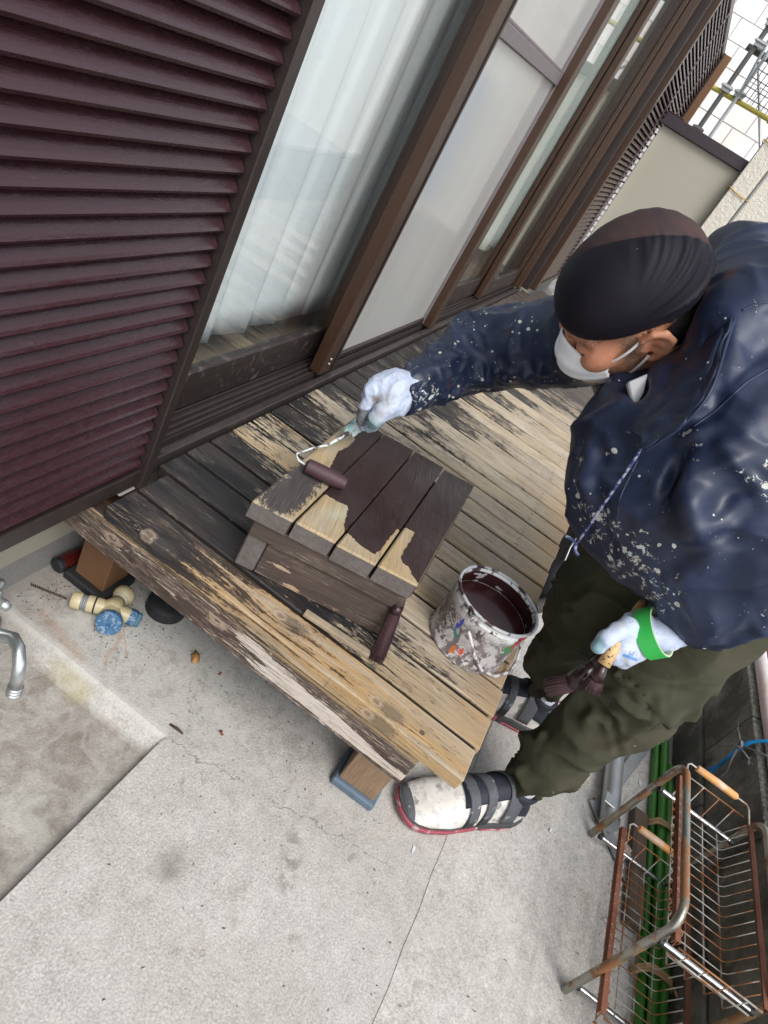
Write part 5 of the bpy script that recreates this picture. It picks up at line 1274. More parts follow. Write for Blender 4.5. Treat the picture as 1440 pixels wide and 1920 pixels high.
def mesh_obj(name, V_, Fq, m, parent, smooth=True, label=None):
    me = bpy.data.meshes.new(name); off = LOC[root_of(parent)]
    V_ = V_ - np.array(off)
    me.vertices.add(len(V_)); me.vertices.foreach_set('co', V_.astype(np.float32).ravel())
    me.loops.add(len(Fq) * 4); me.loops.foreach_set('vertex_index', Fq.astype(np.int32).ravel())
    me.polygons.add(len(Fq)); me.polygons.foreach_set('loop_start', np.arange(0, len(Fq) * 4, 4, dtype=np.int32))
    me.update(calc_edges=True); me.validate()
    me.polygons.foreach_set('use_smooth', [smooth] * len(me.polygons)); me.materials.append(m)
    o = bpy.data.objects.new(name, me); col().objects.link(o); o.parent = parent
    if label: o['label'] = label
    return o
def limb_param(V_, segs):
    """nearest limb segment: distance along the chain, angle vector round it, segment id"""
    best = np.full(len(V_), 1e9); T = np.zeros(len(V_)); Ang = np.zeros((len(V_), 2)); base = 0.0
    ref = np.array([0.3, 0.5, 0.8])
    for a, b in segs:
        a = np.array(a, float); b = np.array(b, float); d = b - a; L = np.linalg.norm(d); u = d / L
        t = np.clip((V_ - a) @ u, 0, L); e = V_ - a - t[:, None] * u; dist = np.linalg.norm(e, axis=1)
        x_ = np.cross(u, ref); x_ /= np.linalg.norm(x_); y_ = np.cross(u, x_)
        m = dist < best; best[m] = dist[m]; T[m] = base + t[m]
        ang = np.stack([e @ x_, e @ y_], 1) / (dist[:, None] + 1e-6); Ang[m] = ang[m]; base += L
    return best, T, Ang
def creases(V_, N, lst):
    D_ = np.zeros(len(V_))
    for pts, w, h in lst:
        best = np.full(len(V_), 1e9); T = np.zeros(len(V_)); n_ = len(pts) - 1
        for i in range(n_):
            a = np.array(pts[i], float); b = np.array(pts[i + 1], float); d = b - a; L = d @ d + 1e-12
            t = np.clip(((V_ - a) @ d) / L, 0, 1); e = np.linalg.norm(V_ - a - t[:, None] * d, axis=1)
            m = e < best; best[m] = e[m]; T[m] = (i + t[m]) / n_
        taper = np.sqrt(np.clip(np.minimum(T, 1 - T) * 4, 0, 1))
        x_ = best / w
        D_ += h * taper * (np.exp(-x_ * x_) - 0.35 * np.exp(-(x_ - 1.6) ** 2))
    return D_

person = thing('person', 'man in a navy paint-spattered jacket, black cap and white mask, bending to paint the step', 'person', (0.2, -0.93, 0.0))
HO = np.array((0.1125, -0.540, 0.993)); hf = np.array((-0.312, 0.489, -0.815)); hl = np.array((-0.685, -0.710, -0.164)); hu = np.array((-0.659, 0.507, 0.556))
hf /= np.linalg.norm(hf); hl = hl - hf * (hl @ hf); hl /= np.linalg.norm(hl); hu = np.cross(hf, hl); HA = (hf, hl, hu)
def hp(f, l, u): return HO + hf * f + hl * l + hu * u
NB = np.array((0.215, -0.640, 0.955)); LS = np.array((0.035, -0.785, 0.985)); RS = np.array((0.320, -0.540, 0.920))
LE = np.array((0.022, -1.002, 0.858)); RE = np.array((0.365, -0.345, 0.735)); PEL = np.array((0.33, -1.03, 0.86)); CH = np.array((0.215, -0.74, 0.93))
LW = np.array((-0.0228,-0.9045,0.6861)); RW = np.array((0.1809,-0.3026,0.6649))
LH, RH, LK, RK, LA, RA = [np.array(v) for v in ((0.262, -1.045, 0.865), (0.43, -0.965, 0.83), (0.118, -0.978, 0.47), (0.312, -0.855, 0.47), (0.081, -0.946, 0.09), (0.380, -0.930, 0.09))]
# ---- skin body, one continuous surface
S = SDF((-0.12, -1.26, -0.0), (0.54, -0.20, 1.20), 0.0045)
S.ell(hp(-.012, 0, .045), (.097, .076, .095), HA, 0.01); S.ell(hp(.028, 0, -.042), (.070, .057, .074), HA, 0.03)
S.cap(hp(.084, 0, .020), hp(.101, 0, -.016), .009, .012, 0.012)
for q in (1, -1):
    S.ell(hp(.062, .043 * q, -.012), (.032, .024, .026), HA, 0.02); S.cap(hp(.087, .014 * q, .030), hp(.073, .046 * q, .028), .010, .009, 0.012)
    S.ell(hp(.090, .031 * q, .010), (.013, .015, .010), HA, 0.008, 'd'); S.ell(hp(.080, .031 * q, .009), (.013, .014, .011), HA, 0.004)
S.ell(hp(.072, 0, -.092), (.020, .024, .018), HA, 0.02)
S.cap(hp(.0, 0, -.04), NB, .058, .062, 0.03); S.cap(NB, CH, .052, .095, 0.03); S.cap(CH, PEL, .10, .12, 0.06); S.cap(LS, RS, .055, .055, 0.06)
S.cap(LH, RH, .095, .095, 0.05)
for a, b, c in ((LS, LE, LW), (RS, RE, RW)): S.chain([a, b, c], [.048, .038, .026], 0.02)
for a, b, c in ((LH, LK, LA), (RH, RK, RA)): S.chain([a, b, c], [.078, .048, .023], 0.03)
S.cap(LA, LA + np.array((-.07, .09, -.05)), .026, .018, 0.02); S.cap(RA, RA + np.array((-.04, .12, -.05)), .026, .018, 0.02)
for q in (1, -1):      # ears
    def ep(f, u, l=.080): return hp(f, l * q, u)
    pts = [ep(.012, -.004, .073), ep(.010, .020, .080), ep(-.004, .030, .086), ep(-.020, .026, .092), ep(-.028, .008, .094), ep(-.022, -.012, .090), ep(-.008, -.028, .080), ep(.004, -.030, .075)]
    S.chain(pts, [.005, .0055, .006, .0062, .006, .0058, .0075, .006], 0.004)
    S.chain([ep(-.012, .018, .082), ep(-.016, .004, .084), ep(-.008, -.012, .080)], [.006, .006, .006], 0.008)
    S.cap(ep(.008, .0, .072), ep(-.012, .004, .076), .013, .013, 0.006); S.ell(ep(-.001, .0, .090), (.008, .010, .010), HA, 0.006, 'd')
Vb, Fb = S.mesh(); Vb = relax(Vb, Fb, 1, 0.4)
def f_skin(n):
    P = n.pos(); a = n.noise(P, 70, 5, 0.6); b = n.noise(P, 260, 3)
    def loc(v):   # coordinate along a head axis
        X, Y, Z = n.xyz(); return (X - float(HO[0])) * float(v[0]) + (Y - float(HO[1])) * float(v[1]) + (Z - float(HO[2])) * float(v[2])
    F_, L_, U_ = loc(hf), loc(hl), loc(hu)
    c = n.mix(a.ss(0.3, 0.7), (0.40, 0.185, 0.105), (0.49, 0.25, 0.15))
    red = ((F_ - 0.07).abs().ss(0.05, 0.01) * U_.ss(-0.03, 0.0))
    c = n.mix(red * 0.35, c, (0.46, 0.15, 0.09))
    ear = (L_ - 0.085).abs().ss(0.012, 0.0); c = n.mix(ear * 0.5, c, (0.52, 0.20, 0.12))
    eye = ((F_ - 0.09).abs().ss(0.018, 0.004)) * ((U_ - 0.006).abs().ss(0.0035, 0.001)) * ((L_.abs() - 0.031).abs().ss(0.016, 0.011)); c = n.mix(eye * 0.9, c, (0.03, 0.015, 0.012))
    brow = (U_ - 0.030).abs().ss(0.008, 0.003) * ((L_.abs() - 0.034).abs().ss(0.026, 0.016)) * F_.ss(0.05, 0.065); c = n.mix(brow * n.noise(n.scalev(P, (1, 1, 1)), 500, 2).ss(0.4, 0.55) * 0.7, c, (0.04, 0.03, 0.025))
    hair = ((F_ - 0.022 + (a - 0.5) * 0.02).abs().ss(0.017, 0.008)) * (L_ - 0.04).ss(0.0, 0.012) * U_.ss(-0.075, -0.055) * U_.ss(0.06, 0.05)
    hc = n.mix(n.noise(P, 420, 2).ss(0.45, 0.6), (0.05, 0.04, 0.036), (0.32, 0.29, 0.26))
    c = n.mix(hair * n.noise(n.scalev(P, (1.0, 1.0, 2.4)), 330, 3).ss(0.42, 0.58) * 0.75, c, hc)
    return dict(color=c, rough=0.5, bump=b + a * 0.5, bstr=0.25, bdist=0.0008)
M_skin = mat('tanned_skin', f_skin, sss=0.12)
mesh_obj('body', Vb, Fb, M_skin, person)
# ---- undershirt collar
S = SDF((0.05, -0.80, 0.80), (0.36, -0.50, 1.05), 0.004)
S.cap(hp(-.01, 0, -.065), NB, .066, .078, 0.0); S.cap(NB, CH, .085, .11, 0.03)
S.plane(hp(-.01, 0, -.070), hu); Vt, Ft = S.mesh()
mesh_obj('undershirt', Vt, Ft, simple('pale_grey_knit', (0.42, 0.42, 0.44), rough=0.9, scale=200), person)
t = MB(); pq = [(0.0166,-0.6004,0.9306), (0.0273,-0.6164,0.9539), (0.0147,-0.6273,0.9318), (0.0028,-0.6314,0.9064), (0.0098,-0.6174,0.9166)]
pq = [np.array(p) for p in pq]; t.add([tuple(p) for p in pq] + [tuple(p + np.array(FW) * 0.012) for p in pq], [(0, 1, 2, 3, 4), (9, 8, 7, 6, 5)] + [(i, (i + 1) % 5, 5 + (i + 1) % 5, 5 + i) for i in range(5)])
obj('shirt_collar', t, simple('grey_white_cotton', (0.50, 0.50, 0.52), rough=0.95, scale=200), person, bevel=0.002)
# ---- cropped hair at the nape
S = SDF(HO - .15, HO + .15, 0.004)
S.ell(hp(-.048, 0, -.012), (.058, .0735, .062), HA, 0.0); S.cap(hp(-.055, 0, -.03), hp(-.060, 0, -.085), .052, .046, 0.03)
S.ell(hp(.045, 0, -.02), (.06, .12, .12), HA, 0.0, 'd')
Vh, Fh = S.mesh(); mesh_obj('hair', Vh, Fh, mat('short_dark_hair', lambda n: dict(color=n.mul((0.012, 0.011, 0.011), (n.noise(scale=500, detail=3) - 0.5) * 2.2 + 1.2), rough=0.7, bump=n.noise(scale=500, detail=3), bstr=0.9, bdist=0.002)), person)
# ---- black cap
IU = np.array((0.379, 0.587, 0.715))
cc = hp(-.012, 0, .060)
S = SDF(cc - .17, cc + .17, 0.0032)
def capshape(S):
    S.ell(cc, (.1115, .0875, .0850), HA, 0.0); S.ell(hp(-.052, .005, .052), (.058, .073, .070), HA, 0.03); S.ell(hp(-.032, -.002, .068), (.078, .073, .071), HA, 0.02)
capshape(S)
nb = hu * -1.0 + hf * -0.04; S.plane(hp(.098, 0, .036), nb, 0.004)
S2 = SDF(cc - .17, cc + .17, 0.0032); capshape(S2); S2.plane(hp(-.026, 0, .030), hf, 0.004); S2.plane(hp(-.026, 0, .030), hu * -1.0 + hf * -1.1, 0.004)
S.F = np.minimum(S.F, S2.F)
Vc, Fc = S.mesh(); Vc = relax(Vc, Fc, 2); N = vnorm(Vc, Fc)
q = Vc - cc; fq, lq, uq = q @ hf, q @ hl, q @ hu; iq = q @ IU
brown = 1 / (1 + np.exp(-(iq - 0.031) / 0.004))
ang = np.arctan2(lq, fq)
dsp = 0.0005 * brown * np.sin((q @ np.array(RT)) * 260 + 6 * pn(Vc * 12)) * np.clip(0.5 + 2.0 * pn(Vc * 14 + 4), 0, 1)
# gathered pleats towards the back of the left side
back = np.clip((-fq + 0.015) / 0.06, 0, 1) * (1 - brown)
fan = np.arctan2(uq + 0.01, -fq + 0.10)
dsp += 0.0060 * back * ridge(pn(np.stack([fan * 12, fq * 4, lq * 4], 1)) * 0.8)
dsp += 0.0012 * pn(Vc * 22) + 0.003 * pn(Vc * 9)
dsp -= 0.0016 * np.exp(-((iq - 0.031) / 0.0022) ** 2)
Vc = Vc + N * dsp[:, None]
def f_cap(n):
    X, Y, Z = n.xyz(); P = n.pos()
    i_ = (X - float(cc[0])) * 0.379 + (Y - float(cc[1])) * 0.587 + (Z - float(cc[2])) * 0.715
    b = i_.ss(0.0295, 0.0325); w = n.noise(P, 600, 2); a = n.noise(P, 18, 4)
    c = n.mix(b, (0.0100, 0.0090, 0.0135), n.mix(a.ss(0.35, 0.65), (0.058, 0.034, 0.031), (0.040, 0.028, 0.030)))
    st = (i_ - 0.0285).abs().ss(0.0012, 0.0004) * (n.voro(P, 330).ss(0.25, 0.1)); c = n.mix(st * 0.6, c, (0.10, 0.10, 0.16))
    sc1 = n.noise(n.warp(P, 40, 0.02), 140, 4, 0.7).ss(0.60, 0.66) * n.noise(P, 14, 2).ss(0.56, 0.66); c = n.mix(sc1 * 0.6 * b, c, (0.25, 0.22, 0.22))
    fl = n.voro(P, 55).ss(0.045, 0.02) * n.noise(P, 20, 1).ss(0.52, 0.6); c = n.mix(fl * 0.8, c, (0.4, 0.4, 0.42))
    return dict(color=c, rough=n.mixf(b, 0.62, 0.72), bump=w, bstr=0.12, bdist=0.0006)
M_cap2 = mat('black_stretch_cap', f_cap, spec=0.16)
mesh_obj('cap', Vc, Fc, M_cap2, person)
# ---- face mask and its ear loops
M_mask = mat('white_mask', lambda n: dict(color=n.mul((0.80, 0.81, 0.85), (n.noise(scale=25, detail=3) - 0.5) * 0.1 + 1), rough=0.85, bump=n.noise(scale=500, detail=2), bstr=0.15, bdist=0.0005))
t = MB()
def mk(u, v):
    ph = math.radians(-66 + 132 * u); fr = [0.100, 0.119, 0.122, 0.104, 0.082]; wr = [0.068, 0.070, 0.069, 0.063, 0.055]
    i = min(int(v * 4), 3); f_ = v * 4 - i; F_ = fr[i] * (1 - f_) + fr[i + 1] * f_; W_ = wr[i] * (1 - f_) + wr[i + 1] * f_
    cphi = math.cos(ph); pk = max(cphi, 0) ** 1.5; sd = abs(math.sin(ph))
    up = (0.016 - 0.022 * sd * 1.2) * (1 - v) + (-0.104 + 0.030 * sd ** 1.5) * v
    pl = 0.0010 * math.sin(v * 25)
    fx = 0.030 + (F_ - 0.030) * pk ** 0.75 * 0.985 + pl
    return hp(fx, W_ * math.sin(ph) * 1.02, up)
t.grid(mk, 40, 24); mo = obj('mask', t, M_mask, person, smooth=True, fixn=False); mo.modifiers.new('thickness', 'SOLIDIFY').thickness = 0.0015
for q_ in (1, -1):
    for v_, e_ in ((0.06, (0.010, 0.021)), (0.97, (0.004, -0.020))):
        a = mk(1.0 if q_ > 0 else 0.0, v_); b = hp(e_[0], 0.078 * q_, e_[1]); m_ = (a + b) / 2 + hl * 0.009 * q_; t = MB()
        n_ = 9; pts = [a * (1 - s_) ** 2 + m_ * 2 * s_ * (1 - s_) + b * s_ ** 2 for s_ in [k / n_ for k in range(n_ + 1)]]
        for k in range(n_): t.bar(pts[k], pts[k + 1] + (pts[k + 1] - pts[k]) * 0.03, 0.0042, 0.0016, hl * q_)
        obj('ear_loop', t, M_mask, mo, smooth=False)
t = MB(); a = mk(1.0, 0.93); t.bar(a - hf * 0.006 + hl * .001, a + hf * 0.004 + hl * .001, 0.009, 0.003, hl); obj('loop_tab', t, M_mask, mo, bevel=0.0006)
# ---- jacket
S = SDF((-0.24, -1.26, 0.58), (0.58, -0.20, 1.22), 0.0048)
S.cap(NB + np.array((.015, -.04, -.005)), CH, .105, .150, 0.05); S.cap(CH, PEL + np.array((-.01, .03, .02)), .150, .165, 0.06); S.cap(LS, RS, .085, .085, 0.06)
S.chain([LS, LE, LW + (LE - LW) * 0.10], [.090, .064, .040], 0.03); S.chain([RS, RE, RW], [.092, .075, .043], 0.03)
# front of the jacket hanging open and down from the chest
S.chain([(0.0796,-0.6591,0.8682), (0.0577,-0.6865,0.8093), (0.0386,-0.7307,0.7609), (0.0130,-0.8035,0.7344)], [.080, .078, .072, .060], 0.06)
S.chain([(0.0406,-0.7215,0.9074), (-0.0085,-0.7904,0.8348), (-0.0222,-0.8523,0.7821)], [.095, .090, .075], 0.06)
S.chain([(-0.0024,-0.7934,0.9383), (-0.0257,-0.8702,0.8674), (-0.0154,-0.9110,0.8004)], [.085, .080, .070], 0.05)
# sleeve bagging over the left cuff
S.chain([(-0.0427,-0.8380,0.7713), (-0.0412,-0.8668,0.7303), (-0.0412,-0.9032,0.6950)], [.038, .030, .014], 0.025)
S.cap((-0.0567,-0.8795,0.7598), (-0.0472,-0.8985,0.7146), .046, .030, 0.03)
# hood and collar: rolls of cloth
S.chain([(0.2622,-0.6105,1.1297), (0.1853,-0.6491,1.1134), (0.0848,-0.6738,1.0621), (0.0159,-0.6887,1.0065), (-0.0224,-0.6822,0.9564), (-0.0244,-0.6680,0.8995)], [.026, .034, .036, .034, .030, .018], 0.018)
S.chain([(0.0389,-0.6725,0.9896), (0.0172,-0.6640,0.9474), (0.0081,-0.6516,0.8977)], [.030, .026, .016], 0.02)
S.ell((0.1302,-0.6907,1.0744), (.11, .09, .09), None, 0.04)
S.chain([(0.2531,-0.6505,1.1264), (0.1291,-0.6910,1.1104)], [.055, .05], 0.04)
# neck opening
S.cap(hp(0, 0, .03), NB + np.array((-.01, .01, .02)), .113, .066, 0.012, 'd')
S.cap((0.0161,-0.6251,0.9250), (0.0567,-0.6028,0.9372), .022, .030, 0.012, 'd')
# cut cuffs
Vj, Fj = S.mesh(); Vj = relax(Vj, Fj, 1, 0.5); N = vnorm(Vj, Fj)
dl, Tl, Al = limb_param(Vj, [(LS, LE), (LE, LW)]); dr, Tr, Ar = limb_param(Vj, [(RS, RE), (RE, RW)])
wl = np.clip((0.125 - dl) / 0.02, 0, 1) * np.clip(Tl / 0.08, 0, 1); wr_ = np.clip((0.125 - dr) / 0.02, 0, 1) * np.clip((Tr + 0.02) / 0.05, 0, 1)
dsp = np.zeros(len(Vj))
for w_, T, A_ in ((wl, Tl, Al), (wr_, Tr, Ar)):
    sw = T + 0.018 * pn(np.concatenate([A_ * 1.1, T[:, None] * 4], 1))
    dsp += w_ * (0.0095 * ridge(pn(np.stack([sw * 12, A_[:, 0] * .9, A_[:, 1] * .9], 1))) + 0.0035 * ridge(pn(np.stack([sw * 30 + 7, A_[:, 0] * 1.6, A_[:, 1] * 1.6], 1))) - 0.004)
tors = 1 - np.maximum(wl, wr_)
Wv = Vj + 0.03 * np.stack([pn(Vj * 6 + 3), pn(Vj * 6 + 17), pn(Vj * 6 + 31)], 1)
e_s = np.array((0.42, 0.72, -0.55)); e_s /= np.linalg.norm(e_s); e_a = np.cross(e_s, (0, 0, 1.0)); e_a /= np.linalg.norm(e_a); e_b = np.cross(e_s, e_a)
Q3 = np.stack([Wv @ e_a * 9.5, Wv @ e_b * 9.5, Wv @ e_s * 2.6], 1)
dsp += tors * (0.011 * ridge(pn(Q3) * 0.8) + 0.0035 * ridge(pn(Q3 * 2.1 + 5)) - 0.004)
Q4 = Wv * np.array((6.0, 5.0, 8.0)) + 40; sharp = np.maximum(0, 1 - np.abs(pn(Q4)) * 9)
Q5 = Wv * np.array((9.0, 10.0, 6.0)) + 70; sharp2 = np.maximum(0, 1 - np.abs(pn(Q5)) * 11)
dsp += (0.5 + 0.5 * tors) * (0.0050 * sharp * np.clip(0.6 + 2 * pn(Vj * 5), 0, 1) + 0.0036 * sharp2 * np.clip(0.4 + 2.5 * pn(Vj * 6 + 8), 0, 1))
dsp += 0.0008 * pn(Vj * 22)
dsp += creases(Vj, N, [
    ([(-0.0673,-0.7087,0.9649), (-0.0963,-0.7348,0.8949), (-0.1054,-0.7753,0.8537), (-0.1019,-0.8337,0.8290)], .022, .020),
    ([(-0.0780,-0.7047,0.9110), (-0.0832,-0.7346,0.8592), (-0.0906,-0.7816,0.8195), (-0.0945,-0.8393,0.8019)], .011, -.022),
    ([(-0.1066,-0.7992,0.9226), (-0.1148,-0.7971,0.8722), (-0.0963,-0.7775,0.8300), (-0.0711,-0.7418,0.8015)], .013, .012),
    ([(-0.0959,-0.8606,0.8899), (-0.0875,-0.8712,0.8257), (-0.0861,-0.8689,0.7718), (-0.0813,-0.8558,0.7443)], .011, .015),
    ([(-0.0782,-0.8930,0.8550), (-0.0758,-0.8969,0.8015), (-0.0723,-0.8957,0.7508)], .008, -.012),
    ([(-0.0908,-0.7970,0.7785), (-0.0838,-0.8295,0.7455), (-0.0739,-0.8755,0.7144)], .008, .012),
    ([(-0.0835,-0.8121,0.7870), (-0.0725,-0.8529,0.7588), (-0.0679,-0.8826,0.7226)], .007, -.012),
    ([(-0.0876,-0.8108,0.7996), (-0.0818,-0.8570,0.7809), (-0.0715,-0.8915,0.7340)], .008, .012),
    ([(-0.0022,-0.6104,0.8610), (-0.0226,-0.6639,0.8372), (-0.0596,-0.7152,0.8627)], .012, .010),
    ([(-0.0255,-0.6518,0.7972), (-0.0419,-0.6884,0.8017), (-0.0624,-0.7266,0.8373)], .010, -.008),
    ([(-0.0546,-0.7130,0.7957), (-0.0656,-0.7615,0.7876), (-0.0728,-0.7995,0.7688)], .009, .010),
    ([(-0.1107,-0.7839,0.9757), (-0.0942,-0.7604,0.9687), (-0.0911,-0.7366,0.9405)], .009, -.009),
    ([(0.0106,-0.6660,1.0780), (-0.0446,-0.7030,1.0398), (-0.0807,-0.7375,1.0323)], .010, -.009),
    ([(0.0635,-0.6459,1.0905), (0.0474,-0.6779,1.0964), (0.0242,-0.6943,1.0940)], .007, -.008),
    ([(0.2082,-0.3060,0.7075), (0.2045,-0.3403,0.6949), (0.2042,-0.3611,0.6716)], .008, .010),
    ([(0.2411,-0.2823,0.7455), (0.2432,-0.3151,0.7425), (0.2512,-0.3387,0.7505)], .008, -.009),
    ([(0.3043,-0.3259,0.7618), (0.2729,-0.3763,0.7398), (0.2567,-0.4079,0.6892)], .009, .012),
    ([(0.3428,-0.3547,0.7984), (0.3048,-0.3923,0.7685), (0.2675,-0.4577,0.7342)], .009, -.012),
    ([(0.3344,-0.4119,0.8494), (0.2704,-0.4648,0.8130), (0.2535,-0.5192,0.7754)], .011, .012),
    ([(0.3190,-0.4330,0.8775), (0.2729,-0.4722,0.8531), (0.2282,-0.5195,0.8485)], .009, -.010),
    ([(-0.0807,-0.7375,1.0323), (-0.0977,-0.7519,0.9459), (-0.1109,-0.7737,0.8454)], .022, .016),
    ([(-0.0881,-0.8189,0.9293), (-0.1006,-0.8266,0.8325), (-0.0882,-0.8162,0.7599)], .018, .014),
    ([(-0.0709,-0.8000,0.7906), (-0.0732,-0.8452,0.7403), (-0.0704,-0.8937,0.6976)], .010, .012),
    ([(-0.0818,-0.8331,0.8045), (-0.0724,-0.8743,0.7548), (-0.0658,-0.9033,0.7030)], .010, -.010),
    ([(0.0078,-0.5890,0.8623), (-0.0204,-0.6433,0.7881), (-0.0431,-0.7182,0.7374)], .014, .010),
    ([(-0.0282,-0.6503,0.8497), (-0.0486,-0.7255,0.8027), (-0.0763,-0.7932,0.8210)], .014, -.009),
    ([(0.1331,-0.6123,1.1132), (0.0186,-0.6555,1.0362), (-0.0500,-0.6808,0.9790), (-0.0588,-0.6702,0.8917)], .006, -.006),
    ([(-0.0982,-0.7646,0.9993), (-0.0728,-0.7178,0.9733), (-0.0550,-0.6930,0.9121)], .012, .009),
    ([(0.2291,-0.4996,0.8915), (0.2209,-0.5174,0.8373), (0.2192,-0.5380,0.7928)], .012, -.010),
    ([(0.3428,-0.3702,0.8331), (0.2828,-0.4474,0.7983), (0.2617,-0.4808,0.7394)], .012, .012),
    ([(0.2843,-0.2989,0.7541), (0.2471,-0.3441,0.7241), (0.2290,-0.3711,0.6713)], .012, .011),
    ([(0.2709,-0.3866,0.7347), (0.2652,-0.4393,0.7154), (0.2616,-0.4668,0.7231)], .010, -.008)])
cuff = np.clip((0.04 - np.abs(Tr - Tr.max() + 0.02)) / 0.03, 0, 1) * wr_
Vj = Vj + N * dsp[:, None]; Vj = relax(Vj, Fj, 1, 0.1)
def f_jacket(n):
    P = n.pos(); X, Y, Z = n.xyz()
    a = n.noise(P, 10, 4); fine = n.noise(P, 900, 1); wav = n.noise(P, 38, 3)
    c = n.mix(a.ss(0.3, 0.7), (0.0105, 0.0165, 0.040), (0.0185, 0.028, 0.066))
    def zone(p, r):
        d = ((X - p[0]) * (X - p[0]) + (Y - p[1]) * (Y - p[1]) + (Z - p[2]) * (Z - p[2])).sqrt(); return d.ss(r, r * 0.35)
    st = None
    for p, r, g_ in (((0.1551,-0.3353,0.6742), .055, 1.0), ((0.1680,-0.2790,0.6867), .04, .8), ((-0.0670,-0.7603,0.7479), .10, 1.0), ((-0.0465,-0.7181,0.7509), .08, .9), ((-0.0713,-0.8109,0.7313), .06, .9), ((-0.0781,-0.7047,0.9296), .04, .7),
                     ((-0.0991,-0.8058,0.9521), .05, .7), ((0.0100,-0.6114,0.8048), .04, .6), ((-0.0214,-0.6669,0.7630), .05, .8), ((-0.0672,-0.9148,0.8117), .05, .7), ((-0.0774,-0.7764,0.7282), .05, 1.0)):
        z_ = zone(p, r) * g_; st = z_ if st is None else st.max(z_)
    w1 = n.warp(P, 45, 0.03)
    n1 = n.noise(n.scalev(w1, (1, 1, 1.0)), 62, 5, 0.75); n2 = n.noise(w1, 130, 3, 0.7)
    vz = n.voro(n.warp(P, 26, 0.03), 48); spl = (n1 + st * 0.135).ss(0.692, 0.702).max((vz + (n.noise(P, 26, 1) - 0.5) * 0.8 - st * 0.26).ss(-0.02, -0.05))
    dot = n.voro(P, 62); dsel = n.noise(P, 31, 1)
    sl = zone((0.3022,-0.3728,0.7304), .26); dots = (dot + (dsel - 0.5) * 0.9 - sl * 0.10).ss(-0.030, -0.050)
    dot2 = (n.voro(P, 150) + (n.noise(P, 60, 1) - 0.5) * 1.1 - sl * 0.07).ss(-0.09, -0.115)
    smear = n.noise(n.scalev(w1, (1, 2.6, 1.6)), 34, 5, 0.7).ss(0.715, 0.73); pm = spl.max(dots).max(dot2 * 0.9).max(smear)
    pc = n.mix(n2.ss(0.45, 0.55), (0.58, 0.60, 0.58), (0.52, 0.49, 0.42)); pc = n.mix(st * n.noise(P, 25, 2).ss(0.5, 0.6) * 0.6, pc, (0.42, 0.52, 0.52))
    c = n.mix(pm * 0.92, c, pc)
    red = (n.noise(n.warp(P, 20, 0.04), 17, 4).ss(0.665, 0.70)) * 0.65; c = n.mix(red, c, (0.060, 0.018, 0.014))
    return dict(color=c, rough=n.mixf(pm, (a - 0.5) * 0.2 + 0.46, 0.6), bump=wav * 0.5 + fine * 0.05 + pm * 0.25, bstr=0.16, bdist=0.004)
M_jacket = mat('navy_nylon_jacket', f_jacket, spec=0.42)
jo = mesh_obj('jacket', Vj, Fj, M_jacket, person)
t = MB()
for r_, s_ in ((0.038, 0.0), (0.038, 0.010)):
    pass
ax = (RW - RE) / np.linalg.norm(RW - RE)
t.lathe([(0.036, -0.02), (0.0425, -0.018), (0.0405, -0.010), (0.0400, 0.004), (0.0395, 0.012), (0.034, 0.016), (0.030, 0.010)], RW + ax * 0.030, ax, seg=40)
for i_, v in enumerate(t.v):
    v = Vector(v); d = 0.0016 * math.sin(i_ % 40 * 1.9) ; t.v[i_] = tuple(v + Vector((d, d, -d)))
obj('cuff', t, M_jacket, jo, smooth=True)
# turned-down hood edge: a sheet of cloth lying round the neck and down to a point
I_ = [(0.2660,-0.5946,1.1200), (0.1436,-0.6295,1.0698), (0.0681,-0.6397,1.0141), (0.0321,-0.6327,0.9583), (0.0168,-0.6325,0.9058), (-0.0006,-0.6375,0.8773)]
O_ = [(0.2128,-0.6179,1.1442), (0.0739,-0.6473,1.1067), (-0.0190,-0.6651,1.0500), (-0.0801,-0.6817,0.9970), (-0.0898,-0.6817,0.9439), (-0.0789,-0.6692,0.8882)]
def cr(P_, u):
    m = len(P_) - 1; i = min(int(u * m), m - 1); f = u * m - i; g = lambda k: np.array(P_[min(max(k, 0), m)], float)
    a, b, c, d = g(i - 1), g(i), g(i + 1), g(i + 2); return 0.5 * ((2 * b) + (c - a) * f + (2 * a - 5 * b + 4 * c - d) * f * f + (3 * b - a - 3 * c + d) * f ** 3)
pts_s = []
NU, NV = 80, 26
for i in range(NU + 1):
    for j in range(NV + 1):
        u, v = i / NU, j / NV; p = cr(I_, u) * (1 - v) + cr(O_, u) * v
        bul = 0.020 * math.sin(math.pi * min(v * 1.15, 1)) + 0.004 * math.sin(v * 14 + u * 9) * math.sin(u * 17) + 0.003 * math.sin(u * 43 + v * 5)
        pts_s.append(p - np.array(FW) * bul)
Vs = np.array(pts_s); Vs = Vs + 0.0035 * np.stack([pn(Vs * 30), pn(Vs * 30 + 9), pn(Vs * 30 + 19)], 1)
Fs = np.array([(i * (NV + 1) + j, i * (NV + 1) + j + 1, (i + 1) * (NV + 1) + j + 1, (i + 1) * (NV + 1) + j) for i in range(NU) for j in range(NV)])
so = mesh_obj('hood_edge', Vs, Fs, M_jacket, jo); so.modifiers.new('thickness', 'SOLIDIFY').thickness = 0.004
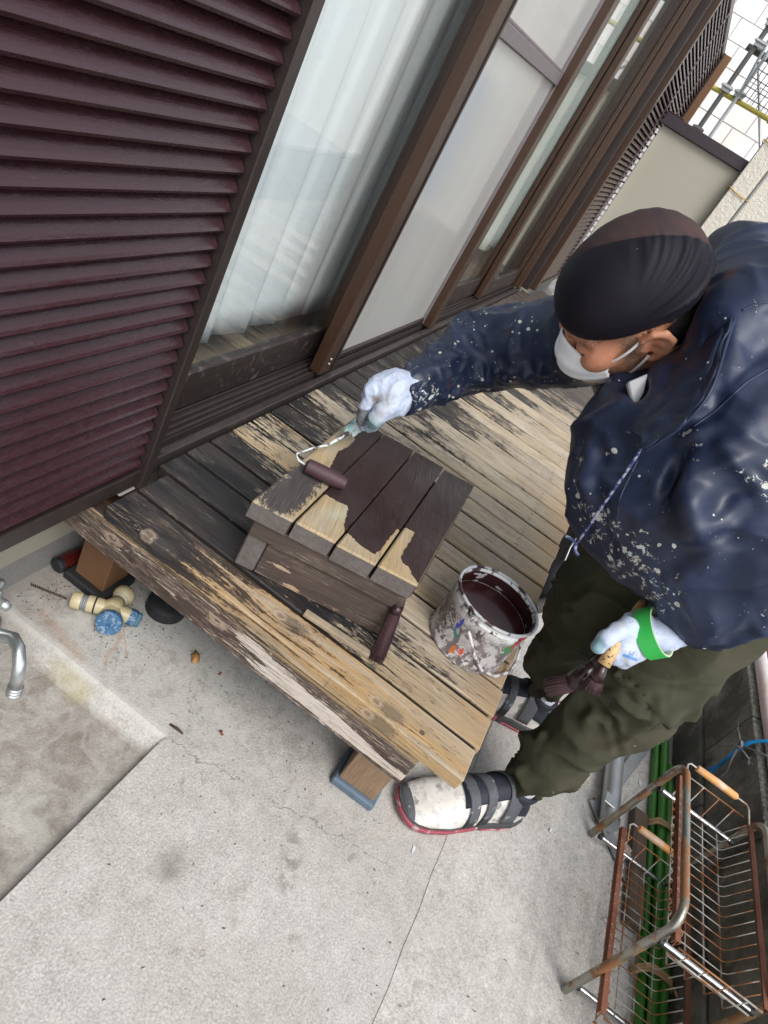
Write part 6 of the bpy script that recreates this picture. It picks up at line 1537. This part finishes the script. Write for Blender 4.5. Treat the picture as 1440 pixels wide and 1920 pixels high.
# stitched seams lying on the cloth
jb = BVHTree.FromPolygons([tuple(v) for v in Vj], [tuple(int(q_) for q_ in f) for f in Fj])
def seam(pts, r=0.0016):
    cp = Vector(CAMPOS); out = []
    for i in range(len(pts) - 1):
        a, b = Vector(pts[i]), Vector(pts[i + 1])
        for k in range(12 if i < len(pts) - 2 else 13):
            p = a.lerp(b, k / 12); d = (p - cp).normalized(); h = jb.ray_cast(cp, d)
            if h[0]: out.append(h[0] - d * 0.0002)
    if len(out) > 3:
        for _ in range(3): out = [out[0]] + [(out[i - 1] + out[i] * 2 + out[i + 1]) / 4 for i in range(1, len(out) - 1)] + [out[-1]]
        t = MB(); t.tube(out, r, 6); obj('seam', t, M_jacket, jo, smooth=True)
seam([(0.0088,-0.7400,1.0607), (-0.0177,-0.7197,1.0226), (-0.0479,-0.7093,0.9767), (-0.0674,-0.6979,0.9480)])
seam([(-0.0108,-0.6798,0.8527), (-0.0410,-0.6903,0.8028), (-0.0702,-0.7213,0.7504)])
seam([(0.1316,-0.6742,1.0799), (0.1425,-0.6838,1.0952), (0.1539,-0.7034,1.1096)])
seam([(0.2303,-0.4555,0.9021), (0.2053,-0.4758,0.8583), (0.1833,-0.5311,0.8126)])
t = MB(); t.tube([tuple(cr(O_, k / 60) - np.array(FW) * 0.002) for k in range(61)], 0.0024, 6); obj('hem', t, M_jacket, jo, smooth=True)
# drawcord
M_cord = mat('blue_white_cord', lambda n: dict(color=n.mix(n.noise(scale=120, detail=3).ss(0.45, 0.6), (0.02, 0.035, 0.13), (0.28, 0.30, 0.42)), rough=0.7, bump=n.noise(scale=500), bstr=0.4))
t = MB(); t.tube([(-0.0579,-0.6652,0.8846), (-0.0633,-0.6686,0.8660), (-0.0741,-0.6710,0.8294), (-0.0696,-0.6764,0.7790), (-0.0541,-0.6843,0.7266), (-0.0475,-0.6867,0.6989)], 0.0022, 8)
t.tube([(-0.0479,-0.6666,0.7022), (-0.0481,-0.6753,0.7039), (-0.0493,-0.6855,0.7038), (-0.0506,-0.6915,0.6930), (-0.0518,-0.7003,0.6894)], 0.0028, 8); obj('drawcord', t, M_cord, jo, smooth=True)
# ---- trousers
S = SDF((-0.02, -1.26, 0.04), (0.56, -0.76, 0.98), 0.0052)
S.chain([LH + np.array((0, 0, .03)), LK, LA + (LK - LA) * .32, LA + (LK - LA) * .13], [.098, .073, .054, .038], 0.04)
S.chain([RH, RK, RA + (RK - RA) * .36, RA + (RK - RA) * .20], [.104, .078, .054, .039], 0.04)
S.cap(LH, RH, .115, .115, 0.05); S.cap(PEL, PEL + np.array((-.02, .06, .02)), .14, .13, 0.04)
# cloth bunched below the knees
S.cap(LK + (LA - LK) * .18 + np.array((.01, -.01, 0)), LK + (LA - LK) * .38, .066, .058, 0.03)
S.cap(RK + (RA - RK) * .15 + np.array((-.02, .0, 0)), RK + (RA - RK) * .45, .066, .058, 0.03)
Vp, Fp = S.mesh(); Vp = relax(Vp, Fp, 1, 0.5); N = vnorm(Vp, Fp)
dl, Tl, Al = limb_param(Vp, [(LH, LK), (LK, LA)]); dr, Tr, Ar = limb_param(Vp, [(RH, RK), (RK, RA)])
isl = dl < dr; T = np.where(isl, Tl, Tr); A_ = np.where(isl[:, None], Al, Ar); sd = isl * 9.0
sw = T + 0.035 * pn(np.concatenate([A_ * 1.3, (T * 4 + sd)[:, None]], 1)) + 0.02 * A_[:, 0]
kn = np.exp(-((T - 0.43) / 0.10) ** 2); an = np.clip((T - 0.58) / 0.12, 0, 1)
dsp = (0.007 + 0.017 * kn + 0.014 * an) * ridge(pn(np.stack([sw * 12.5 + sd + A_[:, 1] * .8, A_[:, 0] * .8, A_[:, 1] * .8 + sd], 1))) + (0.001 + .002 * kn + .001 * an) * ridge(pn(np.stack([sw * 36 + sd, A_[:, 0] * 1.7, A_[:, 1] * 1.7], 1)))
dsp += 0.007 * ridge(pn(Vp * np.array((6, 6, 3.4)) + 11)) * np.clip(1 - an, 0, 1) + 0.002 * pn(Vp * 24) - 0.004
dsp += creases(Vp, N, [([(0.0646,-0.9332,0.3006), (0.0598,-0.9934,0.3379), (0.0507,-1.0037,0.4346)], .010, .013), ([(0.0572,-0.9060,0.4074), (0.0442,-0.9624,0.4134), (0.0639,-1.0299,0.3372)], .008, -.013), ([(0.0807,-0.8807,0.2799), (0.0687,-0.9447,0.2294), (0.0746,-0.9658,0.1405)], .009, .012), ([(0.0881,-0.8839,0.2155), (0.0808,-0.9328,0.1568), (0.0782,-0.9498,0.0927)], .007, -.010), ([(0.0236,-0.9490,0.6286), (0.0228,-0.9469,0.5523), (0.0440,-0.9260,0.4768)], .010, .012), ([(0.1408,-0.8534,0.4938), (0.1754,-0.8704,0.3945), (0.2186,-0.8510,0.3159)], .009, -.012), ([(0.1835,-0.8300,0.5661), (0.2124,-0.8282,0.4614), (0.2354,-0.8101,0.4260)], .010, .012), ([(0.0191,-0.8890,0.5576), (0.0450,-0.9226,0.4036), (0.0690,-0.9863,0.2785)], .012, .010),
                       ([(0.0229,-0.9595,0.5499), (0.0443,-0.9925,0.4643), (0.0508,-0.9551,0.4065)], .010, -.008), ([(0.2066,-0.8051,0.4944), (0.2142,-0.8273,0.3890), (0.2469,-0.8495,0.2480)], .012, .009), ([(0.1525,-0.8496,0.5130), (0.1938,-0.8343,0.4307), (0.2272,-0.8062,0.3572)], .010, -.008)])
Vp = Vp + N * dsp[:, None]; Vp = relax(Vp, Fp, 1, 0.2)
def f_trou(n):
    P = n.pos(); X, Y, Z = n.xyz(); a = n.noise(P, 9, 4); tw = n.noise(P, 520, 2)
    c = n.mix(a.ss(0.35, 0.65), (0.037, 0.037, 0.022), (0.056, 0.054, 0.034)); c = n.mul(c, (tw - 0.5) * 0.5 + 1)
    n1 = n.noise(n.warp(P, 40, 0.03), 52, 5, 0.75); spl = (n1 + n.noise(P, 6, 1) * 0.16).ss(0.775, 0.79)
    d = (n.voro(P, 50) + (n.noise(P, 25, 1) - 0.5) * 0.9).ss(-0.12, -0.145)
    c = n.mix(spl.max(d) * 0.75, c, (0.34, 0.34, 0.31))
    return dict(color=c, rough=0.82, bump=tw * 0.5 + a, bstr=0.25, bdist=0.001)
M_trou = mat('olive_work_cotton', f_trou, spec=0.2)
mesh_obj('trousers', Vp, Fp, M_trou, person)
# ---- gloves
def f_glove(cs):
    def fn(n):
        P = n.pos(); X, Y, Z = n.xyz(); a = n.noise(P, 60, 4); b = n.noise(P, 20, 4, 0.65)
        c = n.mul((0.43, 0.49, 0.62), (a - 0.5) * 0.12 + 1)
        c = n.mix(b.ss(0.52, 0.62) * 0.45, c, (0.34, 0.30, 0.26)); c = n.mix(n.noise(P, 110, 4, 0.7).ss(0.62, 0.68) * 0.5, c, (0.12, 0.10, 0.09))
        for p, r, colr, k in cs:
            d = ((X - p[0]) * (X - p[0]) + (Y - p[1]) * (Y - p[1]) + (Z - p[2]) * (Z - p[2])).sqrt() + (a - 0.5) * r * 0.8
            c = n.mix(d.ss(r, r * 0.45) * k, c, colr)
        return dict(color=c, rough=0.55, bump=n.noise(P, 700, 1) * 0.4 + a, bstr=0.2, bdist=0.0008)
    return fn
M_gr = mat('lavender_rubber_glove', f_glove([((0.1087,-0.2586,0.5872), .034, (0.15, 0.14, 0.12), .85), ((0.0857,-0.2857,0.6019), .026, (0.12, 0.24, 0.23), .85), ((0.1033,-0.2654,0.6338), .020, (0.16, 0.13, 0.11), .8), ((0.1061,-0.2440,0.6519), .010, (0.12, 0.24, 0.55), .6), ((0.1148,-0.2539,0.6637), .007, (0.12, 0.24, 0.55), .6)]))
M_gl = mat('lavender_rubber_glove_stained', f_glove([((-0.1384,-0.7919,0.6284), .020, (0.17, 0.30, 0.34), .9), ((-0.1268,-0.8311,0.6391), .014, (0.33, 0.28, 0.24), .6), ((-0.1102,-0.7999,0.6716), .015, (0.40, 0.38, 0.35), .5)]))
gr_ = SDF(np.array((0.1206,-0.2772,0.6307)) - .11, np.array((0.1206,-0.2772,0.6307)) + .11, 0.0022)
gr_.cap((0.1685,-0.3006,0.6645), (0.1358,-0.2771,0.6510), .034, .036, 0.012, flat=(FW, 1.0)); gr_.cap((0.1396,-0.2784,0.6607), (0.1201,-0.2573,0.6489), .0300, .022, 0.015)
gr_.cap((0.1258,-0.3016,0.6379), (0.1093,-0.2907,0.6252), .018, .016, 0.018)
gr_.chain([(0.1191,-0.2541,0.6554), (0.1046,-0.2487,0.6448), (0.0993,-0.2562,0.6161), (0.1089,-0.2599,0.5778)], [.017, .0125, .0115, .0095], 0.006)     # forefinger
gr_.chain([(0.1281,-0.2548,0.6375), (0.1286,-0.2446,0.6215), (0.1266,-0.2511,0.5887), (0.1316,-0.2600,0.5609)], [.014, .0120, .0112, .009], 0.004)      # middle
gr_.chain([(0.1424,-0.2628,0.6266), (0.1472,-0.2534,0.6096), (0.1438,-0.2613,0.5801), (0.1449,-0.2677,0.5580)], [.013, .0115, .0105, .0085], 0.004)     # ring
gr_.chain([(0.1554,-0.2768,0.6199), (0.1620,-0.2696,0.5998), (0.1587,-0.2722,0.5752), (0.1568,-0.2763,0.5601)], [.012, .0105, .0095, .008], 0.004)      # little
gr_.chain([(0.1121,-0.2973,0.6415), (0.0923,-0.2895,0.6286), (0.0872,-0.2868,0.6097), (0.0978,-0.2805,0.5826)], [.017, .0145, .0130, .0100], 0.006)     # thumb
Vg, Fg = gr_.mesh(); Vg = relax(Vg, Fg, 1); N = vnorm(Vg, Fg); Vg = Vg + N * (0.0014 * ridge(pn(Vg * 36)) + 0.0026 * ridge(pn(Vg * 34)) + 0.0008 * ridge(pn(Vg * 80)))[:, None]
mesh_obj('glove', Vg, Fg, M_gr, person, label='pale glove with brown and teal stained fingers')
c0 = np.array((-0.0842,-0.8385,0.6488)); g2 = SDF(c0 - .14, c0 + .14, 0.0024)
g2.chain([(-0.0193,-0.9060,0.6820), (-0.0515,-0.8728,0.6637), (-0.0731,-0.8470,0.6516)], [.026, .0225, .0215], 0.02)
g2.cap((-0.0746,-0.8374,0.6566), (-0.0888,-0.8264,0.6476), .021, .018, 0.012); g2.cap((-0.0765,-0.8507,0.6397), (-0.0913,-0.8416,0.6331), .021, .017, 0.012); g2.cap((-0.0803,-0.8577,0.6286), (-0.0950,-0.8485,0.6221), .016, .014, 0.010)
g2.chain([(-0.0891,-0.8189,0.6599), (-0.1071,-0.8075,0.6524), (-0.1207,-0.7998,0.6399), (-0.1271,-0.7975,0.6226)], [.0155, .0130, .0120, .0105], 0.005)   # forefinger along the handle
g2.chain([(-0.1016,-0.8322,0.6317), (-0.1043,-0.8266,0.6192), (-0.0846,-0.8261,0.6090), (-0.0644,-0.8346,0.6130)], [.0140, .0120, .0112, .0095], 0.003)
g2.chain([(-0.0993,-0.8415,0.6243), (-0.0989,-0.8386,0.6103), (-0.0790,-0.8389,0.6004), (-0.0585,-0.8459,0.6052)], [.0132, .0115, .0106, .009], 0.003)
g2.chain([(-0.0926,-0.8527,0.6214), (-0.0902,-0.8511,0.6066), (-0.0717,-0.8517,0.5982), (-0.0535,-0.8568,0.6034)], [.0122, .0106, .0098, .0085], 0.003)
g2.chain([(-0.0595,-0.8345,0.6699), (-0.0581,-0.8255,0.6550), (-0.0582,-0.8240,0.6325), (-0.0645,-0.8229,0.6152)], [.014, .0125, .0115, .0105], 0.005)      # thumb on the far side
Vg, Fg = g2.mesh(); Vg = relax(Vg, Fg, 1); N = vnorm(Vg, Fg)
dl, Tl, Al = limb_param(Vg, [((-0.0348,-0.8946,0.6747), (-0.0755,-0.8451,0.6518))])
Vg = Vg + N * (0.0014 * ridge(pn(Vg * 36)) + 0.0026 * ridge(pn(np.stack([Tl * 90, Al[:, 0], Al[:, 1]], 1))) * np.clip((0.035 - Tl) / 0.02, 0, 1))[:, None]
gl2 = mesh_obj('glove', Vg, Fg, M_gl, person, label='pale glove with a blue printed mark near the wrist')
# printed size mark on the back of the left glove
M_print = mat('blue_print', color=(0.10, 0.24, 0.52), rough=0.6)
def surf_hit(me_v, me_f, p, d):
    from mathutils.bvhtree import BVHTree
    bv = BVHTree.FromPolygons([tuple(v) for v in me_v], [tuple(int(q) for q in f) for f in me_f]); return bv.ray_cast(Vector(p), Vector(d))
bvh = BVHTree.FromPolygons([tuple(v) for v in Vg], [tuple(int(q_) for q_ in f) for f in Fg])
def text_on(txt, size, at, right, name, bvh, m, parent, out):
    cu = bpy.data.curves.new(name, 'FONT'); cu.body = txt; cu.size = size; cu.align_x = 'CENTER'; cu.align_y = 'CENTER'
    ob = bpy.data.objects.new(name + '_tmp', cu); col().objects.link(ob); dg = bpy.context.evaluated_depsgraph_get(); me = bpy.data.meshes.new_from_object(ob.evaluated_get(dg))
    bpy.data.objects.remove(ob); r = Vector(right).normalized(); o_ = Vector(out).normalized(); up = o_.cross(r).normalized(); t = MB()
    vs = []
    for v in me.vertices:
        p = Vector(at) + r * v.co.x + up * v.co.y; h = bvh.ray_cast(p + o_ * 0.05, -o_); vs.append(tuple((h[0] if h[0] else p) + o_ * 0.0005))
    t.add(vs, [tuple(p.vertices) for p in me.polygons]); return obj(name, t, m, parent, fixn=False)
vd = -np.array(FW); rr_ = np.array(RT) * math.cos(math.radians(195)) + np.array(DN) * math.sin(math.radians(195))
text_on('M', 0.012, (-0.1217,-0.8451,0.6446), rr_, 'size_print', bvh, M_print, gl2, vd)
t = MB()
ctrp = np.array((-0.1244,-0.8493,0.6395)); e_r = np.array(RT) * math.cos(math.radians(22)) + np.array(DN) * math.sin(math.radians(22)); e_u = np.cross(vd, e_r)
vs = []
for i_ in range(13):
    for j_ in (-1, 1):
        p = ctrp + e_r * (i_ - 6) / 6 * 0.013 + e_u * j_ * 0.0022; h = bvh.ray_cast(Vector(p + vd * .05), Vector(-vd)); vs.append(tuple((np.array(h[0]) if h[0] else p) + vd * 0.0005))
t.add(vs, [(2 * i_, 2 * i_ + 1, 2 * i_ + 3, 2 * i_ + 2) for i_ in range(12)]); obj('print_bar', t, M_print, gl2, fixn=False)
# ---- tape roll worn on the left wrist
M_tape = mat('green_masking_tape', lambda n: dict(color=n.mul((0.035, 0.42, 0.075), (n.noise(scale=80) - 0.5) * 0.08 + 1), rough=0.42))
M_card = mat('tape_side', lambda n: dict(color=n.mul((0.42, 0.50, 0.33), (n.noise(n.scalev(n.pos(), (1, 1, 1)), 300) - 0.5) * 0.3 + 1), rough=0.7))
tc = np.array((-0.0668,-0.8582,0.6650)); ta = 0.80 * (np.array(RT) * 0.92 - np.array(DN) * 0.38) - np.array(FW) * 0.60; ta /= np.linalg.norm(ta)
tape = thing('tape_roll', 'roll of bright green masking tape worn like a bracelet on the left gloved wrist', 'tape roll', tuple(tc))
t = MB(); t.lathe([(0.0395, -0.0135), (0.0398, -0.0132), (0.0398, 0.0132), (0.0395, 0.0135)], tc, ta, seg=64); obj('tape', t, M_tape, tape, smooth=2)
t = MB(); t.lathe([(0.0395, -0.0136), (0.0366, -0.0137), (0.0362, -0.013), (0.0362, 0.013), (0.0366, 0.0137), (0.0395, 0.0136)], tc, ta, seg=64); obj('core', t, M_card, tape, smooth=2)
# ---- brushes held in the left hand
M_bh = mat('pale_brush_wood', lambda n: dict(color=n.mix(n.noise(n.warp(n.pos(), 60, 0.02), 120, 4, 0.7).ss(0.58, 0.62), n.mul((0.56, 0.37, 0.17), (n.noise(scale=50) - 0.5) * 0.3 + 1), (0.06, 0.04, 0.03)), rough=0.5))
brush('round_brush', 'brush with pale wooden handle and round maroon bristles held in the left glove', [(-0.0151,-0.8312,0.6749), (-0.0241,-0.8310,0.6645), (-0.0737,-0.8250,0.6398), (-0.1168,-0.8187,0.6292), (-0.1284,-0.8216,0.6045)], [.0075, .0088, .0088, .0090, .0100],
      [(-0.1290,-0.8214,0.6036), (-0.1305,-0.8257,0.5891), (-0.1308,-0.8292,0.5767)], [.0075, .0100, .0120], [(-0.1308,-0.8292,0.5767), (-0.1357,-0.8337,0.5585)], [.0120, .0135], M_bh, tuple(np.array((-0.1308,-0.8292,0.5767))))
brush('long_brush', 'long maroon-coated brush with drooping bristles held beside the pale wooden one', [(-0.0695,-0.8323,0.6167), (-0.0848,-0.8269,0.5935), (-0.0941,-0.8227,0.5702)], [.008, .0085, .0095],
      [(-0.0934,-0.8229,0.5712), (-0.1013,-0.8185,0.5502), (-0.1053,-0.8147,0.5257)], [.0100, .0125, .0150], [(-0.1049,-0.8142,0.5263), (-0.1100,-0.7928,0.4942)], [.0145, .0135], M_mbrush, tuple(np.array((-0.1022,-0.8176,0.5488))))
# ---- shoes
def f_shoe(n):
    P = n.pos(); a = n.noise(P, 40, 5, 0.7); b = n.noise(n.warp(P, 30, 0.03), 26, 4)
    c = n.mix(a.ss(0.48, 0.60), (0.66, 0.63, 0.58), (0.48, 0.465, 0.45)); c = n.mix(b.ss(0.60, 0.66) * 0.7, c, (0.14, 0.14, 0.145)); c = n.mix(b.ss(0.40, 0.34) * 0.7, c, (0.74, 0.74, 0.73))
    return dict(color=c, rough=0.55, bump=a + b, bstr=0.45, bdist=0.002)
M_shoe = mat('paint_spattered_shoe_leather', f_shoe)
M_navy = mat('navy_shoe_fabric', lambda n: dict(color=n.mix((n.voro(n.pos(), 150) + (n.noise(scale=45, detail=1) - 0.5)).ss(-0.20, -0.23), n.mul((0.016, 0.019, 0.032), (n.noise(scale=300) - 0.5) * 0.8 + 1), (0.30, 0.31, 0.32)), rough=0.7, bump=n.noise(scale=300), bstr=0.5, bdist=0.001))
M_strap = mat('grey_strap', lambda n: dict(color=n.mix(n.noise(scale=60, detail=4).ss(0.62, 0.68) * 0.5, n.mul((0.085, 0.088, 0.10), (n.noise(scale=150) - 0.5) * 0.6 + 1), (0.45, 0.45, 0.45)), rough=0.7, bump=n.noise(scale=200), bstr=0.3))
M_pink2 = mat('pink_sole', lambda n: dict(color=n.mix(n.noise(scale=50, detail=4).ss(0.52, 0.6), (0.36, 0.07, 0.10), (0.46, 0.30, 0.31)), rough=0.6))
M_sole = simple('dark_grey_sole', (0.06, 0.062, 0.066), rough=0.7, amt=0.4)
M_sock = simple('white_sock', (0.62, 0.62, 0.68), rough=0.95)
def shoe(heel, toe, side, lab):
    heel = np.array(heel + (0,)); toe = np.array(toe + (0,)); d = toe - heel; L = np.linalg.norm(d); d /= L; sv = np.array((-d[1], d[0], 0)) ; zz = np.array((0, 0, 1.0))
    SL = [(0.0, .022, .050, .0), (.03, .030, .085, .0), (.10, .036, .112, .0), (.20, .038, .126, .0), (.30, .0375, .124, .0), (.40, .039, .112, .001), (.52, .043, .094, .003), (.66, .0475, .077, .005), (.80, .0465, .062, .006), (.90, .041, .045, .006), (.96, .030, .037, .004), (1.0, .008, .022, .003)]
    def sec(s):
        for i in range(len(SL) - 1):
            if s <= SL[i + 1][0]:
                f_ = (s - SL[i][0]) / (SL[i + 1][0] - SL[i][0]); f_ = f_ * f_ * (3 - 2 * f_) * 0.5 + f_ * 0.5; return [SL[i][k] * (1 - f_) + SL[i + 1][k] * f_ for k in (1, 2, 3)]
        return SL[-1][1:]
    Z0 = 0.026
    def up(s, a, g=0.0):
        w, h, off = sec(s); w *= 1.14; c, n_ = math.cos(a), math.sin(a)
        y = math.copysign(abs(c) ** 0.72, c) * (w + g); z = Z0 - 0.006 + (h - Z0 + 0.006 + g) * abs(n_) ** (0.75 if h > .08 else .85)
        if h > 0.08: y *= (1 - 0.22 * abs(n_) ** 2)
        rg = 0.0012 * math.sin(s * 90 + 3 * math.cos(a)) * max(0, 1 - abs(s - .52) * 6)
        return heel + d * (s * L) + sv * (y - off * side * 0) + zz * (z + rg)
    par = person
    t = MB(); t.grid(lambda u, v: up(u, math.pi * v), 60, 26); sh = obj('shoe', t, M_shoe, par, smooth=True, fixn=False, label=lab)
    # sole in two colours
    def sole(s0, s1, m, z0, z1, g, name):
        t = MB(); n_ = 40; vs = []
        for k in range(n_ + 1):
            s = s0 + (s1 - s0) * k / n_; w, h, off = sec(s); w *= 1.14; tp = 1.0
            lift = 0.010 * max(0, (s - .82) / .18) ** 2
            for y, z in ((-(w + g) * .93, z0 + lift), ((w + g) * .93, z0 + lift), ((w + g), z1 + lift * .6), (-(w + g), z1 + lift * .6)): vs.append(heel + d * (s * (L + .004) - .001) + sv * y + zz * z)
        fs = [(0, 1, 2, 3), tuple(4 * n_ + q for q in (3, 2, 1, 0))] + [(4 * k + q, 4 * k + 4 + q, 4 * k + 4 + (q + 1) % 4, 4 * k + (q + 1) % 4) for k in range(n_) for q in range(4)]
        t.add(vs, fs); return obj(name, t, m, sh, smooth=2, bevel=0.002)
    sole(.0, .40, M_sole, .0045, .033, .005, 'sole'); sole(.401, .999, M_pink2, .0045, .022, .006, 'sole'); sole(.02, .995, M_sole, .0225, .0268, .0035, 'welt')
    sole(.10, .36, M_pink2, .0046, .014, .0062, 'sole_stripe')
    def band(s0, s1, a0, a1, g, m, name, tl=0.0):
        t = MB(); t.grid(lambda u, v: up(s0 + (s1 - s0) * u + tl * (v - .5), a0 + (a1 - a0) * v, g), 6, 20); o = obj(name, t, m, sh, smooth=True, fixn=False); md = o.modifiers.new('thickness', 'SOLIDIFY'); md.thickness = 0.0025; md.offset = 1; return o
    band(.15, .60, math.radians(50), math.radians(130), .0015, M_navy, 'tongue')
    band(.02, .24, math.radians(20), math.radians(160), .0018, M_navy, 'collar_panel')
    band(.51, .58, math.radians(15), math.radians(150), .0035, M_strap, 'strap', .05); band(.40, .46, math.radians(15), math.radians(150), .0035, M_strap, 'strap', .05)
    band(.20, .31, math.radians(8), math.radians(165), .0060, M_strap, 'strap', .06)
    band(.49, .56, math.radians(4), math.radians(32), .0020, M_rubber, 'strap_patch'); band(.375, .44, math.radians(4), math.radians(32), .0020, M_rubber, 'strap_patch')
    band(.93, .99, math.radians(5), math.radians(175), .0015, M_strap, 'toe_cap')
    c0 = heel + d * (.155 * L) + zz * .112
    t = MB(); t.lathe([(.036, -.03), (.041, -.004), (.0425, .006), (.038, .012), (.033, .006), (.032, -.02)], c0, zz + d * -.08, seg=36); obj('padded_collar', t, M_navy, sh, smooth=True)
    t = MB(); t.lathe([(.0305, -.03), (.0315, .012), (.0295, .030), (.029, .06)], c0, zz * 1.0 + d * .0, seg=28); obj('sock', t, M_sock, person, smooth=True)
    t = MB(); t.tube([heel + d * .004 + zz * .095, heel - d * .012 + zz * .11, heel - d * .008 + zz * .122, heel + d * .008 + zz * .118], .003, 8); obj('pull_tab', t, M_pink2, sh, smooth=True)
    return sh
shoe((0.110, -0.992), (-0.080, -0.757), 1, 'white left shoe crusted with paint, grey straps, pink sole edge')
shoe((0.392, -0.985), (0.318, -0.700), -1, 'right shoe half hidden under the deck edge')
